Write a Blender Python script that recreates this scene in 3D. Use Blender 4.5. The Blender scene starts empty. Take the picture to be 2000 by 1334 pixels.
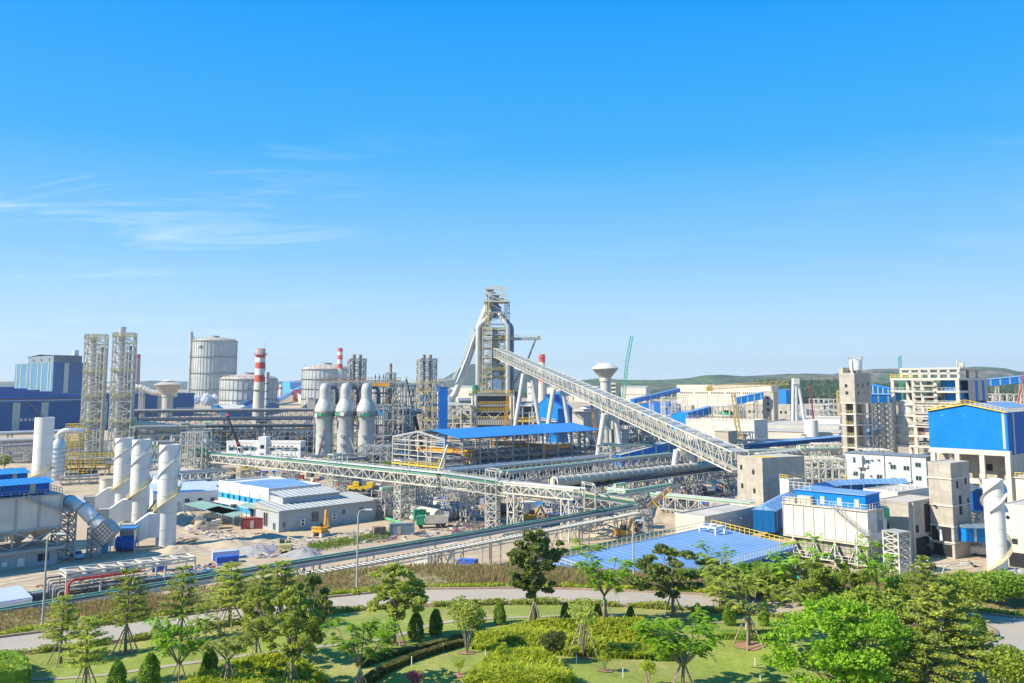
import bpy, math, random
from mathutils import Vector, Matrix
R=math.radians
rnd=random.Random(7)
# ---------------------------------------------------------------- camera, world, sun, exposure
sc=bpy.context.scene
CH=35.0; FP=1700.0; PPY=562.0; TILT=math.atan(186/1700)
camd=bpy.data.cameras.new('camera'); cam=bpy.data.objects.new('camera',camd)
sc.collection.objects.link(cam); sc.camera=cam
cam.location=(0,0,CH); cam.rotation_euler=(math.pi/2+TILT,0,0)
camd.sensor_width=36; camd.lens=36*FP/2000; camd.shift_y=-105/2000
camd.clip_start=0.5; camd.clip_end=30000
SUN_AZ=(-1.0,-0.40); SUN_EL=38.0
hl=math.hypot(*SUN_AZ)
sd=Vector((SUN_AZ[0]/hl*math.cos(R(SUN_EL)),SUN_AZ[1]/hl*math.cos(R(SUN_EL)),math.sin(R(SUN_EL))))
sund=bpy.data.lights.new('sun','SUN'); sund.energy=4.9; sund.angle=R(0.53); sund.color=(1.0,0.92,0.77)
sun=bpy.data.objects.new('sun',sund); sc.collection.objects.link(sun)
sun.rotation_euler=sd.to_track_quat('Z','Y').to_euler()
sc.view_settings.view_transform='Standard'; sc.view_settings.look='None'
sc.view_settings.exposure=0.70; sc.view_settings.gamma=1
sc.cycles.max_bounces=5; sc.cycles.diffuse_bounces=3; sc.cycles.transparent_max_bounces=6
w=bpy.data.worlds.new('World'); sc.world=w; w.use_nodes=True
nt=w.node_tree; nt.nodes.clear()
def N(t,ty,**k):
    n=t.nodes.new(ty)
    for a,b in k.items(): setattr(n,a,b)
    return n
def Lk(t,a,b): t.links.new(a,b)
out=N(nt,'ShaderNodeOutputWorld'); bg=N(nt,'ShaderNodeBackground'); bg.inputs[1].default_value=0.15
sky=N(nt,'ShaderNodeTexSky',sky_type='NISHITA',sun_disc=False,sun_elevation=R(SUN_EL),altitude=0,air_density=1.0,dust_density=0.6,ozone_density=2.0)
sky.sun_rotation=math.atan2(sd.x,sd.y)
tc=N(nt,'ShaderNodeTexCoord'); sep=N(nt,'ShaderNodeSeparateXYZ'); Lk(nt,tc.outputs['Generated'],sep.inputs[0])
# tint of the clear sky with elevation: pale at the horizon, saturated blue higher up
rp=N(nt,'ShaderNodeValToRGB'); Lk(nt,sep.outputs[2],rp.inputs[0])
cr=rp.color_ramp
stops=[(0.0,(3.1,4.0,4.5)),(0.057,(2.25,3.4,4.35)),(0.145,(1.05,2.6,4.15)),(0.26,(0.22,1.88,4.05)),(0.415,(0.0,1.42,4.05)),(0.6,(0.0,1.15,3.5)),(1.0,(0.1,1.0,3.0))]
while len(cr.elements)<len(stops): cr.elements.new(0.5)
for e,(p,c) in zip(cr.elements,stops): e.position=p; e.color=(*c,1)
mixs=N(nt,'ShaderNodeMix',data_type='RGBA',blend_type='MIX'); mixs.inputs[0].default_value=0.99
Lk(nt,sky.outputs[0],mixs.inputs[6]); Lk(nt,rp.outputs[0],mixs.inputs[7])
# thin cirrus, from a stretched noise on the sky dome
div=N(nt,'ShaderNodeMath',operation='ADD'); div.inputs[1].default_value=0.10; Lk(nt,sep.outputs[2],div.inputs[0])
def mth(op,a,b):
    m=N(nt,'ShaderNodeMath',operation=op)
    for i,v in enumerate((a,b)):
        if isinstance(v,(int,float)): m.inputs[i].default_value=v
        else: Lk(nt,v,m.inputs[i])
    return m.outputs[0]
cx=mth('DIVIDE',sep.outputs[0],div.outputs[0]); cy=mth('DIVIDE',sep.outputs[1],div.outputs[0])
comb=N(nt,'ShaderNodeCombineXYZ'); Lk(nt,mth('ADD',mth('MULTIPLY',cx,0.55),mth('MULTIPLY',cy,0.25)),comb.inputs[0]); Lk(nt,mth('MULTIPLY',cy,1.5),comb.inputs[1])
nz=N(nt,'ShaderNodeTexNoise'); nz.inputs['Scale'].default_value=1.5; nz.inputs['Detail'].default_value=9; nz.inputs['Roughness'].default_value=0.62; nz.inputs['Distortion'].default_value=0.7
Lk(nt,comb.outputs[0],nz.inputs['Vector'])
cm=N(nt,'ShaderNodeMapRange'); cm.inputs[1].default_value=0.53; cm.inputs[2].default_value=0.95; Lk(nt,nz.outputs[0],cm.inputs[0])
# clouds are few: one streaky bank low in the left of the sky, wisps elsewhere
cov=N(nt,'ShaderNodeMapRange'); cov.inputs[1].default_value=-0.12; cov.inputs[2].default_value=-0.42; cov.inputs[3].default_value=0.24; cov.inputs[4].default_value=1.0; Lk(nt,sep.outputs[0],cov.inputs[0])
hi=N(nt,'ShaderNodeMapRange'); hi.inputs[1].default_value=0.29; hi.inputs[2].default_value=0.24; Lk(nt,sep.outputs[2],hi.inputs[0])
lo=N(nt,'ShaderNodeMapRange'); lo.inputs[1].default_value=0.10; lo.inputs[2].default_value=0.17; lo.inputs[3].default_value=.5; Lk(nt,sep.outputs[2],lo.inputs[0])
fac=mth('MULTIPLY',mth('MULTIPLY',cm.outputs[0],cov.outputs[0]),mth('MULTIPLY',hi.outputs[0],lo.outputs[0]))
fac2=mth('MINIMUM',mth('MULTIPLY',fac,1.0),0.55)
mixc=N(nt,'ShaderNodeMix',data_type='RGBA'); Lk(nt,fac2,mixc.inputs[0]); Lk(nt,mixs.outputs[2],mixc.inputs[6]); mixc.inputs[7].default_value=(4.6,4.9,5.2,1)
Lk(nt,mixc.outputs[2],bg.inputs[0]); Lk(nt,bg.outputs[0],out.inputs[0])

# ---------------------------------------------------------------- pixel -> world helpers (2000x1334 photo grid)
cT,sT=math.cos(TILT),math.sin(TILT)
def ray(px,py):
    a=px-1000; b=PPY-py; return (a,FP*cT-b*sT,FP*sT+b*cT)
def G(px,py,z=0.0):
    r=ray(px,py); k=(z-CH)/r[2]; return Vector((r[0]*k,r[1]*k,z))
def Zat(py,y):
    r=ray(0,py); return CH+y*r[2]/r[1]
def P(px,py,y):
    r=ray(px,py); k=y/r[1]; return Vector((r[0]*k,y,CH+r[2]*k))
def PXS(y): return y/FP     # metres per pixel at depth y
def solve(A,d,px,z=0):
    k=px-1000
    return (k*(A[1]*cT+(z-CH)*sT)-FP*A[0])/(FP*d[0]-k*d[1]*cT)
# ---------------------------------------------------------------- mesh builder
class MB:
    def __init__(s,org=None): s.v=[]; s.f=[]; s.o=Vector(org) if org is not None else Vector((0,0,0))
    def q(s,*pts):
        n=len(s.v)
        for p in pts: s.v.append((p[0],p[1],p[2]))
        s.f.append(tuple(range(n,n+len(pts))))
    def box(s,x0,x1,y0,y1,z0,z1):
        n=len(s.v)
        s.v+=[(x0,y0,z0),(x1,y0,z0),(x1,y1,z0),(x0,y1,z0),(x0,y0,z1),(x1,y0,z1),(x1,y1,z1),(x0,y1,z1)]
        s.f+=[(n,n+3,n+2,n+1),(n+4,n+5,n+6,n+7),(n,n+1,n+5,n+4),(n+1,n+2,n+6,n+5),(n+2,n+3,n+7,n+6),(n+3,n,n+4,n+7)]
    def obox(s,c,sx,sy,sz,ang=0):
        ca,sa=math.cos(ang),math.sin(ang); n=len(s.v)
        for z in (0,sz):
            for x,y in ((-sx/2,-sy/2),(sx/2,-sy/2),(sx/2,sy/2),(-sx/2,sy/2)):
                s.v.append((c[0]+x*ca-y*sa,c[1]+x*sa+y*ca,c[2]+z))
        s.f+=[(n,n+3,n+2,n+1),(n+4,n+5,n+6,n+7),(n,n+1,n+5,n+4),(n+1,n+2,n+6,n+5),(n+2,n+3,n+7,n+6),(n+3,n,n+4,n+7)]
    def beam(s,p,q,w,h=None):
        p=Vector(p);q=Vector(q);d=q-p
        if d.length<1e-6: return
        d.normalize(); up=Vector((0,0,1)) if abs(d.z)<0.95 else Vector((1,0,0))
        a=d.cross(up).normalized()*(w/2); b=a.cross(d).normalized()*((h or w)/2)
        n=len(s.v)
        for c in (p,q):
            for e in (a+b,b-a,-a-b,a-b):
                t=c+e; s.v.append((t.x,t.y,t.z))
        s.f+=[(n,n+1,n+5,n+4),(n+1,n+2,n+6,n+5),(n+2,n+3,n+7,n+6),(n+3,n,n+4,n+7),(n,n+3,n+2,n+1),(n+4,n+5,n+6,n+7)]
    def cyl(s,c,r,z0,z1,n=16,r2=None,cap=True):
        s.lathe(c,[(r,z0),(r if r2 is None else r2,z1)],n,cap)
    def lathe(s,c,prof,n=20,cap=True):
        b=len(s.v); m=len(prof)
        for (r,z) in prof:
            for i in range(n):
                a=2*math.pi*i/n; s.v.append((c[0]+r*math.cos(a),c[1]+r*math.sin(a),z))
        for j in range(m-1):
            for i in range(n):
                k=(i+1)%n; s.f.append((b+j*n+i,b+j*n+k,b+(j+1)*n+k,b+(j+1)*n+i))
        if cap:
            s.f.append(tuple(b+i for i in reversed(range(n)))); s.f.append(tuple(b+(m-1)*n+i for i in range(n)))
    def tube(s,pts,r,n=10,cap=True):
        pts=[Vector(p) for p in pts]; b=len(s.v); m=len(pts); rr=r if isinstance(r,(list,tuple)) else [r]*m
        prev=None
        for i,p in enumerate(pts):
            d=(pts[min(i+1,m-1)]-pts[max(i-1,0)]).normalized()
            if prev is None:
                up=Vector((0,0,1)) if abs(d.z)<0.9 else Vector((1,0,0)); a=d.cross(up).normalized()
            else: a=(prev-d*prev.dot(d)).normalized()
            prev=a; c=d.cross(a)
            for k in range(n):
                t=2*math.pi*k/n; e=p+(a*math.cos(t)+c*math.sin(t))*rr[i]; s.v.append((e.x,e.y,e.z))
        for j in range(m-1):
            for i in range(n):
                k=(i+1)%n; s.f.append((b+j*n+i,b+j*n+k,b+(j+1)*n+k,b+(j+1)*n+i))
        if cap: s.f.append(tuple(b+i for i in reversed(range(n)))); s.f.append(tuple(b+(m-1)*n+i for i in range(n)))
    def prism(s,poly,z0,z1):
        n=len(s.v); m=len(poly)
        for z in (z0,z1):
            for p in poly: s.v.append((p[0],p[1],z))
        s.f.append(tuple(n+i for i in reversed(range(m)))); s.f.append(tuple(n+m+i for i in range(m)))
        for i in range(m):
            k=(i+1)%m; s.f.append((n+i,n+k,n+m+k,n+m+i))
    def truss(s,p,q,wd,ht,n,t=0.2,floor=False,top=True,diag=True):
        """box girder between two axis points (bottom centre line)"""
        p=Vector(p);q=Vector(q);d=(q-p); h=Vector((d.x,d.y,0)).normalized(); sd_=Vector((-h.y,h.x,0))*(wd/2); up=Vector((0,0,ht))
        for e in (sd_,-sd_):
            s.beam(p+e,q+e,t*1.3); s.beam(p+e+up,q+e+up,t*1.3)
        for i in range(n+1):
            c=p+d*(i/n)
            for e in (sd_,-sd_): s.beam(c+e,c+e+up,t)
            if top: s.beam(c+sd_+up,c-sd_+up,t)
            s.beam(c+sd_,c-sd_,t)
            if i<n:
                c2=p+d*((i+1)/n)
                if diag:
                    for e in (sd_,-sd_):
                        if i%2: s.beam(c+e,c2+e+up,t*.8)
                        else: s.beam(c+e+up,c2+e,t*.8)
                    if top: s.beam(c+sd_+up,c2-sd_+up,t*.7)
        if floor:
            a=Vector((0,0,0.1))
            s.q(p+sd_+a,q+sd_+a,q-sd_+a,p-sd_+a)
    def boom(s,p,q,w,n,t,w2=None):
        p=Vector(p);q=Vector(q);d=(q-p).normalized(); r=Vector((0,0,1)) if abs(d.z)<.9 else Vector((0,1,0)); a=d.cross(r).normalized(); b=d.cross(a); w2=w2 or w
        def pt(i,j,f): ww=(w+(w2-w)*f)/2; return p.lerp(q,f)+a*i*ww+b*j*ww
        cs=[(-1,-1),(1,-1),(1,1),(-1,1)]
        for c in cs: s.beam(pt(*c,0),pt(*c,1),t)
        for k in range(n):
            for i in range(4):
                A=cs[i];B=cs[(i+1)%4]; u,v=(A,B) if (k+i)%2 else (B,A); s.beam(pt(*u,k/n),pt(*v,(k+1)/n),t*.6)
    def trestle(s,c,ang,wx,wy,h,n,t=0.25,taper=0.0):
        ca,sa=math.cos(ang),math.sin(ang)
        def pt(i,j,z):
            k=1+taper*(1-z/h); x=i*wx/2*k; y=j*wy/2*k
            return Vector((c[0]+x*ca-y*sa,c[1]+x*sa+y*ca,c[2]+z))
        cs=[(-1,-1),(1,-1),(1,1),(-1,1)]
        for i,j in cs: s.beam(pt(i,j,0),pt(i,j,h),t)
        for k in range(n):
            z0=h*k/n; z1=h*(k+1)/n
            for a in range(4):
                A=cs[a];B=cs[(a+1)%4]
                s.beam(pt(*A,z1),pt(*B,z1),t*.7); s.beam(pt(*A,z0),pt(*B,z1),t*.55); s.beam(pt(*B,z0),pt(*A,z1),t*.55)
    def rail(s,pts,h=1.1,step=2.0,t=0.08,mid=True):
        pts=[Vector(p) for p in pts]
        for a,b in zip(pts,pts[1:]):
            L=(b-a).length; n=max(1,int(L/step)); u=Vector((0,0,h))
            s.beam(a+u,b+u,t); 
            if mid: s.beam(a+u*.5,b+u*.5,t*.8)
            for i in range(n+1):
                c=a+(b-a)*(i/n); s.beam(c,c+u,t)
    def build(s,name,m,parent=None,smooth=False):
        me=bpy.data.meshes.new(name); o=s.o
        me.from_pydata([(x-o.x,y-o.y,z-o.z) for x,y,z in s.v] if (o.length>0) else s.v,[],s.f); me.update()
        if isinstance(m,str): m=MAT[m]
        me.materials.append(m)
        if smooth: me.polygons.foreach_set('use_smooth',[True]*len(me.polygons))
        ob=bpy.data.objects.new(name,me); sc.collection.objects.link(ob)
        if parent is not None: ob.parent=parent
        elif o.length>0: ob.location=o
        return ob
def tag(o,label=None,cat=None,group=None,kind=None):
    if label: o['label']=label
    if cat: o['category']=cat
    if group: o['group']=group
    if kind: o['kind']=kind
    return o
def thing(name,label,cat,loc,rz=0,group=None):
    o=bpy.data.objects.new(name,None); sc.collection.objects.link(o)
    o.location=loc; o.rotation_euler=(0,0,rz); o.empty_display_size=1
    return tag(o,label,cat,group)
def copy_tree(o,parent=None):
    c=o.copy(); sc.collection.objects.link(c); c.parent=parent
    for ch in list(o.children): copy_tree(ch,c)
    return c
def smooth_cyl(ob,ang=40):
    me=ob.data
    me.polygons.foreach_set('use_smooth',[True]*len(me.polygons))
    me.set_sharp_from_angle(angle=R(ang)); return ob
# ---------------------------------------------------------------- materials
MAT={}
def mat(name,col,rough=.6,var=.15,scale=.4,metal=0,stain=0,grid=None,corr=None,spec=.4,col2=None,fine=.0,bump=0.0,tr=0,patch=None,rdir=None,rib=.22):
    m=bpy.data.materials.new(name); m.use_nodes=True; t=m.node_tree; b=t.nodes['Principled BSDF']
    b.inputs['Roughness'].default_value=rough; b.inputs['Metallic'].default_value=metal; b.inputs['Specular IOR Level'].default_value=spec
    if tr: 
        b.inputs['Transmission Weight'].default_value=0
    tcn=N(t,'ShaderNodeTexCoord'); vec=tcn.outputs['Object']
    c2=col2 or tuple(c*(1-var*1.6) for c in col); c1=tuple(min(1,c*(1+var*.6)) for c in col)
    def mix(f,a,b_,bt='MIX'):
        x=N(t,'ShaderNodeMix',data_type='RGBA',blend_type=bt)
        for i,v in ((0,f),(6,a),(7,b_)):
            if isinstance(v,(int,float)): x.inputs[i].default_value=v
            elif isinstance(v,tuple): x.inputs[i].default_value=(*v[:3],1)
            else: Lk(t,v,x.inputs[i])
        return x.outputs[2]
    def noise(sc_,det=4,r=.6,v=None):
        n=N(t,'ShaderNodeTexNoise'); n.inputs['Scale'].default_value=sc_; n.inputs['Detail'].default_value=det; n.inputs['Roughness'].default_value=r
        Lk(t,v or vec,n.inputs['Vector']); return n.outputs[0]
    def mr(x,a,b_,c=0,d=1):
        n=N(t,'ShaderNodeMapRange'); Lk(t,x,n.inputs[0])
        for i,v in enumerate((a,b_,c,d)): n.inputs[i+1].default_value=v
        return n.outputs[0]
    c=mix(mr(noise(scale),.3,.7),c1,c2)
    if patch:  # list of (colour, scale, lo, hi)
        for pc,ps,lo,hi_ in patch: c=mix(mr(noise(ps,6,.65),lo,hi_),c,pc)
    if fine: c=mix(mr(noise(scale*14,3,.7),.35,.7,0,fine),c,tuple(x*.45 for x in col))
    if stain:
        mp=N(t,'ShaderNodeMapping'); mp.inputs['Scale'].default_value=(1,1,.12); Lk(t,vec,mp.inputs[0])
        c=mix(mr(noise(.9,6,.7,mp.outputs[0]),.5,.75,0,stain),c,tuple(x*.42 for x in (col[0],col[1]*.92,col[2]*.8)))
    if grid or corr:
        sp=N(t,'ShaderNodeSeparateXYZ'); Lk(t,vec,sp.inputs[0])
        ad=N(t,'ShaderNodeMath',operation='ADD'); Lk(t,sp.outputs[0],ad.inputs[0]); Lk(t,sp.outputs[1],ad.inputs[1])
        cb=N(t,'ShaderNodeCombineXYZ'); Lk(t,ad.outputs[0],cb.inputs[0]); Lk(t,sp.outputs[2],cb.inputs[1])
    if grid:
        gw,gh,gt,gd=grid
        br=N(t,'ShaderNodeTexBrick'); br.offset=0; br.inputs['Scale'].default_value=1; br.inputs['Brick Width'].default_value=gw; br.inputs['Row Height'].default_value=gh
        br.inputs['Mortar Size'].default_value=gt; br.inputs['Mortar Smooth'].default_value=.3
        br.inputs['Color1'].default_value=(1,1,1,1); br.inputs['Color2'].default_value=(.86,.86,.86,1); br.inputs['Mortar'].default_value=(gd,gd,gd,1)
        Lk(t,cb.outputs[0],br.inputs['Vector']); c=mix(1.0,c,br.outputs['Color'],'MULTIPLY')
    if corr:
        wv=N(t,'ShaderNodeTexWave',bands_direction='X'); wv.inputs['Scale'].default_value=0.314/corr; wv.inputs['Distortion'].default_value=0
        Lk(t,(vec if rdir else cb.outputs[0]),wv.inputs['Vector']); c=mix(mr(wv.outputs['Fac'],0,.22,rib,0),c,tuple(x*.55 for x in col))
        bp=N(t,'ShaderNodeBump'); bp.inputs['Strength'].default_value=.5; bp.inputs['Distance'].default_value=.08; Lk(t,wv.outputs['Fac'],bp.inputs['Height']); Lk(t,bp.outputs[0],b.inputs['Normal'])
    elif bump:
        bp=N(t,'ShaderNodeBump'); bp.inputs['Strength'].default_value=bump; bp.inputs['Distance'].default_value=.3; Lk(t,noise(scale*6,6,.7),bp.inputs['Height']); Lk(t,bp.outputs[0],b.inputs['Normal'])
    Lk(t,c,b.inputs['Base Color']); MAT[name]=m; return m
mat('steel',(.41,.405,.37),.55,.12,.6)
mat('steel_white',(.62,.59,.50),.55,.1,.6,stain=.25)
mat('steel_blue',(.20,.25,.29),.55,.15,.5)
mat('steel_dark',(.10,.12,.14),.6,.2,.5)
mat('steel_rust',(.33,.22,.15),.8,.3,.8)
mat('steel_beige',(.60,.55,.43),.6,.15,.8,stain=.3)
mat('yellow',(.82,.56,.03),.5,.15,.8)
mat('orange',(.75,.36,.04),.5,.2,.6)
mat('green_edge',(.20,.42,.30),.6,.2,.5)
mat('green_belt',(.10,.38,.20),.6,.15,.6)
mat('pale_green',(.42,.62,.40),.6,.12,.5)
mat('belt',(.035,.04,.05),.7,.2,.5)
mat('concrete',(.50,.45,.37),.9,.14,.3,stain=.4,grid=(2.4,1.2,.03,.80),fine=.15)
mat('concrete_block',(.44,.41,.33),.9,.2,.6,stain=.3,grid=(1.1,.8,.10,.45))
mat('concrete_plain',(.50,.46,.39),.9,.12,.3,stain=.35,fine=.2)
mat('concrete_light',(.62,.57,.48),.9,.1,.2,stain=.3)
mat('white_panel',(.66,.64,.57),.5,.06,.3,stain=.3,grid=(3.2,1.7,.04,.8))
mat('white_wall',(.72,.70,.67),.7,.05,.2,stain=.15)
mat('grey_wall',(.42,.44,.45),.7,.08,.2,stain=.15,grid=(6,30,.05,.7))
mat('grey_cladding',(.50,.52,.55),.6,.06,.2,stain=.12)
mat('cream_wall',(.66,.61,.50),.8,.08,.1,stain=.2,grid=(9,7,.12,.82))
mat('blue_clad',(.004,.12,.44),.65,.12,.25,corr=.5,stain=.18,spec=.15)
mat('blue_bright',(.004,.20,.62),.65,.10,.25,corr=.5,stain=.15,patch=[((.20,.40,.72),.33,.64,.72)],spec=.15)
mat('blue_dark',(.002,.105,.29),.65,.12,.2,corr=.6,spec=.15)
mat('blue_roof',(.20,.35,.58),.5,.10,.2,corr=1.7,rdir='x',rib=.7,patch=[((.24,.38,.60),.5,.58,.75),((.13,.24,.46),.12,.55,.75)])
mat('blue_roof2',(.035,.24,.62),.5,.10,.12,corr=.9,rdir='x',rib=.4,patch=[((.09,.27,.58),.4,.58,.75)])
mat('blue_grey_roof',(.05,.12,.24),.6,.15,.05,corr=.9,rdir='x',rib=.4)
mat('sky_blue',(.03,.36,.70),.5,.08,.3)
mat('pink',(.52,.33,.31),.7,.1,.3)
mat('blue_clad_lit',(.08,.22,.36),.5,.15,.08,corr=.8)
mat('stripe',(.42,.47,.40),.5,.08,.5)
mat('roof_grey',(.40,.41,.38),.7,.12,.3,corr=.8,rdir='x',rib=.4)
mat('roof_concrete',(.55,.50,.42),.9,.15,.15,fine=.2,stain=0)
mat('glass',(.02,.05,.08),.12,.3,.5,spec=.8)
mat('glass_blue',(.03,.18,.28),.15,.3,.5,spec=.8)
mat('dark',(.02,.022,.026),.8,.3,.5)
mat('red_pipe_paint',(.42,.06,.05),.6,.15,.8,stain=.3)
mat('red',(.62,.09,.07),.6,.12,.5,stain=.15)
mat('red_dark',(.30,.05,.05),.7,.2,.5)
mat('steel_leg',(.58,.59,.58),.45,.08,.2,stain=.15)
mat('steel_blue_l',(.50,.57,.80),.5,.06,.3,corr=.8,rdir='x',rib=.4)
mat('beige_dark',(.30,.28,.22),.8,.1,.4)
mat('yellow_pale',(.68,.60,.25),.5,.1,.8)
mat('crane_green',(.03,.38,.26),.5,.1,.5)
mat('crane_yellow',(.60,.42,.12),.6,.15,.5)
mat('paint_white',(.74,.72,.66),.55,.05,.4,stain=.15)
mat('chimney_white',(.70,.685,.64),.5,.05,.4,stain=.12)
mat('silver',(.62,.64,.66),.38,.12,.3,metal=.55,stain=.35)
mat('silver_pipe',(.60,.585,.54),.4,.10,.3,metal=.4,stain=.15)
mat('tank',(.56,.57,.54),.5,.15,.05,stain=.3,grid=(5,3.2,.14,.70))
mat('tank_roof',(.52,.45,.35),.7,.2,.08,fine=.2)
mat('beige_pipe',(.48,.45,.36),.6,.10,.4,stain=.2)
mat('sand',(.53,.405,.255),.95,.12,.02,patch=[((.44,.35,.24),.05,.5,.7),((.30,.25,.20),.12,.56,.72),((.62,.53,.40),.3,.55,.8),((.20,.18,.11),.03,.64,.76)],fine=.25,bump=.4)
mat('sand_pile',(.55,.44,.29),.95,.15,.3,fine=.2,bump=.5)
mat('gravel',(.40,.38,.36),.95,.2,.4,fine=.35,bump=.5)
mat('track_dirt',(.60,.49,.34),.95,.12,.15,patch=[((.42,.34,.24),.4,.52,.66)],fine=.2)
mat('rut_dirt',(.33,.27,.20),.95,.2,.5,patch=[((.53,.42,.28),.5,.45,.55)],fine=.2)
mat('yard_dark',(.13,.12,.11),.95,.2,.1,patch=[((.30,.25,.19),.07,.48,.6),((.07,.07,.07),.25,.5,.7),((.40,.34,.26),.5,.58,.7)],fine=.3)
mat('asphalt',(.44,.37,.28),.9,.06,.05,fine=.12,patch=[((.37,.335,.29),.02,.45,.6),((.50,.45,.38),.25,.6,.8),((.30,.28,.26),.6,.66,.72)])
mat('kerb',(.42,.30,.20),.9,.1,.5,grid=(1.0,5,.05,.7))
mat('path',(.40,.34,.24),.9,.1,.5)
mat('grass',(.27,.33,.045),.95,.2,.12,patch=[((.40,.34,.12),.10,.48,.68),((.14,.22,.025),.35,.5,.75),((.30,.31,.07),1.5,.5,.7)],fine=.3,bump=.6)
mat('bank_grass',(.33,.28,.12),.95,.2,.15,patch=[((.34,.26,.14),.06,.45,.65),((.14,.19,.03),.2,.55,.75)],fine=.3,bump=.6)
mat('soil',(.34,.20,.11),.95,.2,.8)
mat('bark',(.26,.21,.16),.95,.2,3)
mat('pole_wood',(.36,.28,.20),.95,.2,3)
mat('sea',(.08,.20,.34),.3,.1,.002)
mat('hill_mat',(.055,.10,.045),.95,.25,.004,patch=[((.13,.20,.055),.0022,.46,.50),((.27,.19,.15),.0030,.54,.57),((.03,.06,.03),.02,.48,.62),((.02,.045,.02),.06,.5,.65)],fine=.6,bump=1.0)
mat('hill_far',(.055,.095,.07),.95,.2,.004,patch=[((.03,.06,.04),.03,.48,.62)],fine=.4,bump=1.0)
mat('tarp_blue',(.04,.14,.55),.6,.2,1)
mat('tarp_green',(.02,.42,.22),.6,.2,1)
mat('canopy_green',(.24,.40,.31),.7,.12,.3)
mat('truck_green',(.02,.28,.14),.5,.2,.5)
mat('rubber',(.03,.03,.03),.9,.1,1)
mat('skin',(.45,.28,.2),.6,.1,1)
def leafmat(name,c1,c2,c3=None):
    m=bpy.data.materials.new(name); m.use_nodes=True; t=m.node_tree; b=t.nodes['Principled BSDF']; b.inputs['Roughness'].default_value=.6; b.inputs['Specular IOR Level'].default_value=.25
    tcn=N(t,'ShaderNodeTexCoord'); oi=N(t,'ShaderNodeObjectInfo')
    n=N(t,'ShaderNodeTexNoise'); n.inputs['Scale'].default_value=.9; n.inputs['Detail'].default_value=3; Lk(t,tcn.outputs['Object'],n.inputs['Vector'])
    wn=N(t,'ShaderNodeTexWhiteNoise',noise_dimensions='3D'); 
    sn=N(t,'ShaderNodeVectorMath',operation='SNAP'); sn.inputs[1].default_value=(.35,.35,.35); Lk(t,tcn.outputs['Object'],sn.inputs[0]); Lk(t,sn.outputs[0],wn.inputs[0])
    rpn=N(t,'ShaderNodeValToRGB'); e=rpn.color_ramp.elements; e[0].position=.25; e[0].color=(*c1,1); e[1].position=.75; e[1].color=(*c2,1)
    if c3: k=rpn.color_ramp.elements.new(.92); k.color=(*c3,1)
    mx=N(t,'ShaderNodeMath',operation='MULTIPLY_ADD'); Lk(t,wn.outputs[0],mx.inputs[0]); mx.inputs[1].default_value=.5; 
    hf=N(t,'ShaderNodeMath',operation='MULTIPLY'); Lk(t,n.outputs[0],hf.inputs[0]); hf.inputs[1].default_value=.6; Lk(t,hf.outputs[0],mx.inputs[2])
    Lk(t,mx.outputs[0],rpn.inputs[0])
    hs=N(t,'ShaderNodeHueSaturation'); Lk(t,rpn.outputs[0],hs.inputs['Color'])
    mm=N(t,'ShaderNodeMapRange'); Lk(t,oi.outputs['Random'],mm.inputs[0]); mm.inputs[3].default_value=.82; mm.inputs[4].default_value=1.2; Lk(t,mm.outputs[0],hs.inputs['Value'])
    tl=N(t,'ShaderNodeBsdfTranslucent'); Lk(t,hs.outputs[0],tl.inputs[0]); Lk(t,hs.outputs[0],b.inputs['Base Color'])
    ms=N(t,'ShaderNodeMixShader'); ms.inputs[0].default_value=.48; o=t.nodes['Material Output']
    Lk(t,b.outputs[0],ms.inputs[1]); Lk(t,tl.outputs[0],ms.inputs[2]); Lk(t,ms.outputs[0],o.inputs[0]); MAT[name]=m
leafmat('leaf_olive',(.26,.33,.055),(.50,.55,.09),(.66,.62,.14))
leafmat('leaf_dark',(.09,.14,.035),(.25,.30,.06),(.46,.38,.10))
leafmat('leaf_bright',(.13,.30,.016),(.36,.58,.035),(.55,.64,.06))
leafmat('leaf_lime',(.26,.36,.02),(.56,.60,.05),(.75,.66,.10))
leafmat('leaf_topiary',(.12,.24,.025),(.32,.46,.05),(.60,.58,.08))
leafmat('leaf_wood',(.045,.085,.03),(.12,.18,.05))
leafmat('leaf_dry',(.24,.17,.07),(.40,.29,.13),(.20,.21,.05))
leafmat('leaf_mid',(.19,.27,.035),(.40,.48,.06),(.58,.56,.09))
leafmat('leaf_grass',(.12,.20,.02),(.26,.34,.045),(.38,.36,.10))
leafmat('leaf_hedge',(.11,.13,.028),(.26,.24,.06),(.38,.28,.09))
leafmat('flower',(.30,.06,.10),(.45,.10,.16))
# ---------------------------------------------------------------- ground, water, hills
GZ=9.0
def struct(o): o['kind']='structure'; return o
def stuff(o,label,cat): return tag(o,label,cat,kind='stuff')
m=MB(); m.q((-16000,-500,0),(16000,-500,0),(16000,26000,0),(-16000,26000,0)); struct(m.build('ground','sand'))
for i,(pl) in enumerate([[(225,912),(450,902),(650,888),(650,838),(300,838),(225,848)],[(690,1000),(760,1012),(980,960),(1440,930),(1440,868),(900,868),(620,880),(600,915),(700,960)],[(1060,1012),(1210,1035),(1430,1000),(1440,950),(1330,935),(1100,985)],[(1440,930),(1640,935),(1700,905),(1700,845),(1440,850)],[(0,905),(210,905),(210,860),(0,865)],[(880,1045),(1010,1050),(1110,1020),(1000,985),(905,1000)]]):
    m=MB(); m.q(*[tuple(G(a,b))[:2]+(.02+.004*i,) for a,b in reversed(pl)]); struct(m.build('shaded_yard_paving','yard_dark'))  # dark paving, with the shade under the racks put into its colour
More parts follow.
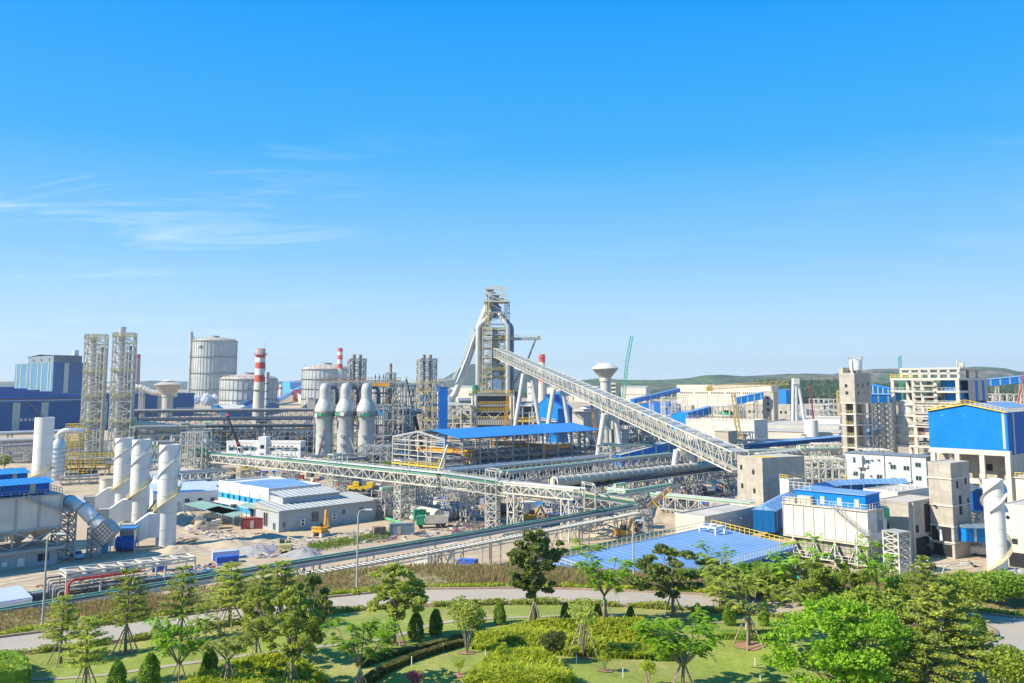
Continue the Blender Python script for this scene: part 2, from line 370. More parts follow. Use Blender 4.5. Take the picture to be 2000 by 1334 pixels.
def ground_band(pts,wd,name,mt,z,off=0):
    g=[G(*p) for p in pts]; P_=[]
    for a,b in zip(g,g[1:]):
        for i in range(10): P_.append(a.lerp(b,i/10))
    P_.append(g[-1]); m=MB()
    sm=[P_[0]]+[(P_[i-1]+P_[i]*2+P_[i+1])/4 for i in range(1,len(P_)-1)]+[P_[-1]]
    E=[]
    for i,p in enumerate(sm):
        d=(sm[min(i+1,len(sm)-1)]-sm[max(i-1,0)]).normalized(); s=Vector((-d.y,d.x,0)); w_=wd*(1+.12*math.sin(i*1.7)); E.append((p+s*(off-w_/2),p+s*(off+w_/2)))
    for a,b in zip(E,E[1:]): m.q(*[(v.x,v.y,z) for v in (a[0],b[0],b[1],a[1])])
    return struct(m.build(name,mt))
for k,tr in enumerate([[(-40,1142),(120,1112),(260,1095),(400,1068),(560,1062),(740,1038),(820,1018)],[(340,1045),(420,1048),(520,1060),(640,1052)],[(870,1075),(960,1040),(1060,1020),(1180,1005),(1300,985)],[(1700,1110),(1800,1108),(1900,1100),(2010,1118)]]):
    ground_band(tr,7.5,'dirt_track','track_dirt',.045+.004*k)
    for o_ in (-1.9,-1.2,.9,1.6): ground_band(tr,.35,'wheel_rut','rut_dirt',.065+.004*k,o_)
m=MB(); m.q((-16000,5200,.5),(-500,5200,.5),(-500,26000,.5),(-16000,26000,.5)); struct(m.build('sea','sea'))
def interp(pts,x):
    if x<=pts[0][0]: a,b=pts[0],pts[1]
    elif x>=pts[-1][0]: a,b=pts[-2],pts[-1]
    else:
        for a,b in zip(pts,pts[1:]):
            if a[0]<=x<=b[0]: break
    return a[1]+(b[1]-a[1])*(x-a[0])/(b[0]-a[0])
def wl(l): return [tuple(G(px,py,GZ)[:2]) for px,py in l]
FAR=wl([(-120,1262),(0,1246),(112,1232),(230,1219),(340,1206),(420,1195),(520,1182),(640,1168),(740,1158),(830,1152),(1000,1150),(1120,1152),(1250,1157),(1380,1163),(1500,1170),(1620,1179),(1750,1188),(1900,1197),(2000,1209),(2120,1222)])
NEAR=wl([(-120,1296),(0,1280),(130,1263),(260,1248),(360,1233),(460,1216),(560,1203),(700,1188),(800,1182),(1000,1176),(1130,1177),(1250,1183),(1400,1192),(1540,1203),(1700,1215),(1850,1228),(1940,1240),(2120,1262)])
CREST=wl([(-160,1218),(0,1200),(120,1190),(200,1180),(330,1160),(450,1142),(600,1126),(700,1116),(830,1105),(950,1107),(1080,1112),(1200,1119),(1350,1124),(1500,1128),(1700,1130),(1850,1135),(2000,1143),(2160,1152)])
def hsh(x,y):
    return math.sin(x*.21+1.3*math.sin(y*.17))*.5+math.sin(y*.31+x*.11+2)*.5
def gz(x,y):
    k=max(0,min(1,(interp(NEAR,x)-2.0-y)/7)); k=k*k*(3-2*k)
    return GZ+k*(.35+.45*hsh(x,y))
X0,X1=-100,105; NX,NY=150,60
m=MB()
cols=[X0+(X1-X0)*i/NX for i in range(NX+1)]
for x in cols:
    yn=interp(NEAR,x)-1.2
    for j in range(NY+1):
        y=35+(yn-35)*j/NY; m.v.append((x,y,gz(x,y)))
for i in range(NX):
    for j in range(NY):
        a=i*(NY+1)+j; m.f.append((a,a+NY+1,a+NY+2,a+1))
struct(m.build('lawn','grass',smooth=True))
def strip(la,lb,za,zb,name,mt,dz=0,n=120,rows=1,rough=0):
    m=MB(); 
    for i in range(n+1):
        x=X0+(X1-X0)*i/n
        ya=la(x); yb=lb(x)
        for r in range(rows+1):
            t=r/rows; j=0 if r in (0,rows) else rough*hsh(x*1.7,ya*3+r*5)
            m.v.append((x,ya+(yb-ya)*t,za+(zb-za)*t+dz+j))
    for i in range(n):
        for r in range(rows):
            a=i*(rows+1)+r; m.f.append((a,a+rows+1,a+rows+2,a+1))
    return struct(m.build(name,mt,smooth=rows>1))
fN=lambda x:interp(NEAR,x); fF=lambda x:interp(FAR,x); fC=lambda x:interp(CREST,x)
strip(lambda x:fN(x)-1.25,lambda x:fN(x)+.05,GZ,GZ,'verge','soil',-.01)
strip(lambda x:fN(x),lambda x:fF(x),GZ,GZ,'road','asphalt',.004)
strip(lambda x:fF(x)-.02,lambda x:fC(x),GZ,GZ,'bank','bank_grass',0.0,rows=5,rough=.3)
strip(lambda x:fC(x),lambda x:fC(x)+11,GZ,-.3,'embankment','bank_grass',0,rows=6,rough=.4)
m=MB(); bp=[G(px,py,GZ) for px,py in [(1925,1238),(1946,1249),(1949,1258),(1944,1266),(1925,1279),(1885,1296),(1830,1330),(1800,1370),(2160,1420),(2160,1250)]]
m.q(*[(p.x,p.y,GZ+.85) for p in bp]); m.build
# side road climbs level with the lawn on the right
BR=m; ro=m.build('side_road','asphalt'); struct(ro)
def kerb(name,f,h=.22,wd=.35,pts=None):
    m=MB(); n=160
    P_=pts or [(X0+(X1-X0)*i/n,f(X0+(X1-X0)*i/n)) for i in range(n+1)]
    for a,b in zip(P_,P_[1:]):
        z=GZ if not pts else GZ+.8
        m.beam((a[0],a[1],z+h/2),(b[0],b[1],z+h/2),wd,h)
    return struct(m.build(name,'kerb'))
kerb('kerb_far',lambda x:fF(x)+.1); kerb('kerb_near',lambda x:fN(x)-.1,.15,.25)
kerb('kerb_corner',None,.2,.3,[(p.x,p.y) for p in bp[:7]])
# garden path
m=MB(); pp=[G(px,py,GZ) for px,py in [(0,1334),(200,1322),(420,1300),(560,1285),(700,1262),(800,1236),(850,1222),(930,1214),(1050,1213),(1160,1213),(1300,1216),(1420,1219)]]
for a,b in zip(pp,pp[1:]):
    n=8
    for i in range(n):
        p=a.lerp(b,i/n); q=a.lerp(b,(i+1)/n); d=(q-p).normalized(); s=Vector((-d.y,d.x,0))*.35
        m.q(*[(v.x,v.y,gz(v.x,v.y)+.05) for v in (p-s,q-s,q+s,p+s)])
struct(m.build('garden_path','path'))
def hill(name,prof,D,dep,mt,amp=6,front=0):
    m=MB(); n=140; rows=22; p0=prof[0][0]; p1=prof[-1][0]
    rr=random.Random(name)
    ph=[rr.uniform(0,6) for _ in range(8)]
    for i in range(n+1):
        px=p0+(p1-p0)*i/n
        zt=max(0.5,CH+(748-interp(prof,px))/FP*D)
        x=(px-1000)/FP*D
        for j in range(rows+1):
            t=j/rows; y=D-dep+2*dep*t
            s=math.sin(math.pi*t)**1.2
            nzv=sum(math.sin(x*k*.008+ph[q])*math.sin(y*k*.009+ph[q+4])/k for q,k in enumerate((1,2.1,3.7,6.3)))
            m.v.append((x*(y/D)**.5,y,max(-1,zt*s+amp*nzv*s*(1 if t<.42 else .15)-1*(1-s))))
    for i in range(n):
        for j in range(rows):
            a=i*(rows+1)+j; m.f.append((a,a+rows+1,a+rows+2,a+1))
    return struct(m.build(name,mt,smooth=True))
hill('hill_left',[(820,748),(860,745),(880,735),(905,718),(918,713),(940,711),(975,713),(1005,720),(1030,730),(1070,741),(1130,748)],3200,500,'hill_far')
hill('hill_right',[(1090,749),(1160,744),(1200,742),(1290,742),(1340,739),(1375,733),(1410,732),(1450,735),(1490,733),(1535,730),(1570,734),(1610,736),(1660,726),(1700,721),(1760,720),(1800,725),(1850,722),(1900,716),(1950,719),(2000,732),(2080,746)],2700,600,'hill_mat',8)
hill('hill_near',[(1500,765),(1545,742),(1580,737),(1620,734),(1660,738),(1700,745),(1760,752),(1850,748),(2050,745)],1900,260,'hill_mat',3)
hill('hill_horizon',[(-60,747),(100,745),(270,746),(300,743),(340,745),(560,745),(600,742),(640,741),(700,746),(900,748)],4800,300,'hill_far',1)

# ---------------------------------------------------------------- foliage helpers
def leaf(m,p,s,rr,flat=0,asp=1.6,d=None):
    """one leaf clump face: a bent diamond"""
    if d is None:
        d=Vector((rr.gauss(0,1),rr.gauss(0,1),rr.gauss(0,1)*(1-flat)))
    d=d.normalized() if d.length>1e-4 else Vector((1,0,0))
    u=d.cross(Vector((rr.gauss(0,.4+(1-flat)*.6),rr.gauss(0,.4+(1-flat)*.6),1))).normalized()*s*.5
    a=d*s*asp*.5; k=d.cross(u).normalized()*s*.18
    m.q(p-a,p+u+k,p+a,p-u+k)
def blob_leaves(m,c,r,n,s,rr,fl=(1,1,1),flat=.2,shell=.55):
    for _ in range(n):
        while True:
            v=Vector((rr.uniform(-1,1),rr.uniform(-1,1),rr.uniform(-1,1)))
            if .05<v.length<1: break
        L=v.length; v=v/L*(shell+(1-shell)*L)
        p=Vector(c)+Vector((v.x*r*fl[0],v.y*r*fl[1],v.z*r*fl[2]))
        leaf(m,p,s*rr.uniform(.6,1.25),rr,flat)
def stakes(root,rr,h=2.3,rad=1.3,n=4,tape=True):
    for k in range(n):
        a=k*2*math.pi/n+rr.uniform(-.3,.3)
        m=MB(); m.tube([(math.cos(a)*rad,math.sin(a)*rad,-.3),(math.cos(a)*.1,math.sin(a)*.1,h)],.06,6); m.build('support_pole','pole_wood',root)
    if tape:
        m=MB(); m.cyl((0,0,0),.16,h-.25,h+.15,8); m.build('tie_wrap','tarp_green',root)
PROTO={}
def tree_tier(key,H,rad,leafm,seed,first=.32,layers=8,s=.145,dens=1.0,stk=True):
    rr=random.Random(seed); root=bpy.data.objects.new('broadleaf_tree',None); sc.collection.objects.link(root)
    t=MB(); t.tube([(0,0,-.4),(.05,.03,H*.3),(-.04,.05,H*.65),(0,0,H*.97)],[.15,.12,.07,.02],8)
    c=MB()
    for L in range(layers):
        f=first+(1-first)*L/(layers-.4); z=H*f; R_=rad*(1-((f-first)/(1-first))**1.7)*rr.uniform(.8,1.05)+.35
        nb=max(4,int(8-L*.4)); a0=rr.uniform(0,6)
        for k in range(nb):
            a=a0+k*2*math.pi/nb+rr.uniform(-.25,.25); Lb=R_*rr.uniform(.75,1.1); rise=rr.uniform(.03,.22)*Lb
            e=Vector((math.cos(a)*Lb,math.sin(a)*Lb,z+rise)); b=Vector((0,0,z-.1)); mid=b.lerp(e,.5)+Vector((0,0,.1*Lb))
            t.tube([b,mid,e],[.045,.03,.012],5)
            nl=int(100*dens*(.5+Lb/rad))
            for _ in range(nl):
                q=rr.uniform(.22,1.08); wdt=.27*(.4+q)*min(1.2,Lb*.5+.3)
                p=b.lerp(e,q)+Vector((rr.gauss(0,wdt*.5),rr.gauss(0,wdt*.5),rr.gauss(0,.07)+.06))
                leaf(c,p,s*rr.uniform(.6,1.2),rr,.75)
    t.build('trunk','bark',root,smooth=True); c.build('crown',leafm,root)
    if stk: stakes(root,rr)
    PROTO[key]=(root,H); return root
def tree_round(key,H,crown,leafm,seed,n=26,s=.24,per=230,base=.36,stk=True,fl=.8,limbs=6,nm='shade_tree'):
    rr=random.Random(seed); root=bpy.data.objects.new(nm,None); sc.collection.objects.link(root)
    t=MB(); z0=H*base; t.tube([(0,0,-.4),(.06,.02,z0*.6),(0,.05,z0),(.1,0,H*.8)],[.2,.16,.13,.04],8)
    c=MB(); cz=(z0+H)/2; hz=(H-z0)/2
    for i in range(int(n*2.3)):
        th=rr.uniform(0,6.283); u=rr.uniform(-1,1)
        k=math.sqrt(max(0,1-u*u)); q=rr.uniform(.25,1.0)**.6*.92; lob=1+.30*math.sin(th*2+seed)+.18*math.sin(th*3+u*4+seed*2); p=Vector((math.cos(th)*k*crown*q*lob,math.sin(th)*k*crown*q*lob,cz+u*hz*.9*(1+.15*math.sin(th*3))))
        r=rr.uniform(.10,.20)*crown*(1-.25*abs(u))
        blob_leaves(c,p,r,int(per*.62*(r/crown/.20)**1.5),s,rr,(1.4,1.4,fl*.85),.35,.15)
        if i<limbs*3: 
            b=Vector((0,0,z0*.85+rr.uniform(0,.25)*(H-z0))); t.tube([b,b.lerp(p,.5)+Vector((0,0,.15)),p],[.07,.045,.015],5)
    t.build('trunk','bark',root,smooth=True); c.build('crown',leafm,root)
    if stk: stakes(root,rr)
    PROTO[key]=(root,H); return root
def tree_feather(key,H,rad,leafm,seed,limbs=6,fronds=11,s=.17,base=.35,stk=True):
    rr=random.Random(seed); root=bpy.data.objects.new('flame_tree',None); sc.collection.objects.link(root)
    t=MB(); z0=H*base; t.tube([(0,0,-.4),(.05,0,z0*.5),(0,.06,z0)],[.17,.14,.12],8)
    c=MB()
    ends=[]
    for k in range(limbs):
        a=k*6.283/limbs+rr.uniform(-.3,.3); L=rad*rr.uniform(.5,.85); top=H*rr.uniform(.62,.93)
        e=Vector((math.cos(a)*L,math.sin(a)*L,top)); b=Vector((0,0,z0-.1)); mid=b.lerp(e,.5)+Vector((math.cos(a)*.3,math.sin(a)*.3,-.2))
        t.tube([b,mid,e],[.09,.06,.025],6); ends.append(e)
        for q in range(6):
            a2=a+rr.uniform(-1.4,1.4); f=rr.uniform(.25,1); o=(b.lerp(mid,f*2) if f<.5 else mid.lerp(e,f*2-1)); L2=rad*rr.uniform(.18,.5); e2=o+Vector((math.cos(a2)*L2,math.sin(a2)*L2,rr.uniform(.1,.9))); t.tube([o,e2],[.03,.01],5); ends.append(e2)
    for e in ends:
        for k in range(int(fronds*.8)):
            a=rr.uniform(0,6.283); L=rr.uniform(.4,.95); up=rr.uniform(.05,.5)
            e0=e+Vector((rr.gauss(0,.22),rr.gauss(0,.22),rr.gauss(0,.15)))
            d=Vector((math.cos(a),math.sin(a),0)); side=Vector((-d.y,d.x,0))
            for j in range(7):
                q=(j+1)/7; p=e0+d*L*q+Vector((0,0,up*q-.6*q*q*L))
                for sg in (-1,1):
                    w_=s*1.25*(1-.55*abs(q-.5))
                    a1=p+side*sg*w_+Vector((0,0,-.07+rr.uniform(-.04,.04))); dd=d*.055
                    c.q(p-dd,a1-dd,a1+dd,p+dd)
    t.build('trunk','bark',root,smooth=True); c.build('crown',leafm,root)
    if stk: stakes(root,rr)
    PROTO[key]=(root,H); return root
def topiary(key,H,r,leafm,seed):
    rr=random.Random(seed); root=bpy.data.objects.new('clipped_shrub',None); sc.collection.objects.link(root)
    t=MB(); t.tube([(0,0,-.2),(0,0,H*.9)],[.06,.02],6); t.build('trunk','bark',root)
    c=MB()
    for i in range(2600):
        z=rr.uniform(.08,1); R_=r*math.sin(math.pi*min(1,(z*.72+.26)))**.6; a=rr.uniform(0,6.283); q=R_*math.sqrt(rr.uniform(.35,1))
        lump=1+.10*math.sin(a*3+z*9)
        leaf(c,Vector((math.cos(a)*q*lump,math.sin(a)*q*lump,z*H)),.13*rr.uniform(.6,1.3),rr,.1)
    c.build('foliage',leafm,root); PROTO[key]=(root,H); return root
def shrub(key,H,r,leafm,seed,n=900,s=.14,stems=6,bare=.35):
    rr=random.Random(seed); root=bpy.data.objects.new('garden_shrub',None); sc.collection.objects.link(root)
    t=MB(); c=MB()
    for k in range(stems):
        a=k*6.283/stems+rr.uniform(-.3,.3); e=Vector((math.cos(a)*r*.6,math.sin(a)*r*.6,H*rr.uniform(.6,.9))); t.tube([(0,0,-.2),(e.x*.35,e.y*.35,H*.35),e],[.05,.04,.015],5)
        blob_leaves(c,e,r*.5,n//stems,s,rr,(1,1,.9),.2,.2)
    blob_leaves(c,(0,0,H*.8),r*.6,n//5,s,rr)
    t.build('stem','bark',root); c.build('foliage',leafm,root); PROTO[key]=(root,H); return root
# ---------------------------------------------------------------- garden planting
tree_tier('tierA',6.2,1.75,'leaf_olive',11,.36,6)
tree_tier('tierB',7.5,2.0,'leaf_olive',12,.36,7)
tree_tier('tierC',6.5,3.4,'leaf_olive',13,.2,10,.17,2.0,False)
tree_tier('tierD',7.2,3.0,'leaf_olive',14,.25,9,.17,1.6,False)
tree_round('darkA',9.0,3.0,'leaf_dark',21,36,.27,250,.33)
tree_round('oliveA',7.0,2.9,'leaf_olive',22,30,.25,220,.34)
tree_round('oliveB',6.5,3.2,'leaf_dark',23,24,.26,220,.30,True,.6)
tree_round('brightA',8.5,5.2,'leaf_bright',24,60,.25,300,.12,False,.75)
tree_round('oliveC',6.0,3.3,'leaf_mid',25,26,.25,220,.2,False)
tree_feather('featherA',8.0,3.2,'leaf_bright',31)
tree_feather('featherB',6.6,3.6,'leaf_olive',32,7,8)
tree_feather('featherC',6.6,3.4,'leaf_bright',33,7,10,.2,.3)
tree_feather('featherD',6.0,2.4,'leaf_bright',34,5,5)
topiary('cone',2.6,.72,'leaf_topiary',41); topiary('column',2.8,.85,'leaf_topiary',42)
shrub('multi',4.6,1.7,'leaf_olive',51,1500,.17,7)
shrub('bushy',2.9,1.25,'leaf_dark',52,1900,.17,5)
shrub('small',2.0,.8,'leaf_lime',53,420,.13,4)
shrub('thin',5.6,1.3,'leaf_olive',54,500,.17,5)
shrub('flowering',1.9,1.2,'flower',55,700,.14,6)
shrub('wild',4.2,2.6,'leaf_mid',56,3600,.22,11)
shrub('wildgreen',3.4,2.8,'leaf_topiary',57,3400,.24,9)
used={}
def plant(key,px,py,pt,label,cat='tree',group=None,rz=None,wide=1.0,lean=0):
    p=G(px,py,GZ+.3); p.z=gz(p.x,p.y) if p.y<interp(NEAR,p.x) else GZ
    H=Zat(pt,p.y)-p.z; root,H0=PROTO[key]
    o=root if key not in used else copy_tree(root); used[key]=1
    s=H/H0; o.location=p; o.scale=(s*wide,s*wide,s); o.rotation_euler=(0,lean,rz if rz is not None else rnd.uniform(0,6.28))
    tag(o,label,cat,group); return o
T='staked young trees along the garden road'
plant('tierA',119,1288,1160,'tiered green tree on stakes, between far left lamp post and the next tree','tree',T)
plant('tierA',166,1348,1200,'short tiered tree at bottom left, its crown in front of the road edge','tree',T)
plant('tierB',245,1270,1108,'tall tiered tree on four stakes right of red bent pipe','tree',T)
plant('tierB',353,1252,1102,'tiered tree left of centre standing before the dark belt, roadside','tree',T)
plant('featherC',348,1345,1192,'bright feathery tree on stakes at bottom left beside clipped shrubs','tree',T,wide=.75)
plant('tierA',449,1215,1096,'flat topped tiered tree beyond the road, left of olive cluster','tree',T,wide=1.25)
plant('tierB',510,1235,1100,'narrow tiered tree just right of flat topped roadside tree','tree',T)
plant('tierA',548,1205,1094,'farthest tiered tree on road bank, crown against the grey belt','tree',T,wide=1.3)
plant('featherB',443,1350,1178,'sparse bare limbed tree with few green fronds at bottom left','tree',T,wide=.8)
plant('oliveA',500,1300,1148,'olive round crowned tree on four stakes behind the lime bed','tree',T,wide=.8)
plant('oliveA',567,1350,1158,'large olive tree in front of the lime leafed bed','tree',T,wide=.75)
plant('oliveB',603,1300,1118,'dark green tree with green trunk wrap behind large olive tree','tree',T,wide=.62)
plant('featherA',703,1350,1188,'bright feathery tree at bottom, left of the low curved hedges','tree',T,wide=.95)
plant('featherD',748,1278,1200,'small bright tree beside road in front of round olive tree','tree',T)
plant('oliveA',770,1252,1107,'round olive tree by the road, left of lone clipped shrubs','tree',T,wide=1.0)
plant('multi',912,1278,1172,'multi stemmed small tree with soil ring near curved hedges','tree','small garden trees')
plant('darkA',1044,1226,1032,'tall dark dense tree on stakes at centre, highest in the garden','tree',T,wide=.9)
plant('featherA',1181,1228,1056,'bright feathery tree on stakes right of the tall dark tree','tree',T,rz=1)
plant('thin',1139,1284,1158,'thin young tree on tall stakes in front of lime bed','tree','small garden trees')
stakes(bpy.data.objects['garden_shrub.003'] if False else PROTO['thin'][0],rnd,3.4,1.5,4,False)
plant('bushy',1079,1299,1234,'small dark round bush tree with soil ring on lawn','shrub','small garden trees')
plant('small',1181,1314,1275,'tiny pale shrub right of the dark round bush','shrub','small garden shrubs')
plant('small',980,1303,1258,'thin sprig shrub in front of long lime bed','shrub','small garden shrubs')
plant('small',897,1325,1290,'bare twiggy shrub on open lawn near bottom','shrub','small garden shrubs')
plant('flowering',810,1342,1316,'pink flowering bush at bottom beside low hedge','shrub')
plant('oliveB',1314,1203,1064,'wide dark olive tree beside road in front of blue roof','tree',T,wide=1.1)
plant('featherB',1462,1262,1088,'spreading bare limbed tree on stakes on the right lawn','tree',T,wide=1.05)
plant('featherC',1335,1352,1190,'bright drooping feathery tree at bottom right of centre','tree',T,wide=1.1)
plant('small',1266,1345,1290,'thin shrub left of the bright drooping tree','shrub','small garden shrubs')
plant('featherD',1411,1180,1060,'wispy bare topped tree rising before the blue roof','tree',T)
plant('oliveC',1585,1190,1094,'olive tree beyond the road below white baghouse','tree',T,wide=.9)
plant('oliveC',1650,1187,1096,'second olive tree beyond road, right of its twin','tree',T,wide=.85,rz=2)
plant('featherD',1562,1178,1042,'thin feathery tree top against the white baghouse panels','tree',T)
plant('featherA',1716,1186,1048,'green feathery tree left of white lattice tower','tree',T,wide=.75)
plant('brightA',1645,1392,1180,'huge bright green round tree at bottom right','tree',wide=.98)
plant('oliveC',1760,1290,1150,'yellowish tree between huge green tree and lamp post','tree',T,wide=.9)
plant('tierD',1808,1215,1084,'layered olive tree left of curved right lamp post','tree',T,wide=.85)
plant('tierC',1845,1335,1142,'wide layered lime green tree before the right road bend','tree',T,wide=1.05)
plant('tierC',1815,1410,1238,'layered lime tree at bottom right corner foreground','tree',T,wide=1.05)
plant('wild',1884,1205,1128,'yellow green bush with broad leaves right of curved lamp','shrub','bank shrubs')
plant('wild',1975,1372,1275,'leafy lime bush in the bottom right corner','shrub','bank shrubs')
plant('wild',1700,1300,1165,'lime bush showing above the huge green tree','shrub','bank shrubs')
plant('wildgreen',1960,1180,1128,'dark green bush on bank at far right edge','shrub','bank shrubs')
plant('wildgreen',1910,1172,1132,'dark green bush below white chimney foot','shrub','bank shrubs')
plant('wildgreen',1768,1176,1135,'dark green bush below the white lattice tower','shrub','bank shrubs')
plant('wildgreen',1530,1166,1115,'dark grassy bush at right corner of blue roof','shrub','bank shrubs')
plant('wildgreen',1420,1166,1118,'dark grassy bush under the blue roof eave','shrub','bank shrubs')
plant('wildgreen',1480,1164,1112,'tall dark bush between two others under blue roof','shrub','bank shrubs')
plant('column',1912,1262,1200,'clipped yellow green column shrub at the road bend','shrub','clipped shrubs')
for i,(px,py,pt,k,l) in enumerate([(812,1243,1196,'column','clipped oval shrub nearest the low curved hedges'),(851,1233,1190,'cone','clipped shrub with soil ring right of the oval one'),
  (976,1218,1177,'column','clipped shrub left of tall dark tree'),(925,1222,1172,'cone','clipped shrub behind the multi stemmed small tree'),(1043,1217,1180,'cone','clipped shrub behind the trunk of tall dark tree'),
  (1105,1219,1177,'column','clipped shrub right of tall dark tree'),(1168,1224,1180,'cone','dark clipped shrub at the bright feathery tree trunk'),(1232,1224,1184,'cone','clipped cone shrub behind right end of lime bed'),
  (1363,1213,1178,'cone','clipped cone shrub right of the wide dark olive tree'),(1425,1218,1178,'column','clipped dome shrub left of spreading bare limbed tree'),(1492,1216,1180,'cone','clipped cone shrub right of spreading bare limbed tree'),
  (228,1350,1290,'column','lit yellow green clipped shrub at bottom left'),(291,1350,1276,'column','darker clipped shrub beside the yellow green one'),(408,1324,1264,'cone','tall clipped cone shrub left of the lime bed')]):
    plant(k,px,py,pt,l,'shrub','clipped shrubs')
# strappy lime beds (stuff)
def bed(poly,n,label,h=.95,mt='leaf_lime',seed=1):
    rr=random.Random(seed); pts=[G(px,py,GZ+.3) for px,py in poly]; x0=min(p.x for p in pts);x1=max(p.x for p in pts);y0=min(p.y for p in pts);y1=max(p.y for p in pts)
    def ins(x,y):
        c=False
        for a,b in zip(pts,pts[1:]+pts[:1]):
            if (a.y>y)!=(b.y>y) and x<(b.x-a.x)*(y-a.y)/(b.y-a.y)+a.x: c=not c
        return c
    m=MB(); k=0; n=int(n*.8)
    while k<n:
        x=rr.uniform(x0,x1);y=rr.uniform(y0,y1)
        if not ins(x,y): continue
        k+=1; z=gz(x,y); hh=h*(.75+.35*hsh(x*2.3,y*2.9))
        for b in range(5):
            a=rr.uniform(0,6.283); L=hh*rr.uniform(.7,1.25); d=Vector((math.cos(a),math.sin(a),0)); s=Vector((-d.y,d.x,0))*rr.uniform(.06,.10); o=Vector((x,y,z)); m1=o+d*.18*L+Vector((0,0,L*.75)); e=o+d*.55*L+Vector((0,0,L*rr.uniform(.75,1.05)))
            m.q(o-s,o+s,m1+s,m1-s); m.q(m1-s,m1+s,e)
    return stuff(m.build('ground_cover_bed',mt),label,'plants')
bed([(925,1242),(1010,1228),(1150,1226),(1262,1232),(1300,1262),(1290,1282),(1120,1284),(985,1280),(920,1268)],5200,'long lime green strappy leafed bed across the lawn')
bed([(905,1345),(955,1300),(1030,1290),(1085,1312),(1125,1350),(1000,1380)],2600,'round lime green bed at the bottom centre',1.1,seed=2)
bed([(330,1360),(440,1312),(530,1298),(590,1302),(640,1330),(600,1370)],2600,'lime green bed at bottom left under trees',1.0,seed=3)
bed([(1245,1265),(1290,1252),(1340,1262),(1330,1284),(1260,1284)],500,'darker strappy clump at right end of the lime bed',.9,'leaf_topiary',4)
def hedge(path,wd,ht,label,mt='leaf_hedge',dens=260,seed=1,s=.13,kind=None):
    rr=random.Random(seed); m=MB(); pts=[G(px,py,GZ+.3) for px,py in path]
    for a,b in zip(pts,pts[1:]):
        L=(b-a).length; d=(b-a)/L; sd_=Vector((-d.y,d.x,0))
        n=max(1,int(L/1.0))
        for i in range(int(L*dens)):
            q=rr.uniform(0,L); f=rr.uniform(-1,1); z=rr.uniform(0,1)
            if rr.random()<.5: z=1-abs(rr.gauss(0,.08))
            else: f=math.copysign(1-abs(rr.gauss(0,.12)),f)
            p=a+d*q+sd_*f*wd*.5; zz=(gz(p.x,p.y) if p.y<interp(NEAR,p.x) else GZ); leaf(m,Vector((p.x,p.y,zz+z*ht*(.9+.15*hsh(p.x*4,p.y*4)))),s*rr.uniform(.6,1.3),rr,.2)
        for i in range(n):
            p=a+d*(L*i/n); q=a+d*(L*(i+1)/n); z=(gz(p.x,p.y) if p.y<interp(NEAR,p.x) else GZ)
            m.beam((p.x,p.y,z+ht*.42),(q.x,q.y,z+ht*.42),wd*.8,ht*.84)
    o=m.build('hedge',mt)
    return tag(o,label,'hedge',kind=kind)
hedge([(700,1304),(760,1284),(820,1267),(870,1250),(900,1243)],.9,.6,'low brown green hedge, the rear of two curved ones',seed=2)
hedge([(712,1334),(760,1310),(820,1288),(870,1268),(902,1255)],.9,.65,'low clipped hedge, the front of two curved ones',seed=3)
hedge([(1400,1246),(1460,1250),(1530,1252)],1.2,.8,'dark clipped hedge in shade on the right lawn','leaf_topiary',seed=4)
hedge([(-20,1300),(10,1312),(22,1345)],3.0,1.7,'tall clipped green hedge mound in bottom left corner','leaf_topiary',340,seed=5,s=.2)
# roadside planting, too many plants to count
def strip_leaves(f,x0,x1,wd,h,n,mt,label,seed,s=.18,cat='plants',clump=1):
    rr=random.Random(seed); m=MB()
    for i in range(n):
        x=rr.uniform(x0,x1); y=f(x)+rr.uniform(-wd/2,wd/2)
        if clump and math.sin(x*1.9+seed)+math.sin(x*.83)+rr.uniform(-1,1)<-1.0: continue
        z=(gz(x,y) if y<interp(NEAR,x) else GZ); hh=h*(.65+.5*abs(hsh(x*3,y*3)))
        leaf(m,Vector((x,y,z+rr.uniform(.05,1)*hh)),s*rr.uniform(.6,1.3),rr,.2)
    return stuff(m.build('roadside_plants',mt),label,cat)
strip_leaves(lambda x:fN(x)-.9,-62,66,1.0,.75,22000,'leaf_olive','pale green low shrubs lining the near road edge',5)
strip_leaves(lambda x:fF(x)+1.3,-62,70,1.4,.55,22000,'leaf_lime','yellow green low plants lining the far road edge',6)
def tufts(f0,f1,x0,x1,n,mt,label,seed,h=.6):
    rr=random.Random(seed); m=MB()
    for i in range(n):
        x=rr.uniform(x0,x1); a,b=f0(x),f1(x); y=a+(b-a)*rr.uniform(0,1)
        if hsh(x*.9,y*1.3)+rr.uniform(-.8,.8)<-.3: continue
        hh=h*rr.uniform(.4,1.2)*(1+.5*hsh(x*.5,y))
        for k in range(3):
            q=rr.uniform(0,6.283); d=Vector((math.cos(q),math.sin(q),0))*hh*.4; s=Vector((-d.y,d.x,0)).normalized()*.07
            o=Vector((x+rr.uniform(-.2,.2),y+rr.uniform(-.2,.2),GZ)); m.q(o-s,o+s,o+d+Vector((0,0,hh)))
    return stuff(m.build('wild_grass',mt),label,'grass')
tufts(lambda x:fF(x)+1.5,lambda x:fC(x)+1,-66,72,26000,'leaf_dry','dry brown grass on the bank beyond the road',7)
tufts(lambda x:fC(x)-2.5,lambda x:fC(x)+1.5,20,72,9000,'leaf_grass','tall green reeds along the right bank top',8,1.3)
tufts(lambda x:fF(x)+1.5,lambda x:fC(x)+1,-66,72,6000,'leaf_grass','scattered green grass tufts on the bank',9,.5)
rr=random.Random(9)
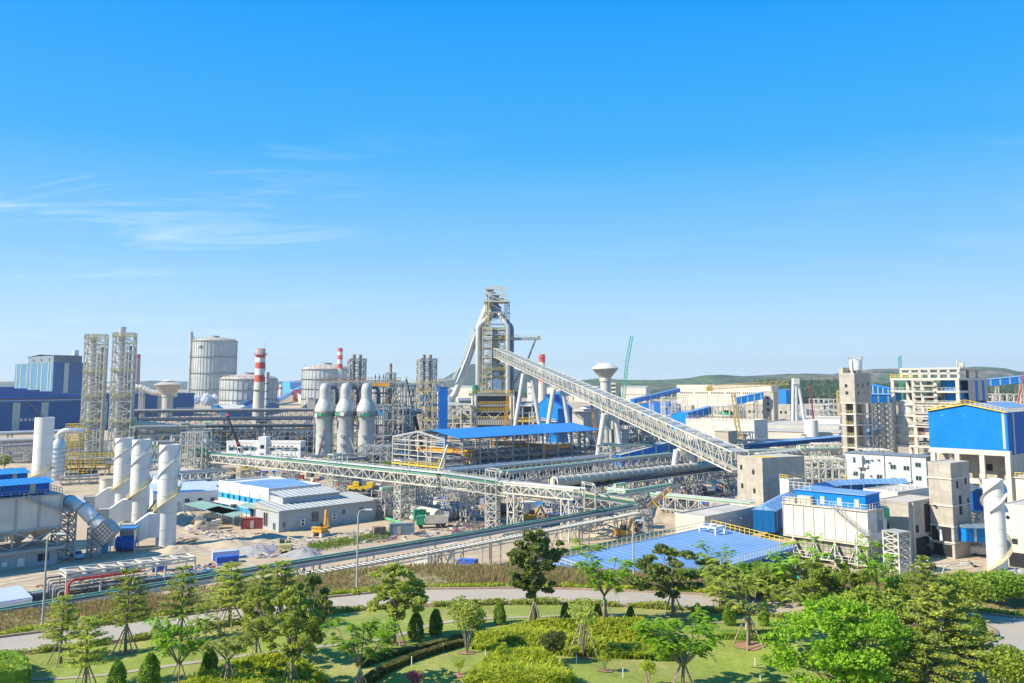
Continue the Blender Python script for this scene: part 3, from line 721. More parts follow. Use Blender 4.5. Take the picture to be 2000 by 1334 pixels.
for (px,py) in [(866,1273),(948,1293),(1126,1300),(1475,1296),(1485,1325),(1217,1328),(804,1302),(1457,1232)]:
    p=G(px,py,GZ+.3); p.z=gz(p.x,p.y); mk=MB(p); mk.cyl(p,.045,p.z-.1,p.z+.75,6); o=mk.build('irrigation_riser','paint_white')
    tag(o,'thin white irrigation riser standing in the garden lawn','sprinkler','irrigation risers')
# soil rings
m=MB()
for (px,py,r) in [(1462,1262,1.5),(912,1278,.9),(1079,1299,.9),(1181,1314,.8),(776,1252,1.0),(245,1270,1.0),(851,1233,.8),(1139,1284,.7),(897,1325,.6)]:
    p=G(px,py,GZ+.3)
    pts=[]
    for k in range(12):
        a=k*6.283/12; x=p.x+math.cos(a)*r*rr.uniform(.8,1.1); y=p.y+math.sin(a)*r*rr.uniform(.8,1.1); pts.append((x,y,gz(x,y)+.06))
    m.q(*pts)
struct(m.build('soil_ring','soil'))
# ---------------------------------------------------------------- generic plant builders
D45=R(45)
def corner(px,pyb,pyt,pl,pr,rot=D45):
    """near corner of a box building: returns A, length along u (right,away), v (left,away), height"""
    A=G(px,pyb); u=(math.cos(rot),math.sin(rot)); v=(-math.sin(rot),math.cos(rot))
    H=Zat(pyt,A.y)
    return A,abs(solve(A,u,pr,H*.5)),abs(solve(A,v,pl,H*.5)),H
def window(root,x,y,z,w_,h_,face,glass='glass',frame=None,name='window',d=.06):
    """face 'v': wall at local x=0 facing -x (lit side), centre at y;  face 'u': wall y=0 facing -y, centre at x"""
    m=MB()
    if face=='u': m.box(x-w_/2,x+w_/2,y-d,y+.05,z-h_/2,z+h_/2)
    else: m.box(x-d,x+.05,y-w_/2,y+w_/2,z-h_/2,z+h_/2)
    o=m.build(name,glass,root)
    if frame:
        f=MB(); t=.12
        for s in (-1,1):
            if face=='u':
                f.box(x+s*w_/2-t/2,x+s*w_/2+t/2,y-d-.05,y+.02,z-h_/2-t/2,z+h_/2+t/2); f.box(x-w_/2-t/2,x+w_/2+t/2,y-d-.045,y+.02,z+s*h_/2-t/2,z+s*h_/2+t/2)
            else:
                f.box(x-d-.05,x+.02,y+s*w_/2-t/2,y+s*w_/2+t/2,z-h_/2-t/2,z+h_/2+t/2); f.box(x-d-.045,x+.02,y-w_/2-t/2,y+w_/2+t/2,z+s*h_/2-t/2,z+s*h_/2+t/2)
        if face=='u': f.box(x-.05,x+.05,y-d-.03,y,z-h_/2,z+h_/2)
        else: f.box(x-d-.03,x,y-.05,y+.05,z-h_/2,z+h_/2)
        f.build('frame',frame,o)
    return o
def hollow(m,x0,x1,y0,y1,z0,z1,t=.3):
    m.box(x0,x1,y0,y0+t,z0,z1); m.box(x0,x1,y1-t,y1,z0,z1); m.box(x0,x0+t,y0+t,y1-t,z0,z1); m.box(x1-t,x1,y0+t,y1-t,z0,z1)
def shed(name,label,cat,px,pyb,pyt,pl,pr,wall,roof,rot=D45,ridge='u',rise=1.5,over=.4,group=None,parapet=0,size=None):
    """simple building: walls + roof; ridge along u or v, or flat with parapet"""
    A,lu,lv,H=corner(px,pyb,pyt,pl,pr,rot)
    if size: lu=size[0] or lu; lv=size[1] or lv
    t=thing(name,label,cat,A,rot,group)
    m=MB(); m.box(0,lu,0,lv,0,H)
    if ridge in('u','v') and rise>0:
        if ridge=='u':   # ridge line parallel to u, gables at x=0 and x=lu
            for x,s in ((0.002,1),(lu-.002,-1)): m.q((x,0,H),(x,lv,H),(x,lv/2,H+rise))
        else:
            for y in (0.002,lv-.002): m.q((0,y,H),(lu,y,H),(lu/2,y,H+rise))
    m.build('wall',wall,t)
    r=MB(); o=over; th=.18
    if parapet:
        r.box(.3,lu-.3,.3,lv-.3,H-.02,H+.06)
        p=MB(); hollow(p,-.05,lu+.05,-.05,lv+.05,H-.3,H+parapet,.3); p.build('parapet',wall,t)
    elif ridge=='u':
        k=rise/(lv/2)
        for s in (0,1):
            a=-o if s==0 else lv+o; za=H-o*k; b=lv/2; zb=H+rise
            r.q((-o,a,za+th),(lu+o,a,za+th),(lu+o,b,zb+th),(-o,b,zb+th)); r.q((-o,a,za),(lu+o,a,za),(lu+o,a,za+th),(-o,a,za+th))
            for x in (-o,lu+o): r.q((x,a,za),(x,b,zb),(x,b,zb+th),(x,a,za+th))
            r.q((-o,a,za),(lu+o,a,za),(lu+o,b,zb),(-o,b,zb))
    elif ridge=='v':
        k=rise/(lu/2)
        for s in (0,1):
            a=-o if s==0 else lu+o; za=H-o*k; b=lu/2; zb=H+rise
            r.q((a,-o,za+th),(a,lv+o,za+th),(b,lv+o,zb+th),(b,-o,zb+th)); r.q((a,-o,za),(a,lv+o,za),(a,lv+o,za+th),(a,-o,za+th))
            for y in (-o,lv+o): r.q((a,y,za),(b,y,zb),(b,y,zb+th),(a,y,za+th))
            r.q((a,-o,za),(a,lv+o,za),(b,lv+o,zb),(b,-o,zb))
    else: r.box(-o,lu+o,-o,lv+o,H,H+th)
    r.build('roof',roof,t)
    return t,lu,lv,H
def chimney_stack(name,label,px,pyb,pyt,rb,rt,bands,base_mat='concrete_light',group=None,plat=True,cat='chimney'):
    """bands: list of (f0,f1,material,partname) from base to top"""
    A=G(px,pyb); H=Zat(pyt,A.y); t=thing(name,label,cat,A,0,group)
    rr_=lambda f: rb+(rt-rb)*f
    for f0,f1,mt,nm in bands:
        m=MB(); m.lathe((0,0),[(rr_(f0)+(.01 if nm!='shaft' else 0),H*f0),(rr_(f1)+(.01 if nm!='shaft' else 0),H*f1)],28); smooth_cyl(m.build(nm,mt,t))
    if plat:
        for f in (.93,.55):
            m=MB(); z=H*f; r=rr_(f); m.lathe((0,0),[(r,z-.2),(r+1.1,z-.1),(r+1.1,z),(r,z)],24)
            pts=[((r+1.05)*math.cos(a*.449),(r+1.05)*math.sin(a*.449),z) for a in range(15)]
            m.rail(pts,1.1,3,.1); m.build('platform','red' if f>.9 else 'steel_beige',t)
        m=MB(); m.tube([(rr_(1)*.9,0,H-.5),(rr_(1)*.9,0,H+4)],.12,5); m.build('lightning_rod','steel',t)
    return t,H
def lattice_chimney(name,label,px,pyb,pyt,side,rot,pipes,n=12,group=None,matn='steel',plats=(.3,.5,.7,.97),platmat='steel_beige',ptop=0):
    A=G(px,pyb); H=Zat(pyt,A.y); t=thing(name,label,'tower',A,rot,group)
    m=MB(); m.trestle((0,0,0),0,side,side,H,n,.55*side/9); 
    m2=MB(); m2.trestle((side*.28,0,0),0,side*.36,side*.7,H*.99,n,.16*side/9)
    m.build('lattice_frame',matn,t); m2.build('inner_frame',matn,t)
    for (x,y,r,top,mt) in pipes:
        p=MB(); p.lathe((x,y),[(r,0),(r,H*top)],18,False); p.lathe((x,y),[(r*1.08,H*top-1.5),(r*1.08,H*top)],18,True)
        for k in range(1,8): p.lathe((x,y),[(r*1.06,H*top*k/8),(r*1.06,H*top*k/8+.3)],18,False)
        smooth_cyl(p.build('flue',mt,t))
    for f in plats:
        q=MB(); z=H*f; s=side*.55; q.box(-s,s,-s,s,z,z+.15) if False else q.box(-s,s,-s,-s*.35,z,z+.15); q.box(-s,-s*.4,-s*.35,s,z,z+.15)
        q.rail([(-s,-s,z),(s,-s,z)],1.2,1.2,.1); q.rail([(-s,-s,z),(-s,s,z)],1.2,1.2,.1); q.rail([(-s,-s*.35,z),(s,-s*.35,z)],1.2,1.2,.1); q.build('platform',platmat,t)
    return t,H
def gas_holder(label,px,pyb,pyw,pyd,rpx,bands,ribs=28,vent=True,roof='tank_roof'):
    A=G(px,pyb); sc_=A.y/FP; r=rpx*sc_; H=Zat(pyw,A.y); Hd=Zat(pyd,A.y)
    t=thing('gas_holder',label,'gas holder',A)
    m=MB(); m.lathe((0,0),[(r,0),(r,H)],64,False); smooth_cyl(m.build('shell','tank',t))
    m=MB(); prof=[(r*math.cos(a*math.pi/20),H+(Hd-H)*math.sin(a*math.pi/20)) for a in range(10)]+[(.1,Hd)]; m.lathe((0,0),[(r*1.015,H-.6),(r*1.015,H+.3)]+prof[1:],48,False); smooth_cyl(m.build('roof',roof,t))
    m=MB()
    for k in range(ribs+12):
        a=2*math.pi*k/(ribs+12); m.beam(((r+.3)*math.cos(a),(r+.3)*math.sin(a),0),((r+.3)*math.cos(a),(r+.3)*math.sin(a),H+.6),.42)
    m.build('vertical_ribs','steel',t)
    for k in range(1,bands+1):
        m=MB(); z=H*k/bands; m.lathe((0,0),[(r+.05,z-.35),(r+1.4,z-.3),(r+1.4,z),(r+.05,z)],48,False)
        m.lathe((0,0),[(r+1.35,z+1.0),(r+1.45,z+1.0),(r+1.45,z+1.15),(r+1.35,z+1.15)],48,False)
        m.build('walkway','steel_dark',t)
    if vent:
        m=MB(); m.cyl((0,0),r*.2,Hd-1,Hd+2.2,20); m.cyl((0,0),r*.22,Hd+2.2,Hd+2.8,20,r*.05); m.build('vent','tank_roof',t)
    m=MB()
    for k in range(26):
        a=2*math.pi*k/26; q=r*.88; zz=H+(Hd-H)*math.sqrt(max(0,1-.88**2)); m.box(q*math.cos(a)-.5,q*math.cos(a)+.5,q*math.sin(a)-.5,q*math.sin(a)+.5,zz-.5,zz+1.4)
    m.build('roof_vents','tank_roof',t)
    return t,r,H,Hd
def pipe_rack(name,label,p,q,z,wd=5,n=None,pipes=3,mt='steel',pm='silver_pipe',group=None,th=2.2,every=18,belt=None,seed=1,pr=.45,rail=None,top=False,cat='pipe rack'):
    """elevated truss girder between ground points p and q carrying pipes; trestles below"""
    rr=random.Random(seed); p=Vector((p[0],p[1],0));q=Vector((q[0],q[1],0)); d=q-p; L=d.length; ang=math.atan2(d.y,d.x)
    zz=z if isinstance(z,(tuple,list)) else (z,z)
    t=thing(name,label,cat,p,ang,group)
    n=n or max(4,int(L/2.8)); a=(0,0,zz[0]-th); b=(L,0,zz[1]-th)
    m=MB(); m.truss(a,b,wd,th,n,.20,top=True); m.build('girder',mt,t)
    k=max(1,round(L/every))
    for i in range(k+1):
        f=(i+.15)/(k+.3) if k>0 else .5; x=L*f; h=zz[0]+(zz[1]-zz[0])*f-th
        m=MB(); m.trestle((x,0,0),0,2.4 if every<30 else 3,wd*.95,h,max(2,int(h/3.2)),.26)
        m.build('trestle',mt,t)
    sl=(zz[1]-zz[0])
    for i in range(pipes):
        y=-wd*.38+wd*.76*(i/(max(1,pipes-1))); r=pr*rr.uniform(.45,1.1); m=MB(); zo=r+.12
        if rr.random()<.7: m.tube([(rr.uniform(-2,0),y,zz[0]+zo),(L+rr.uniform(0,2),y,zz[1]+zo)],r,8)
        else:
            x=rr.uniform(.25,.75)*L; hh=rr.uniform(1,2.2); zc=zz[0]+sl*x/L+zo; m.tube([(0,y,zz[0]+zo),(x-2,y,zc),(x-2,y,zc+hh),(x+2,y,zc+hh),(x+2,y,zc),(L,y,zz[1]+zo)],r,8)
        o=m.build('pipe',rr.choice([pm,pm,'steel','pale_green'] if pm!='belt' else ['belt']),t); smooth_cyl(o)
    if belt:
        m=MB(); m.truss((0,0,zz[0]+.1),(L,0,zz[1]+.1),wd*.5,.5,max(3,n//2),.12,diag=False); m.q((0,-wd*.22,zz[0]+.45),(L,-wd*.22,zz[1]+.45),(L,wd*.22,zz[1]+.45),(0,wd*.22,zz[0]+.45)); m.build('belt',belt,t)
    if rail:
        for s in (-1,1):
            m=MB(); m.rail([(0,s*wd*.55,zz[0]),(L,s*wd*.55,zz[1])],1.1,2.2,.09); m.build('handrail',rail,t)
    return t
def gallery(name,label,p,q,z0,z1,wd,ht,body,roof,stripe=None,legs=True,nstripe=6,group=None,legmat='steel_white',kmin=.15,every=35):
    """enclosed conveyor gallery between two ground points at floor heights z0,z1"""
    p=Vector((p[0],p[1],0));q=Vector((q[0],q[1],0)); d=q-p; L=d.length; ang=math.atan2(d.y,d.x)
    t=thing(name,label,'conveyor gallery',p,ang,group)
    def ring(x,z,o=0): return [(x,-wd/2-o,z-o),(x,wd/2+o,z-o),(x,wd/2+o,z+ht+o),(x,-wd/2-o,z+ht+o)]
    m=MB(); a=ring(0,z0);b=ring(L,z1)
    for i in range(4): k=(i+1)%4; m.q(a[i],b[i],b[k],a[k])
    m.q(*reversed(a)); m.q(*b); m.build('wall',body,t)
    m=MB(); o=.25
    m.q((-o,-wd/2-o,z0+ht-.05),(L+o,-wd/2-o,z1+ht-.05),(L+o,0,z1+ht+.6),(-o,0,z0+ht+.6)); m.q((-o,wd/2+o,z0+ht-.05),(L+o,wd/2+o,z1+ht-.05),(L+o,0,z1+ht+.6),(-o,0,z0+ht+.6))
    for (x,z) in ((-o,z0),(L+o,z1)): m.q((x,-wd/2-o,z+ht-.05),(x,wd/2+o,z+ht-.05),(x,0,z+ht+.6))
    m.build('roof',roof,t)
    if stripe:
        for i in range(nstripe):
            f=(i+.5)/nstripe; x=L*f; z=z0+(z1-z0)*f; w_=min(1.2,L/nstripe*.16)
            for s in (-1,1):
                m=MB(); y=s*(wd/2+.03); dz=(z1-z0)/L*w_
                m.q((x,y,z+.05),(x+w_,y,z+dz+.05),(x+w_,y,z+dz+ht-.1),(x,y,z+ht-.1)); m.build('wall_stripe',stripe,t)
    if legs:
        k=max(1,int(L/every))
        for i in range(k+1):
            f=(i+.5)/(k+1); x=L*f; h=z0+(z1-z0)*f
            if h<2: continue
            m=MB(); m.trestle((x,0,0),0,2.2,wd*.9,h,max(2,int(h/4)),.3); m.build('trestle',legmat,t)
    return t
def mobile_crane(label,pxb,pyb,pxt,pyt,mt='dark',tip='red',w_=.9):
    b=G(pxb,pyb); top=P(pxt,pyt,b.y); t=thing('mobile_crane',label,'crane',b,0,None)
    v=Vector((top.x-b.x,0,top.z-1.5)); p=Vector((0,0,1.8))
    m=MB()
    for i,(f0,f1,k) in enumerate([(0,.45,1),(.42,.75,.75),(.72,1,.5)]): m.beam(p+v*f0,p+v*f1,w_*k,w_*k*1.2)
    m.build('boom',mt,t)
    m=MB(); m.beam(p+v*.98,p+v*1.03,w_*.9,w_*1.2); m.beam(p+v*.44,p+v*.47,w_*1.15); m.build('boom_tip',tip,t)
    m=MB(); m.box(-4,4,-1.3,1.3,.8,1.8); m.box(2.2,4.4,-1.2,1.2,1.8,3.0); m.box(-2.2,-.2,-1.4,1.2,1.8,3.2); m.build('chassis','yellow',t)
    m=MB()
    for x in (-3,-1,1.2,3):
        for s in (-1,1): m.tube([(x,s*1.0,.55),(x,s*1.45,.55)],.55,12)
    m.build('wheels','rubber',t)
    m=MB(); m.beam(p+v,p+v+Vector((0,0,-min(8,v.z*.3))),.08); m.build('hoist_rope','dark',t)
    return t
# ---------------------------------------------------------------- left foreground: bag filter, ducts, white chimneys
A=G(116,1100); y0=A.y
z=lambda py:Zat(py,y0)
t=thing('dust_collector','grey panelled bag filter with hoppers and blue penthouse at far left','dust collector',A,D45)
LX=-52
m=MB(); m.box(LX,-.5,0,11,0,z(1070)); m.build('base_building','grey_wall',t)
m=MB(); m.box(LX,.4,-1.0,11.4,z(1070)+.003,z(1070)+.5); m.build('deck','concrete_plain',t)
zb,zt=z(1028),z(967)
m=MB(); m.box(LX,0,.6,10.5,zb,zt); m.build('casing','white_panel',t)
m=MB()
for k in range(11):
    x=0-k*4.0; m.box(x-.15,x+.15,.35,.6,zb-.2,zt+.1)
m.box(LX,.2,.3,10.8,zb-.25,zb); m.box(LX,.2,.3,10.8,zt,zt+.25)
m.build('stiffeners','steel',t)
zh=z(1064)
for k in range(6):
    m=MB(); x1=-.6-k*8; x0=x1-7.4
    for (a,b) in ((x0,(x0+x1)/2),((x0+x1)/2,x1)):
        c=(a+b)/2
        tp=[(a,1,zb-.26),(b,1,zb-.26),(b,9.5,zb-.26),(a,9.5,zb-.26)]; bt=[(c-.4,4.8,zh+.6),(c+.4,4.8,zh+.6),(c+.4,5.8,zh+.6),(c-.4,5.8,zh+.6)]
        for i in range(4): j=(i+1)%4; m.q(tp[i],bt[i],bt[j],tp[j])
    m.build('hopper','white_panel',t)
for k in range(7):
    m=MB(); x=-.5-k*8
    for yy in (.5,10.4): m.beam((x,yy,z(1070)+.5),(x,yy,zb),.35)
    m.beam((x,.5,zb-.5),(x,10.4,zb-.5),.3)
    if k<6:
        m.beam((x,.45,z(1070)+.5),(x-8,.45,zb-.3),.2); m.beam((x-8,.45,z(1070)+.5),(x,.45,zb-.3),.2)
    m.build('support_frame','steel',t)
m=MB(); m.box(LX,-2.0,2,9.5,zt+.5,z(941)); m.build('penthouse','blue_clad',t)
m=MB(); m.q((LX,1.4,z(941)-.1),(-1.2,1.4,z(941)-.1),(-1.2,6,z(934)),(LX,6,z(934))); m.q((LX,10,z(941)-.1),(-1.2,10,z(941)-.1),(-1.2,6,z(934)),(LX,6,z(934))); m.q((-1.2,1.4,z(941)-.1),(-1.2,10,z(941)-.1),(-1.2,6,z(934)));m.build('penthouse_roof','blue_roof2',t)
for k in range(7):
    m=MB(); x=-5-k*6.2; m.box(x-.5,x+.5,1.93,2.0,zt+.5,z(941)-.12); m.build('penthouse_stripe','stripe',t)
m=MB(); m.rail([(LX,.5,zt+.25),(0,.5,zt+.25)],1.1,1.5,.07); m.rail([(0,.5,zt+.25),(0,10.5,zt+.25)],1.1,1.5,.07); m.build('handrail','steel_blue',t)
m=MB(); m.beam((-7,.2,zt),(1.2,.0,zb+2.2),.5,.15); m.rail([(-7,.1,zt),(1.2,-.1,zb+2.2)],1,1,.08); m.build('stair','steel',t)
for x,w_,h_ in ((-3,2,1.4),(-13,2.2,1.2)): window(t,x,0,1.6,w_,h_,'u','dark','steel_blue')
for x,w_,h_ in ((-7,1.2,1.5),(-9.8,.9,.9),(-14.5,.8,.9)):
    m=MB(); m.box(x-w_/2,x+w_/2,-.45,0,1.2-h_/2,1.2+h_/2); m.build('air_conditioner','paint_white',t)
# second collector penthouse behind
B=A+Vector((-3,24,0))
t=thing('dust_collector','second bag filter behind, its blue penthouse roof left of lone white chimney','dust collector',B,D45)
ofs=-solve(B,(math.cos(D45),math.sin(D45)),60,12)
x1=-ofs
z2=lambda py:Zat(py,B.y-8)
m=MB(); m.box(x1-40,x1,0,10,5,z2(948)); m.build('casing','white_panel',t)
m=MB(); m.box(x1-40,x1-.5,1,9,z2(948)+.01,z2(920)); m.build('penthouse','blue_clad',t)
m=MB(); m.q((x1-40,.4,z2(920)-.1),(x1,.4,z2(920)-.1),(x1,5,z2(914)),(x1-40,5,z2(914))); m.q((x1-40,9.4,z2(920)-.1),(x1,9.4,z2(920)-.1),(x1,5,z2(914)),(x1-40,5,z2(914))); m.build('penthouse_roof','blue_roof2',t)
for k in range(4):
    m=MB(); x=x1-3-k*5; m.box(x-.4,x+.4,.93,1,z2(948),z2(920)-.1); m.build('penthouse_stripe','stripe',t)
for k in range(4):
    m=MB(); m.trestle((x1-3-k*11,5,0),0,3,8,5,2,.3); m.build('support_frame','steel',t)
# support tower under duct
c=G(128,1096); t=thing('support_tower','grey braced steel tower beneath the start of the big bent duct','support tower',c,D45)
m=MB(); m.trestle((0,2,0),0,3.0,4.2,z(998),6,.32); m.build('frame','steel',t)
m=MB(); m.beam((-1.5,-.2,3),(1.5,-.2,0),.4,.1); m.beam((-1.5,-.2,z(1030)),(1.5,-.2,z(1060)),.4,.1); m.build('stair','steel_blue',t)
# big bent duct
dd=y0+3
pts=[P(108,981,dd+4),P(122,981,dd+3),P(136,981,dd+2),P(149,984,dd+1),P(160,991,dd),P(172,1003,dd),P(184,1015,dd),P(198,1029,dd),P(212,1043,dd)]
c=G(165,1090); t=thing('flue_duct','big pale grey bent duct curving down from bag filter to fan','duct',c)
m=MB(c); m.tube(pts,1.38,26); smooth_cyl(m.build('duct','chimney_white',t))
m=MB(c)
for i in (1,2,4,6):
    d=(pts[i+1]-pts[i]).normalized(); m.tube([pts[i]-d*.12,pts[i]+d*.12],1.5,26)
m.build('flange','steel_blue',t)
m=MB(c); d=(pts[-1]-pts[-3]).normalized(); a=pts[-2]-d*.2; b=pts[-1]+d*.9; m.beam(a,b,3.6,3.6); m.build('fan_inlet_box','steel',t)
m=MB(c)
for k in range(6):
    f=k/5
    e=a.lerp(b,f)
    s=Vector((0,-1,0)); up=d.cross(s).normalized()
    m.beam(e+s*1.86-up*1.8,e+s*1.86+up*1.8,.1); g=(f-.5)*3.4
    m.beam(a+s*1.86+up*g,b+s*1.86+up*g,.1)
m.build('stiffeners','steel_dark',t)
m=MB(c); l=G(183,1088); m.trestle((l.x,l.y,0),0,2,2,z(1040),5,.22); m.build('support_leg','steel',t)
# fan house
c=G(238,1080); t=thing('fan_house','small blue fan shelter with white posts between bent duct and chimneys','shelter',c,R(8))
h=Zat(1033,c.y)
m=MB(); m.box(-2.6,2.6,0,3,h,h+.15); m.build('roof','blue_roof2',t)
m=MB()
for x in (-2.4,2.4):
    for yy in (.2,2.8): m.beam((x,yy,0),(x,yy,h),.22)
m.build('post','steel_white',t)
m=MB(); m.tube([(-1.6,2.0,1.6),(1.9,2.0,1.6)],1.5,20); m.box(-1.4,1.6,1.2,2.9,.3,1.4); smooth_cyl(m.build('fan_casing','blue_clad',t))
m=MB(); m.box(-4.2,-3,0,1.2,0,2.2); m.tube([(-4.5,.5,2.6),(-2.8,.5,2.6)],.7,12); m.build('motor','sky_blue',t)
# white chimneys with strakes
def white_chimney(label,px,pyb,pyt,r,strake,stair_f,turns=1.0,group='white steel chimneys',sh=.30):
    A=G(px,pyb); H=Zat(pyt,A.y); t=thing('chimney',label,'chimney',A,0,group)
    m=MB(); m.lathe((0,0),[(r,0),(r,H)],40,False); m.lathe((0,0),[(r,H),(r*.92,H),(r*.92,H-3)],40,False); smooth_cyl(m.build('shaft','chimney_white',t))
    for zz in [H*k/6 for k in range(1,6)]:
        m=MB(); m.lathe((0,0),[(r,zz-.06),(r+.05,zz-.05),(r+.05,zz+.05),(r,zz+.06)],40,False); m.build('flange_ring','steel_white',t)
    if strake:
        hs=H*sh
        for k in range(3):
            m=MB(); n=26; a0=k*2.094+.6
            for i in range(n):
                f0,f1=i/n,(i+1)/n
                def q(f,rr_): a=a0-f*math.pi*1.0; return (math.cos(a)*rr_,math.sin(a)*rr_,H-.02-hs*f)
                u=.06
                m.q(q(f0,r),q(f0,r+strake),q(f1,r+strake),q(f1,r))
            m.build('strake','chimney_white',t)
    m=MB(); m2=MB(); n=40; f0,f1=stair_f
    prev=None
    for i in range(n+1):
        f=i/n; a=-math.pi*1.02+f*math.pi*1.1*turns; zz=H*(f0+(f1-f0)*f); ro=r+.75
        ci,si=math.cos(a),math.sin(a)
        cur=[Vector((ci*r,si*r,zz)),Vector((ci*ro,si*ro,zz))]
        if prev: 
            m.q(prev[0],prev[1],cur[1],cur[0]); m2.beam(prev[1]+Vector((0,0,1.1)),cur[1]+Vector((0,0,1.1)),.07); m2.beam(prev[1]+Vector((0,0,.55)),cur[1]+Vector((0,0,.55)),.05)
            m2.beam(cur[1],cur[1]+Vector((0,0,1.1)),.05); m2.beam(prev[1],cur[1],.10)
        prev=cur
    m.build('spiral_stair','steel_beige',t); m2.build('stair_rail','steel_beige' if group=='x' else 'yellow_pale',t)
    return t,H

white_chimney('lone plain white chimney at far left without fins',77,1000,815,2.45,0,(.33,.47))
c1,_=white_chimney('rear white finned chimney, left of the group of three',236,1004,855,2.25,.30,(.22,.55),sh=.30)
c2,_=white_chimney('middle white finned chimney of three, with mesh clad breeching',269,1032,858,2.15,.30,(.26,.55),sh=.32)
c3,_=white_chimney('front white finned chimney of three beside the dirt yard',323,1066,868,2.05,.30,(.28,.58),sh=.34)
c4,_=white_chimney('white chimney with large fins and yellow spiral stair at far right',1950,1126,935,1.72,.55,(.02,.45),1.25,sh=.34)
for tt,(dx,L,h,w_,al) in ((c3,(-1.2,6.5,3.4,3.0,2.9)),(c2,(-1.2,6.5,3.6,3.0,3.05)),(c1,(-1.2,5.0,4.2,3.2,3.1))):
    d=Vector((math.cos(al),math.sin(al),0)); d=Vector((-.93,-.36,0)); s=Vector((-d.y,d.x,0))
    def ring(x,zc,hh,ww): 
        o=d*x; return [o+s*ww/2+Vector((0,0,zc-hh/2)),o-s*ww/2+Vector((0,0,zc-hh/2)),o-s*ww/2+Vector((0,0,zc+hh/2)),o+s*ww/2+Vector((0,0,zc+hh/2))]
    zc=4.6
    rs=[ring(1.2,zc,5,3.2),ring(3.6,zc,5,3.2),ring(6.4,zc-1.6,4.2,3.0),ring(9.0,zc-1.6,4.2,3.0)]
    m=MB()
    for a,b in zip(rs[:2],rs[1:3]):
        for i in range(4): m.q(a[i],b[i],b[(i+1)%4],a[(i+1)%4])
    m.build('breeching','chimney_white',tt)
    m=MB()
    for a,b in ((rs[2],rs[3]),):
        for i in range(4): m.q(a[i],b[i],b[(i+1)%4],a[(i+1)%4])
    m.q(*rs[3]); m.build('inlet_box','steel',tt)
    m=MB()
    for k in range(7):
        f=k/6; a=rs[2][1].lerp(rs[3][1],f); b=rs[2][2].lerp(rs[3][2],f); o=-s*.06; m.beam(a+o,b+o,.12)
        a=rs[2][1].lerp(rs[2][2],f); b=rs[3][1].lerp(rs[3][2],f); m.beam(a+o,b+o,.12)
        a=rs[3][1].lerp(rs[3][2],f);b=rs[3][0].lerp(rs[3][3],f); o=d*.06; m.beam(a+o,b+o,.12)
        a=rs[3][0].lerp(rs[3][1],f);b=rs[3][3].lerp(rs[3][2],f); m.beam(a+o,b+o,.12)
    m.build('stiffeners','steel_dark',tt)
# ---------------------------------------------------------------- yellow railed gas cleaning unit
A=G(152,930); t=thing('gas_cleaning_unit','steel unit with yellow railed decks below the two lattice towers','process unit',A,R(12)); Y=A.y
k_=PXS(Y); z=lambda py:Zat(py,Y)
def deck(t,x0,x1,y0,y1,zz,rm='yellow',fm='steel',name='deck',thk=.25,step=1.6,legs=None,rh=1.3):
    m=MB(); m.box(x0,x1,y0,y1,zz-thk,zz); o=m.build(name,fm,t)
    m=MB(); m.rail([(x0,y0,zz),(x1,y0,zz),(x1,y1,zz),(x0,y1,zz),(x0,y0,zz)],rh,step,.2); m.build('handrail',rm,o)
    return o
for (a,b,py) in ((-10,9,915),(-8,8,905),(-7,10,893),(-6,3,925)): deck(t,a*1.1,b*1.1,0,7,z(py)-.5,rh=1.8)
for (a,b,py) in ((-6,0,872),(-5,1.5,862),(-4,2,852),(-6,-1,838),(-3,1,845),(-6,0,880)): deck(t,a,b,3,6,z(py),rh=1.8)
m=MB()
for x in (-9,-4.5,0,4.5,9.5):
    for yy in (.5,6.5): m.beam((x,yy,0),(x,yy,z(893)),.4)
    m.beam((x,.5,0),(x+4.5,.5,z(915)),.2)
for x in (-5.5,-1):
    for yy in (3.2,5.8): m.beam((x,yy,0),(x,yy,z(838)),.35)
m.build('frame','steel_beige',t)
m=MB(); m.tube([(3,2,z(903)),(18,2,z(903))],1.5,16); smooth_cyl(m.build('scrubber_drum','silver_pipe',t))
m=MB(); m.tube([(-3,3,1.5),(6,3,1.5)],1.3,12); m.build('pump_set','steel_dark',t)
A=G(111,938); t=thing('scrubber_vessel','grey ringed vertical vessel with bent pipe on top, left of yellow decks','vessel',A); k_=PXS(A.y); z=lambda py:Zat(py,A.y)
r=12.5*k_
m=MB(); m.lathe((0,0),[(r,0),(r,z(868)),(r*.8,z(862)),(r*.42,z(857)),(r*.42,z(853))],30); smooth_cyl(m.build('shell','silver',t))
m=MB()
for k in range(7): m.lathe((0,0),[(r,z(930-k*9)),(r+.35,z(930-k*9)),(r+.35,z(930-k*9)+.3),(r,z(930-k*9)+.3)],30,False)
m.build('stiffener_ring','steel',t)
m=MB(); m.tube([(0,0,z(860)),(0,0,z(848)),(.8,0,z(844)),(2.2,0,z(841)),(4,0,z(841)),(8,2,z(843))],[r*.45]*6,16); smooth_cyl(m.build('outlet_elbow','silver',t))
# small concrete drum
A=G(208,970); t=thing('concrete_basin','round pale concrete basin left of the rear white chimney','tank',A); m=MB(); m.lathe((0,0),[(2.1,0),(2.1,Zat(934,A.y)),(1.8,Zat(934,A.y)),(1.8,1)],28); smooth_cyl(m.build('wall','concrete_light',t)); m=MB(); m.lathe((0,0),[(2.1,Zat(936,A.y)),(2.25,Zat(936,A.y)),(2.25,Zat(934,A.y)+.1),(2.1,Zat(934,A.y)+.1)],28); m.build('rim','concrete_plain',t)
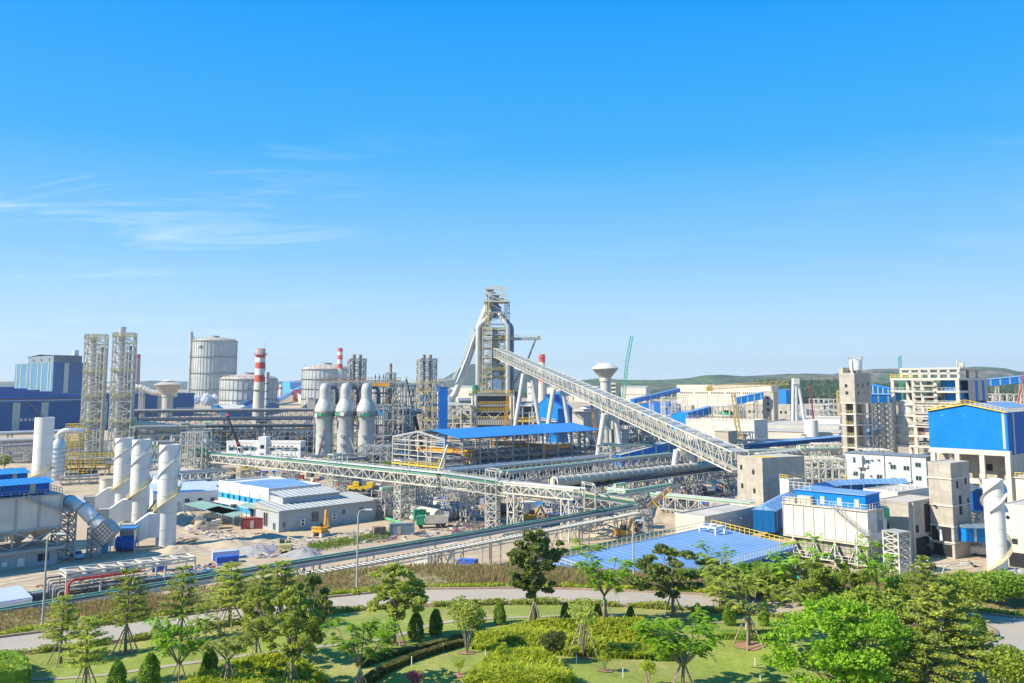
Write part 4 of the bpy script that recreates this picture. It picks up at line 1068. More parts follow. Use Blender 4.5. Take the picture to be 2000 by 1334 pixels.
# lattice towers
pp=[(-1.2,-1,1.45,.995,'silver_pipe'),(2.4,1.2,.6,.9,'steel'),(.8,2.5,.5,.85,'steel')]
lattice_chimney('flue_tower','left tall lattice tower holding pale flues, the shorter of two',177,897,654,8.5,R(16),pp,13,'twin lattice flue towers','steel_white',platmat='yellow_pale')
pp=[(-1.2,-1,1.5,1.05,'silver_pipe'),(2.4,1.2,.6,.9,'steel'),(.8,2.5,.5,.85,'steel')]
lattice_chimney('flue_tower','right tall lattice tower, its flue rising above the frame',233,899,651,8.8,R(16),pp,13,'twin lattice flue towers','steel_white',platmat='yellow_pale')
for i,(a,b,zz,l) in enumerate([((118,948),(190,944),2.6,'small truss walkway in front of yellow decks'),((0,905),(62,900),7,'truss bridge behind lone white chimney at left edge')]):
    pipe_rack('pipe_bridge',l,G(*a),G(*b),zz,3,pipes=2,every=14,seed=40+i)
# long low white pipe on left 
A=G(-30,886)
def long_pipe(name,label,a,b,py_a,py_b,r,mt,cat='pipe',supports=True,rings=0,legm='steel',bases=None,ringm=None):
    """pipe between ground points a,b at photo heights py_a/py_b"""
    a=G(*a);b=G(*b); za=Zat(py_a,a.y);zb=Zat(py_b,b.y); t=thing(name,label,cat,a)
    pa=Vector((0,0,za));pb=Vector((b.x-a.x,b.y-a.y,zb)); m=MB(); m.tube([pa,pb],r,20); smooth_cyl(m.build('pipe_body',mt,t))
    if rings:
        m=MB(); d=(pb-pa).normalized()
        for i in range(rings+1):
            c=pa.lerp(pb,i/rings); m.tube([c-d*.12,c+d*.12],r*1.07,20)
        m.build('pipe_ring',ringm or mt,t)
    if supports:
        n=max(2,int((pb-pa).length/22))
        for i in range(n):
            f=(i+.5)/n; c=pa.lerp(pb,f); m=MB(); m.trestle((c.x,c.y,0),math.atan2(pb.y,pb.x),2,r*2,c.z-r,max(2,int((c.z-r)/3.5)),.28); m.build('trestle',legm,t)
    return t
long_pipe('gas_main','long white gas main crossing behind lone white chimney at left',(-40,890),(180,884),848,840,1.0,'silver_pipe')
long_pipe('gas_main','second grey main below the white one at left edge',(-40,893),(120,890),862,857,1.3,'steel')
# ---------------------------------------------------------------- red/white/black foreground pipe rack
A=G(128,1170); t=thing('pipe_rack','low white steel frame with red and black bent pipes, beside the road belt','pipe rack',A,R(40)); L=21
k_=PXS(A.y); h=Zat(1119,A.y)-.1
m=MB(); m.truss((0,2.2,h-.6),(L,2.2,h-.6),4.4,.6,7,.22)
for i in range(5):
    for yy in (0,4.4): m.beam((L*i/4,yy,0),(L*i/4,yy,h),.26)
m.beam((L*.5,0,h*.4),(L*.75,0,h),.18); m.build('frame','steel_white',t)
for i in range(6):
    m=MB(); x=-1.0-i*.32; zz=1.2+i*.42; yy=.5+i*.35
    m.tube([(x,yy,0),(x,yy,zz-.3),(x+.15,yy,zz-.08),(x+.4,yy,zz),(L*.62,yy,zz)],.14,8); smooth_cyl(m.build('pipe','steel_dark' if i%2 else 'steel',t))
m=MB(); m.tube([(.2,-.5,0),(.2,-.5,2.2),(.45,-.5,2.7),(1.0,-.5,3.0),(L*.55,-.5,3.0)],.24,14); smooth_cyl(m.build('red_pipe','red_pipe_paint',t))
# ---------------------------------------------------------------- blue halls at left
a=G(-60,850); b=G(212,838); d=b-a; L=Vector((d.x,d.y,0)).length; ang=math.atan2(d.y,d.x); H=22.3
t=thing('rolling_hall','long dark blue factory hall behind the lattice towers, roof spreading left','factory hall',a,ang)
m=MB(); m.box(0,L,0,170,0,H); m.build('wall','blue_dark',t)
m=MB(); m.q((-1,-1,H+.1),(L+1,-1,H+.1),(L+1,171,H+8.5),(-1,171,H+8.5)); m.q((-1,-1,H-1),(L+1,-1,H-1),(L+1,-1,H+.1),(-1,-1,H+.1)); m.q((L+1,-1,H-1),(L+1,171,H-1),(L+1,171,H+8.5),(L+1,-1,H+.1)); m.build('roof','blue_grey_roof',t)
for k in range(7):
    m=MB(); yy=10+k*23; zz=H+.1+8.4*(yy+1)/172; m.box(8+3*k,L-4,yy,yy+7,zz,zz+1.9); m.build('roof_monitor','blue_clad' if k%2 else 'blue_grey_roof',t)
for f in (.275,.475,.79,.93):
    m=MB(); m.box(L*f,L*f+5,-.25,0,0,H-.7); m.build('wall_stripe','stripe',t)
for k in range(9):
    m=MB(); x=L*.30+k*2.9; m.box(x,x+1.8,-.2,.05,8.2,10.0); m.build('window','steel_white',t)
m=MB(); m.rail([(0,-.9,H+.1),(L,-.9,H+.1)],1.2,3,.15); m.build('roof_rail','steel_rust',t)
m=MB(); m.beam((L*.37,-.8,H-1),(L*.50,-.8,9),.9,.3); m.rail([(L*.37,-.9,H-.8),(L*.50,-.9,9)],1.2,3,.15); m.build('stair','steel_blue',t)
a=G(205,816); b=G(378,812); d=b-a; L=Vector((d.x,d.y,0)).length; ang=math.atan2(d.y,d.x); H=Zat(770,a.y)
t=thing('rolling_hall','farther dark blue factory hall behind the left concrete water tower','factory hall',a,ang)
m=MB(); m.box(0,L,0,80,0,H); m.build('wall','blue_dark',t); m=MB(); m.box(-1,L+1,-1,81,H,H+.6); m.build('roof','blue_grey_roof',t)
m=MB(); m.box(L*.62,L*.8,5,40,H+.6,H+5); m.build('roof_block','blue_dark',t)
for f in (.07,.36,.57):
    m=MB(); m.box(L*f,L*f+4,-.3,0,0,H-.1); m.build('wall_stripe','stripe',t)
for k in range(7):
    m=MB(); x=L*.8+k*2.6; m.box(x,x+1.2,-.3,.05,H*.33,H*.33+1.6); m.build('window','steel_white',t)
m=MB(); m.rail([(0,-.9,H+.6),(L,-.9,H+.6)],1.4,3,.18); m.build('roof_rail','steel_rust',t)
# tall blue building far left
A=G(100,806); 
t,lu,lv,H=shed('furnace_building','tall far blue building with pale lit end and olive stripes at far left','factory building',100,806,708,28,176,'blue_dark','steel_blue',D45,'flat',0)
u_=lu
m=MB(); m.box(-.3,0,0,lv,0,H-.1); m.build('lit_end','blue_clad_lit',t)  # sunlit end: its brightness is put into a paler blue
for f in (.06,.16,.34,.44,.62,.72,.88,.95):
    m=MB(); m.box(-.7,-.3,lv*(1-f)-1.6,lv*(1-f)+.8,0,H-.2); m.build('wall_stripe','stripe',t)
for f in (.28,.83):
    m=MB(); m.box(lu*f,lu*f+5,-.4,0,0,H-.2); m.build('wall_stripe','stripe',t)
m=MB(); m.box(4,lu-6,lv*.1,lv*.75,H+.2,H+9); m.build('penthouse','steel_blue',t)
m=MB(); m.q((3,lv*.05,H+8),(lu-5,lv*.05,H+8),(lu-5,lv*.43,H+11),(3,lv*.43,H+11)); m.q((3,lv*.8,H+8),(lu-5,lv*.8,H+8),(lu-5,lv*.43,H+11),(3,lv*.43,H+11)); m.build('penthouse_roof','steel_dark',t)
for k in range(3): window(t,3.99,lv*(.2+.2*k),H+4,5,3,'v','dark')
m=MB(); m.beam((lu*.38,-1,H),(lu*.7,-1,H-12),1,.4); m.build('stair','steel_rust',t)
W3=[(0,.4,'paint_white','shaft'),(.4,.55,'red','red_band'),(.55,.7,'paint_white','white_band'),(.7,.85,'red','red_band'),(.85,1,'paint_white','white_band')]
chimney_stack('chimney','short pale pink chimney behind the tall far blue building',142,800,684,5.2,3.8,[(0,.6,'concrete_light','shaft'),(.6,.92,'pink','white_band'),(.92,1,'paint_white','red_band')],plat=False)
chimney_stack('chimney','slim pinkish chimney right behind the right lattice tower',265,800,692,4.2,3.0,[(0,.93,'pink','shaft'),(.93,1,'red','red_band')],plat=False)
t,lu,lv,H=shed('factory_hall','pale roofed low hall far left beyond the blue roof','factory hall',70,775,746,-30,75,'concrete_light','steel_blue',R(10),'flat',0)
pipe_rack('pipe_bridge','long pipe bridge on horizon at the far left edge',G(-40,795),G(30,795),Zat(744,G(0,795).y),8,n=14,pipes=2,every=40,seed=3,th=4)
# round ribbed gas pipe seen over the hall
a=P(262,756,880); b=P(278,757,880); c=P(296,766,880); d=P(322,769,880); e=P(345,770,880)
t=thing('gas_main','cream ribbed overhead gas main dipping toward the left water tower','pipe',(a.x,a.y,0))
o=Vector((a.x,a.y,0)); path=[a-o-Vector((30,0,-1)),a-o,b-o,c-o,d-o,e-o]
m=MB(); m.tube(path,2.9,16); smooth_cyl(m.build('pipe_body','concrete_light',t))
for i,(p,q) in enumerate(zip(path,path[1:])):
    n=max(2,int((q-p).length/3))
    m=MB()
    for k in range(n): cc=p.lerp(q,k/n); dn=(q-p).normalized(); m.tube([cc-dn*.2,cc+dn*.2],3.15,16)
    m.build('pipe_ribs','concrete_plain',t)
for p in (path[2],path[4]):
    m=MB(); m.trestle((p.x,p.y,0),0,4,5,p.z-3,7,.5); m.build('trestle','steel',t)
# water towers
def water_tower(label,px,pyb,py_top,py_rim,py_neck,rrim,rneck,rbase,lm='concrete_plain'):
    A=G(px,pyb); k=PXS(A.y); z=lambda p:Zat(p,A.y); t=thing('water_tower',label,'water tower',A,0,'concrete water towers')
    m=MB(); m.lathe((0,0),[(rbase*k,0),(rneck*k,z(py_neck+ (pyb-py_neck)*.75)),(rneck*k,z(py_neck))],30); smooth_cyl(m.build('shaft',lm,t))
    m=MB(); zr=z(py_rim); zn=z(py_neck); m.lathe((0,0),[(rneck*k*1.18,zn-1.2),(rneck*k*1.18,zn+.6),(rrim*k*.96,zr-.6),(rrim*k,zr-.5),(rrim*k,zr),(rrim*k*.55,zr+2.2),(rrim*k*.42,zr+2.4)],40); smooth_cyl(m.build('bowl',lm,t),30)
    zt=z(py_top); r=rrim*k*.40
    m=MB()
    for i in range(12):
        a=i*.5236; m.beam((r*math.cos(a),r*math.sin(a),zr+2),(r*math.cos(a),r*math.sin(a),zt-.8),.35)
    m.build('lantern_posts',lm,t)
    m=MB(); m.lathe((0,0),[(r+.5,zt-1.1),(r+.5,zt-.7),(.2,zt+.3)],24); m.cyl((0,0),r*.5,zr+2,zt-1,12); m.build('lantern_roof','paint_white',t)
    m=MB(); m.box(-rneck*k-.12,-rneck*k*.8,-.4,.4,zn*.55,zn*.55+1.2); m.build('window','dark',t)
    return t
water_tower('concrete water tower with dark bowl at left before blue hall',326,822,742,751,772,27,10,11.5)
water_tower('pale concrete water tower right of the long inclined conveyor, before hills',1184,892,711,719,740,25.5,9.5,14,'concrete_light')
# gas holders
t,r,H,Hd=gas_holder('tallest ribbed pale gas holder left of red and white chimney',415,792,667,659,42,4,32)
m=MB(); k=PXS(G(415,792).y); m.tube([(-r*.92,-r*.5,0),(-r*.92,-r*.5,Hd+8)],2.6,14); m.tube([(-r*.92,-r*.5,Hd+6),(-r*.7,-r*.5,H)],.8,8); smooth_cyl(m.build('riser_pipe','tank',t))
m=MB(); 
for i in range(12): m.box(-r*.92-3.4,-r*.92-2,-r*.5-1,-r*.5+1,H*i/12,H*i/12+.4)
m.build('riser_brackets','steel_dark',t)
m=MB(); q=r*.33; m.cyl((-q,-r*.92),4,H-9,H-7.2,16); m.build('inspection_box','concrete_light',t)
gas_holder('low wide gas holder with beige dome partly behind red and white chimney',484,800,741,731,54,3,26)
gas_holder('wide beige domed gas holder behind the three hot blast stoves',637,797,722,712,47,4,26)
# chimneys
RW=[(0,.635,'concrete_light','shaft'),(.635,.71,'red','red_band'),(.71,.78,'paint_white','white_band'),(.78,.85,'red','red_band'),(.85,.90,'paint_white','white_band'),(.90,1,'red','red_band')]
t,H=chimney_stack('chimney','tall red and white banded concrete chimney, the nearest and largest',504,860,681,4.5,2.75,RW)
m=MB(); n=26
for i in range(n):
    a=-2.6+i/n*2.9; b=-2.6+(i+1)/n*2.9; z0=H*(.10+.18*i/n); z1=H*(.10+.18*(i+1)/n); r=4.3
    m.q((r*math.cos(a),r*math.sin(a),z0),((r+1.1)*math.cos(a),(r+1.1)*math.sin(a),z0),((r+1.1)*math.cos(b),(r+1.1)*math.sin(b),z1),(r*math.cos(b),r*math.sin(b),z1)); m.beam(((r+1.1)*math.cos(a),(r+1.1)*math.sin(a),z0+1),((r+1.1)*math.cos(b),(r+1.1)*math.sin(b),z1+1),.25)
m.build('spiral_stair','steel_beige',t)
for k in range(10):
    m=MB(); a=-3.1+k*.32; m.beam((2.9*math.cos(a),2.9*math.sin(a),H*.925),(2.8*math.cos(a),2.8*math.sin(a),H*.99),.55,.5); m.build('top_vent','paint_white',t)
A=G(518,862); t=thing('flue','slim pale riser pipe beside the nearest red and white chimney','pipe',A); H=Zat(727,A.y)
m=MB(); m.tube([(0,0,0),(0,0,H*.93)],1.1,12); m.tube([(0,0,H*.93),(0,0,H)],1.5,12); smooth_cyl(m.build('pipe_body','tank',t)); m=MB()
for i in range(9): m.cyl((0,0),1.45,H*(i+.5)/9,H*(i+.5)/9+.4,12)
m.build('clamp_ring','steel_dark',t)
chimney_stack('chimney','slim distant red and white banded chimney behind beige domed holder',662,798,680,4.6,3.4,[(0,.55,'concrete_light','shaft'),(.55,.66,'paint_white','white_band'),(.66,.74,'red','red_band'),(.74,.81,'paint_white','white_band'),(.81,.88,'red','red_band'),(.88,.94,'paint_white','white_band'),(.94,1,'red','red_band')],plat=False)
chimney_stack('chimney','tiny distant red and white chimney between the two wide holders',548,782,751,4,3,[(0,.5,'concrete_light','shaft'),(.5,.68,'paint_white','white_band'),(.68,.84,'red','red_band'),(.84,1,'paint_white','white_band')],plat=False)
chimney_stack('chimney','red topped white chimney partly behind the inclined conveyor',1059,800,692,5.6,4.0,[(0,.50,'concrete_light','shaft'),(.50,.64,'red','red_band'),(.64,.85,'paint_white','white_band'),(.85,1,'red','red_band')],plat=True)
# small far things between the holders
shed('factory_hall','bright blue far hall between the two wide gas holders','factory hall',566,770,747,551,592,'sky_blue','blue_roof',R(20),'u',3)
shed('factory_hall','small red brown box building between the two wide gas holders','factory building',572,783,762,567,590,'red','red_dark',R(10),'flat',0)
gallery('conveyor_gallery','blue sloping far conveyor gallery between the wide gas holders',G(540,790),G(592,776),3,24,8,6,'sky_blue','blue_roof',None,True,1,every=60)
shed('factory_hall','low blue hall in front of gas holders, beneath steam','factory hall',470,813,797,392,500,'blue_dark','blue_grey_roof',R(8),'u',3)
shed('factory_hall','pale ended low blue shed right of the steam puffs','factory hall',445,817,803,412,497,'blue_dark','steel_white',R(22),'u',3)
shed('factory_hall','rounded blue shed roof before the low wide gas holder','factory hall',462,808,791,418,471,'blue_clad','blue_grey_roof',R(10),'u',4)
shed('factory_hall','white low hall left of the hot blast stoves, far back','factory hall',600,800,778,553,614,'concrete_light','blue_grey_roof',R(15),'u',2)
# steam puffs
ms=bpy.data.materials.new('steam_mat'); ms.use_nodes=True; q=ms.node_tree; q.nodes.clear(); oo=N(q,'ShaderNodeOutputMaterial'); df=N(q,'ShaderNodeBsdfDiffuse'); df.inputs[0].default_value=(.9,.92,.95,1); tl=N(q,'ShaderNodeBsdfTranslucent'); tl.inputs[0].default_value=(.9,.92,.95,1); tp=N(q,'ShaderNodeBsdfTransparent'); a1=N(q,'ShaderNodeMixShader'); a2=N(q,'ShaderNodeMixShader'); Lk(q,df.outputs[0],a1.inputs[1]); Lk(q,tl.outputs[0],a1.inputs[2]); lw=N(q,'ShaderNodeLayerWeight'); lw.inputs[0].default_value=.35; Lk(q,lw.outputs['Facing'],a2.inputs[0]); Lk(q,a1.outputs[0],a2.inputs[1]); Lk(q,tp.outputs[0],a2.inputs[2]); Lk(q,a2.outputs[0],oo.inputs[0]); MAT['steam_mat']=ms
def steam(label,px,py,y,r,seed):
    rr=random.Random(seed); c=P(px,py,y); m=MB(c)
    for i in range(24):
        p=c+Vector((rr.uniform(-1,1)*r*1.6,rr.uniform(-.5,.5)*r,rr.uniform(-.3,.8)*r)); q=r*rr.uniform(.18,.5)
        b=len(m.v); nlat,nlon=8,12
        for j in range(nlat+1):
            th=math.pi*j/nlat
            for k in range(nlon):
                ph=2*math.pi*k/nlon; w_=1+.12*math.sin(3*ph+th*5+i); m.v.append((p.x+q*w_*math.sin(th)*math.cos(ph),p.y+q*w_*math.sin(th)*math.sin(ph),p.z+q*w_*math.cos(th)))
        for j in range(nlat):
            for k in range(nlon): kk=(k+1)%nlon; m.f.append((b+j*nlon+k,b+j*nlon+kk,b+(j+1)*nlon+kk,b+(j+1)*nlon+k))
    o=m.build('steam','steam_mat',smooth=True); return tag(o,label,'steam',kind='stuff')
steam('white steam puffs at right end of the dark blue hall',388,785,1000,9,1)
steam('white steam puffs in front of tallest gas holder foot',404,783,1010,7,2)
# ---------------------------------------------------------------- pipe racks in the left middle distance
for i,(a,b,py,pipes,wd,th,l,mt,pm,rl) in enumerate([
 ((252,872),(614,862),806,1,6,3.0,'long grey main on trestles running behind red and white chimney','steel_blue','silver_pipe','steel_rust'),
 ((252,882),(616,872),822,3,7,2.6,'conveyor rack just below the long grey main','steel_blue','steel_dark',None),
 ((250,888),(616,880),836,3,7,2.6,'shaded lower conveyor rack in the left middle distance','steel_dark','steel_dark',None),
 ((258,902),(398,896),838,3,5,3.4,'white truss rack with cream pipe right of lattice towers','steel','steel_beige',None),
 ((300,915),(405,907),868,3,5,2.6,'short steel rack beside the finned chimneys tops','steel','steel',None)]):
    p,q=G(*a),G(*b); pipe_rack('pipe_rack',l,p,q,(Zat(py,p.y),Zat(py-3,q.y)),wd,pipes=pipes,mt=mt,pm=pm,th=th,every=26,seed=20+i,pr=.9 if pipes==1 else .7,rail=rl)
t=long_pipe('gas_main','big cream ribbed pipe with open dark end right of lattice towers',(215,898),(352,896),824,838,1.9,'steel_beige',supports=False,rings=26)
a=G(352,896); t2=thing('pipe_opening','dark open mouth at right end of big cream ribbed pipe','pipe end',P(352.5,838.2,a.y)); m=MB(); m.tube([(0,0,0),(.25,0,0)],1.55,20); m.build('mouth','dark',t2)
shed('conveyor_shed','long low dark shed behind racks in left middle distance','shed',420,856,838,392,640,'steel_dark','steel_blue',R(4),'flat',0,size=(0,12))  # dark box whose colour carries the shade behind the racks
shed('rack_shade_shed','low dark blue shed under racks at left middle distance','shed',300,868,842,215,430,'blue_dark','steel_dark',R(4),'flat',0,size=(0,12))  # shed added in dark blue for the shade under the racks
# yellow cluster right of chimney
A=G(595,872); t=thing('gas_cleaning_unit','yellow railed steel decks right of red and white chimney','process unit',A,R(10)); z=lambda py:Zat(py,A.y)
for (a,b,py) in ((-16,0,846),(-12,8,851),(-6,6,842),(-20,-10,853)): deck(t,a,b,0,8,z(py),step=3,rh=1.5)
m=MB()
for x in (-18,-9,0,7): m.beam((x,.3,0),(x,.3,z(846)),.45); m.beam((x,7.5,0),(x,7.5,z(846)),.45)
m.build('frame','steel_beige',t)
for i in range(5): m=MB(); m.tube([(-17+i*5,2,z(851)),(-17+i*5,2,z(843))],1.2,10); m.build('vessel','steel_rust',t)
# white two storey office
A=G(586,906); H=Zat(864,A.y)-.3; rot=R(-7)
u=(math.cos(rot),math.sin(rot)); L=-solve(A,u,442,H/2)*1.0
L=abs(L); v=(-math.sin(rot),math.cos(rot)); wv=abs(solve(A,(math.cos(R(52)),math.sin(R(52))),609,H/2))
t=thing('office_building','white two storey office with blue windows left of the stoves','office',A,rot)
m=MB(); m.box(-L,0,0,wv,0,H); m.build('wall','white_wall',t)
m=MB(); m.box(-L+.3,-.3,.3,wv-.3,H,H+.1); m.build('roof','roof_concrete',t); m=MB(); hollow(m,-L-.1,.1,-.1,wv+.1,H-.2,H+.7); m.build('parapet','white_wall',t)
m=MB(); m.box(-L*.56,-L*.45,-1.2,wv*.6,0,H+2.6); m.build('stair_tower','white_wall',t)
for zz in (H*.68,H*.28):
    for k in range(4): window(t,-L+2.2+k*3.4,0,zz,2.1,1.3,'u','glass_blue')
    for k in range(4): window(t,-L*.42+1.4+k*3.4,0,zz,2.1,1.3,'u','glass_blue')
    window(t,-L*.5,-1.2,zz+1.2,1.8,1.6,'u','glass')
    for a,b in ((-L+.6,-L*.58),(-L*.44,-2)):
        m=MB(); m.box(a,b,-.9,0,zz+1.0,zz+1.15); m.build('canopy','white_wall',t)
        for k in range(int((b-a)/2.0)): m=MB(); m.box(a+.5+k*2,a+1.2+k*2,-.7,-.1,zz+1.2,zz+1.6); m.build('air_conditioner','steel_dark',t)
for k in range(3):
    for zz in (H*.68,H*.28):
        m=MB(); yy=wv*(.2+.28*k); m.box(-.05,.07,yy-.8,yy+.8,zz-.8,zz+.8); m.build('window','glass_blue',t)
# ---------------------------------------------------------------- hot blast stoves
steel_frame_later=[]
def stove(px,label,sd):
    A=G(px,898); z=lambda py:Zat(py,A.y); k=PXS(A.y); t=thing('hot_blast_stove',label,'hot blast stove',A,0,'hot blast stoves')
    prof=[(15.5*k,0),(15.8*k,z(880)),(16*k,z(830)),(16.2*k,z(822)),(19*k,z(812)),(19*k,z(800)),(17.5*k,z(794)),(14.5*k,z(787)),(11.5*k,z(781)),(10.6*k,z(777)),(10.6*k,z(762)),(10.2*k,z(757)),(8.5*k,z(752)),(5.5*k,z(749)),(.3*k,z(747.5))]
    m=MB(); m.lathe((0,0),prof,40); smooth_cyl(m.build('shell','stove_shell',t),50)
    m=MB(); m.lathe((0,0),[(11*k,z(777.5)),(11*k,z(775.5))],32,False); m.build('dome_ring','silver',t)
    m=MB(); zp=z(811); r0,r1=16*k,21.5*k; m.lathe((0,0),[(r0,zp-.4),(r1,zp-.3),(r1,zp),(r0,zp)],32,False)
    m.rail([(r1*math.cos(a*.314),r1*math.sin(a*.314),zp) for a in range(21)],1.8,2,.14); m.build('platform','steel_rust',t)
    rr=random.Random(sd)
    for i in range(6-sd*1):
        a=-1.0-rr.random()*1.6; m=MB(); c=(r1*math.cos(a),r1*math.sin(a),zp+rr.uniform(-.6,.6))
        m.obox(c,rr.uniform(.9,2.2),.25,rr.uniform(.7,1.5),a+1.57); m.build('green_sheeting','tarp_green' if i<3 else 'paint_white' if i==3 else 'steel_rust',t)
    for i in range(3):
        m=MB(); zz=z(885-i*17); q=15.9*k; m.tube([(-.5,-q*.98,zz),(-.5,-q*.98-.7,zz)],.8,12); m.build('manhole','steel',t)
    m=MB(); m.tube([(11*k*.9,2,z(757)),(17*k,3,z(757)),(20*k,3,z(762)),(21*k,3,z(772)),(21*k,3,z(790))],[3.2*k]*5,14); smooth_cyl(m.build('hot_blast_pipe','steel_blue2',t))
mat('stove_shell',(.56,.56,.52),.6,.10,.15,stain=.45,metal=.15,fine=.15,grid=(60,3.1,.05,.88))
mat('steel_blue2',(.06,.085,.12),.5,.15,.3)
stove(632,'leftmost hot blast stove with most green sheeting round its platform',1)
stove(673,'middle one of the three pale domed hot blast stoves',2)
stove(714,'rightmost hot blast stove, next to the dark steel structure',3)
# ---------------------------------------------------------------- frame structure behind/right of stoves
def steel_frame(name,label,px0,px1,pyb,depth,levels,nx,ny,mt='steel',rot=0,brace=True,clutter=0,cm=('steel_blue','steel','silver_pipe'),w_=.5,deckm=None,seed=1,railm=None,cat='steel structure'):
    A=G(px0,pyb); B=G(px1,pyb); L=(B-A).length; t=thing(name,label,cat,A,rot); rr=random.Random(seed); Y=A.y
    zs=[Zat(p,Y) for p in levels]; zs=sorted(zs); top=zs[-1]
    m=MB()
    for i in range(nx+1):
        for j in range(ny+1): m.beam((L*i/nx,depth*j/ny,0),(L*i/nx,depth*j/ny,top),w_)
    for zz in zs:
        for j in range(ny+1): m.beam((0,depth*j/ny,zz),(L,depth*j/ny,zz),w_*.8)
        for i in range(nx+1): m.beam((L*i/nx,0,zz),(L*i/nx,depth,zz),w_*.8)
    if brace:
        zz=[0]+zs
        for i in range(nx):
            for a,b in zip(zz,zz[1:]):
                if rr.random()<.5:
                    y=0 if rr.random()<.7 else depth
                    m.beam((L*i/nx,y,a),(L*(i+1)/nx,y,b),w_*.5)
                    if rr.random()<.5: m.beam((L*(i+1)/nx,y,a),(L*i/nx,y,b),w_*.5)
        m.build('frame',mt,t)
    if deckm:
        for zz in zs:
            m=MB(); m.box(-.3,L+.3,-.3,depth+.3,zz+.1,zz+.22); m.build('deck',deckm,t)
    if railm:
        for zz in zs: m=MB(); m.rail([(0,-.3,zz+.2),(L,-.3,zz+.2)],1.3,2.5,.12); m.build('handrail',railm,t)
    for i in range(clutter):
        k=rr.random(); zi=rr.choice([0]+zs[:-1]); x=rr.uniform(.05,.95)*L; y=rr.uniform(.15,.85)*depth; nxt=min([q for q in zs if q>zi]); g=(nxt-zi)
        m=MB(); mtl=rr.choice(cm)
        if k<.3: m.tube([(x,y,zi),(x,y,zi+g*rr.uniform(.4,.9))],rr.uniform(.5,1.4),12); smooth_cyl(m.build('vessel',mtl,t))
        elif k<.65: 
            l=rr.uniform(.15,.5)*L; x2=min(L,x+l); m.tube([(x,y,zi+g*.6),(x2,y,zi+g*.6),(x2,y,zi)],rr.uniform(.25,.7),10); smooth_cyl(m.build('pipe',mtl,t))
        elif k<.85: s=rr.uniform(.8,2.4); m.box(x-s,x+s,y-s*.6,y+s*.6,zi+.1,zi+min(g*.8,s*1.6)); m.build('equipment_box',mtl,t)
        else: 
            m.beam((x,-.2,zi),(min(L,x+g),-.2,nxt),.5,.15); m.rail([(x,-.3,zi),(min(L,x+g),-.3,nxt)],1,1.5,.1); m.build('stair','yellow' if rr.random()<.4 else mt,t)
    return t
steel_frame('stove_structure','rust topped steel gantry above the three stoves',612,786,893,10,[745,753,790,820,850,872],9,1,'steel_rust2' if False else 'steel',clutter=24,cm=('steel_blue','steel_dark','steel_rust'),seed=4)
A=G(612,893); L=(G(786,893)-A).length
t=thing('crane_walkway','brown gantry rail deck above the stoves with orange hoist','gantry',A+Vector((3,-1.5,0))); zz=Zat(744,A.y)
m=MB(); m.box(0,L-4,-.5,.6,zz,zz+.35); m.rail([(0,-.5,zz+.35),(L-4,-.5,zz+.35)],1.3,1.5,.15); m.build('deck','steel_rust',t); m=MB(); m.box(L*.58,L*.78,-.8,.8,zz-2.6,zz-1.0); m.build('hoist','orange',t)
m=MB(); m.beam((.5,0,0),(.5,0,zz),.4); m.build('post','steel',t); m=MB(); m.beam((L-5,0,0),(L-5,0,zz),.4); m.build('post','steel',t)
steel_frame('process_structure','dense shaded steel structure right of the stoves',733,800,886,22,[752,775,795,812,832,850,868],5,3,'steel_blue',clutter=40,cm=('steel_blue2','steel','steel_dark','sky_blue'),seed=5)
steel_frame('process_structure','pale steel structure with tanks left of the blue slab tower',800,858,872,18,[748,765,785,802,822,842],4,2,'steel_beige',clutter=26,cm=('steel_beige','steel_rust','concrete_plain','blue_bright'),seed=6,railm='yellow')
def twin_stack(label,px,pyb,pyt,side,ppx,n=11,matn='steel'):
    lattice_chimney('flue_tower',label,px,pyb,pyt,side,R(20),[(-side*.2,-1,.9,1.05,'steel_rust'),(side*.22,0,.9,1.05,'steel_rust')],n,'twin flue lattice towers',matn)
twin_stack('lattice tower with two rusty flues above left of stoves gantry',694,868,701,9,0)
twin_stack('lattice tower with two rusty flues left of the blue slab tower',832,866,701,9.5,0)
lattice_chimney('flue_tower','single thin rusty stack in a lattice, between twin flue towers',761,868,728,5,R(20),[(0,0,.75,1.13,'steel_rust')],10)
for i in range(3):
    A=G(731+8*i,860); t=thing('vent_stack','thin dark vent pipe, %s of three in a row above the gantry'%['left','middle','right'][i],'vent pipe',A,0,'thin vent pipes'); m=MB(); H=Zat(731,A.y); m.cyl((0,0),.25,0,H,8); m.build('pipe_body','steel_dark',t); m=MB(); m.cyl((0,0),.4,H-2,H-1,8); m.build('cap','steel_dark',t)
long_pipe('gas_main','big horizontal silver gas pipe right of the hot blast stoves',(748,880),(822,880),804,803,1.5,'silver_pipe')
A=G(865,872); t=thing('slab_tower','tall narrow bright blue slab tower left of the blast furnace','tower',A,R(10)); H=Zat(756,A.y); w8=17.5*PXS(A.y)
m=MB(); m.box(-w8/2,w8/2,0,4.5,0,H); m.build('cladding','blue_bright',t); m=MB(); m.box(-w8/2-.15,w8/2+.15,-.15,4.65,H,H+.3); m.build('cap','steel',t)
m=MB(); m.trestle((0,2,H+.3),0,w8*.9,4,4.5,1,.2); m.build('roof_frame','steel',t)
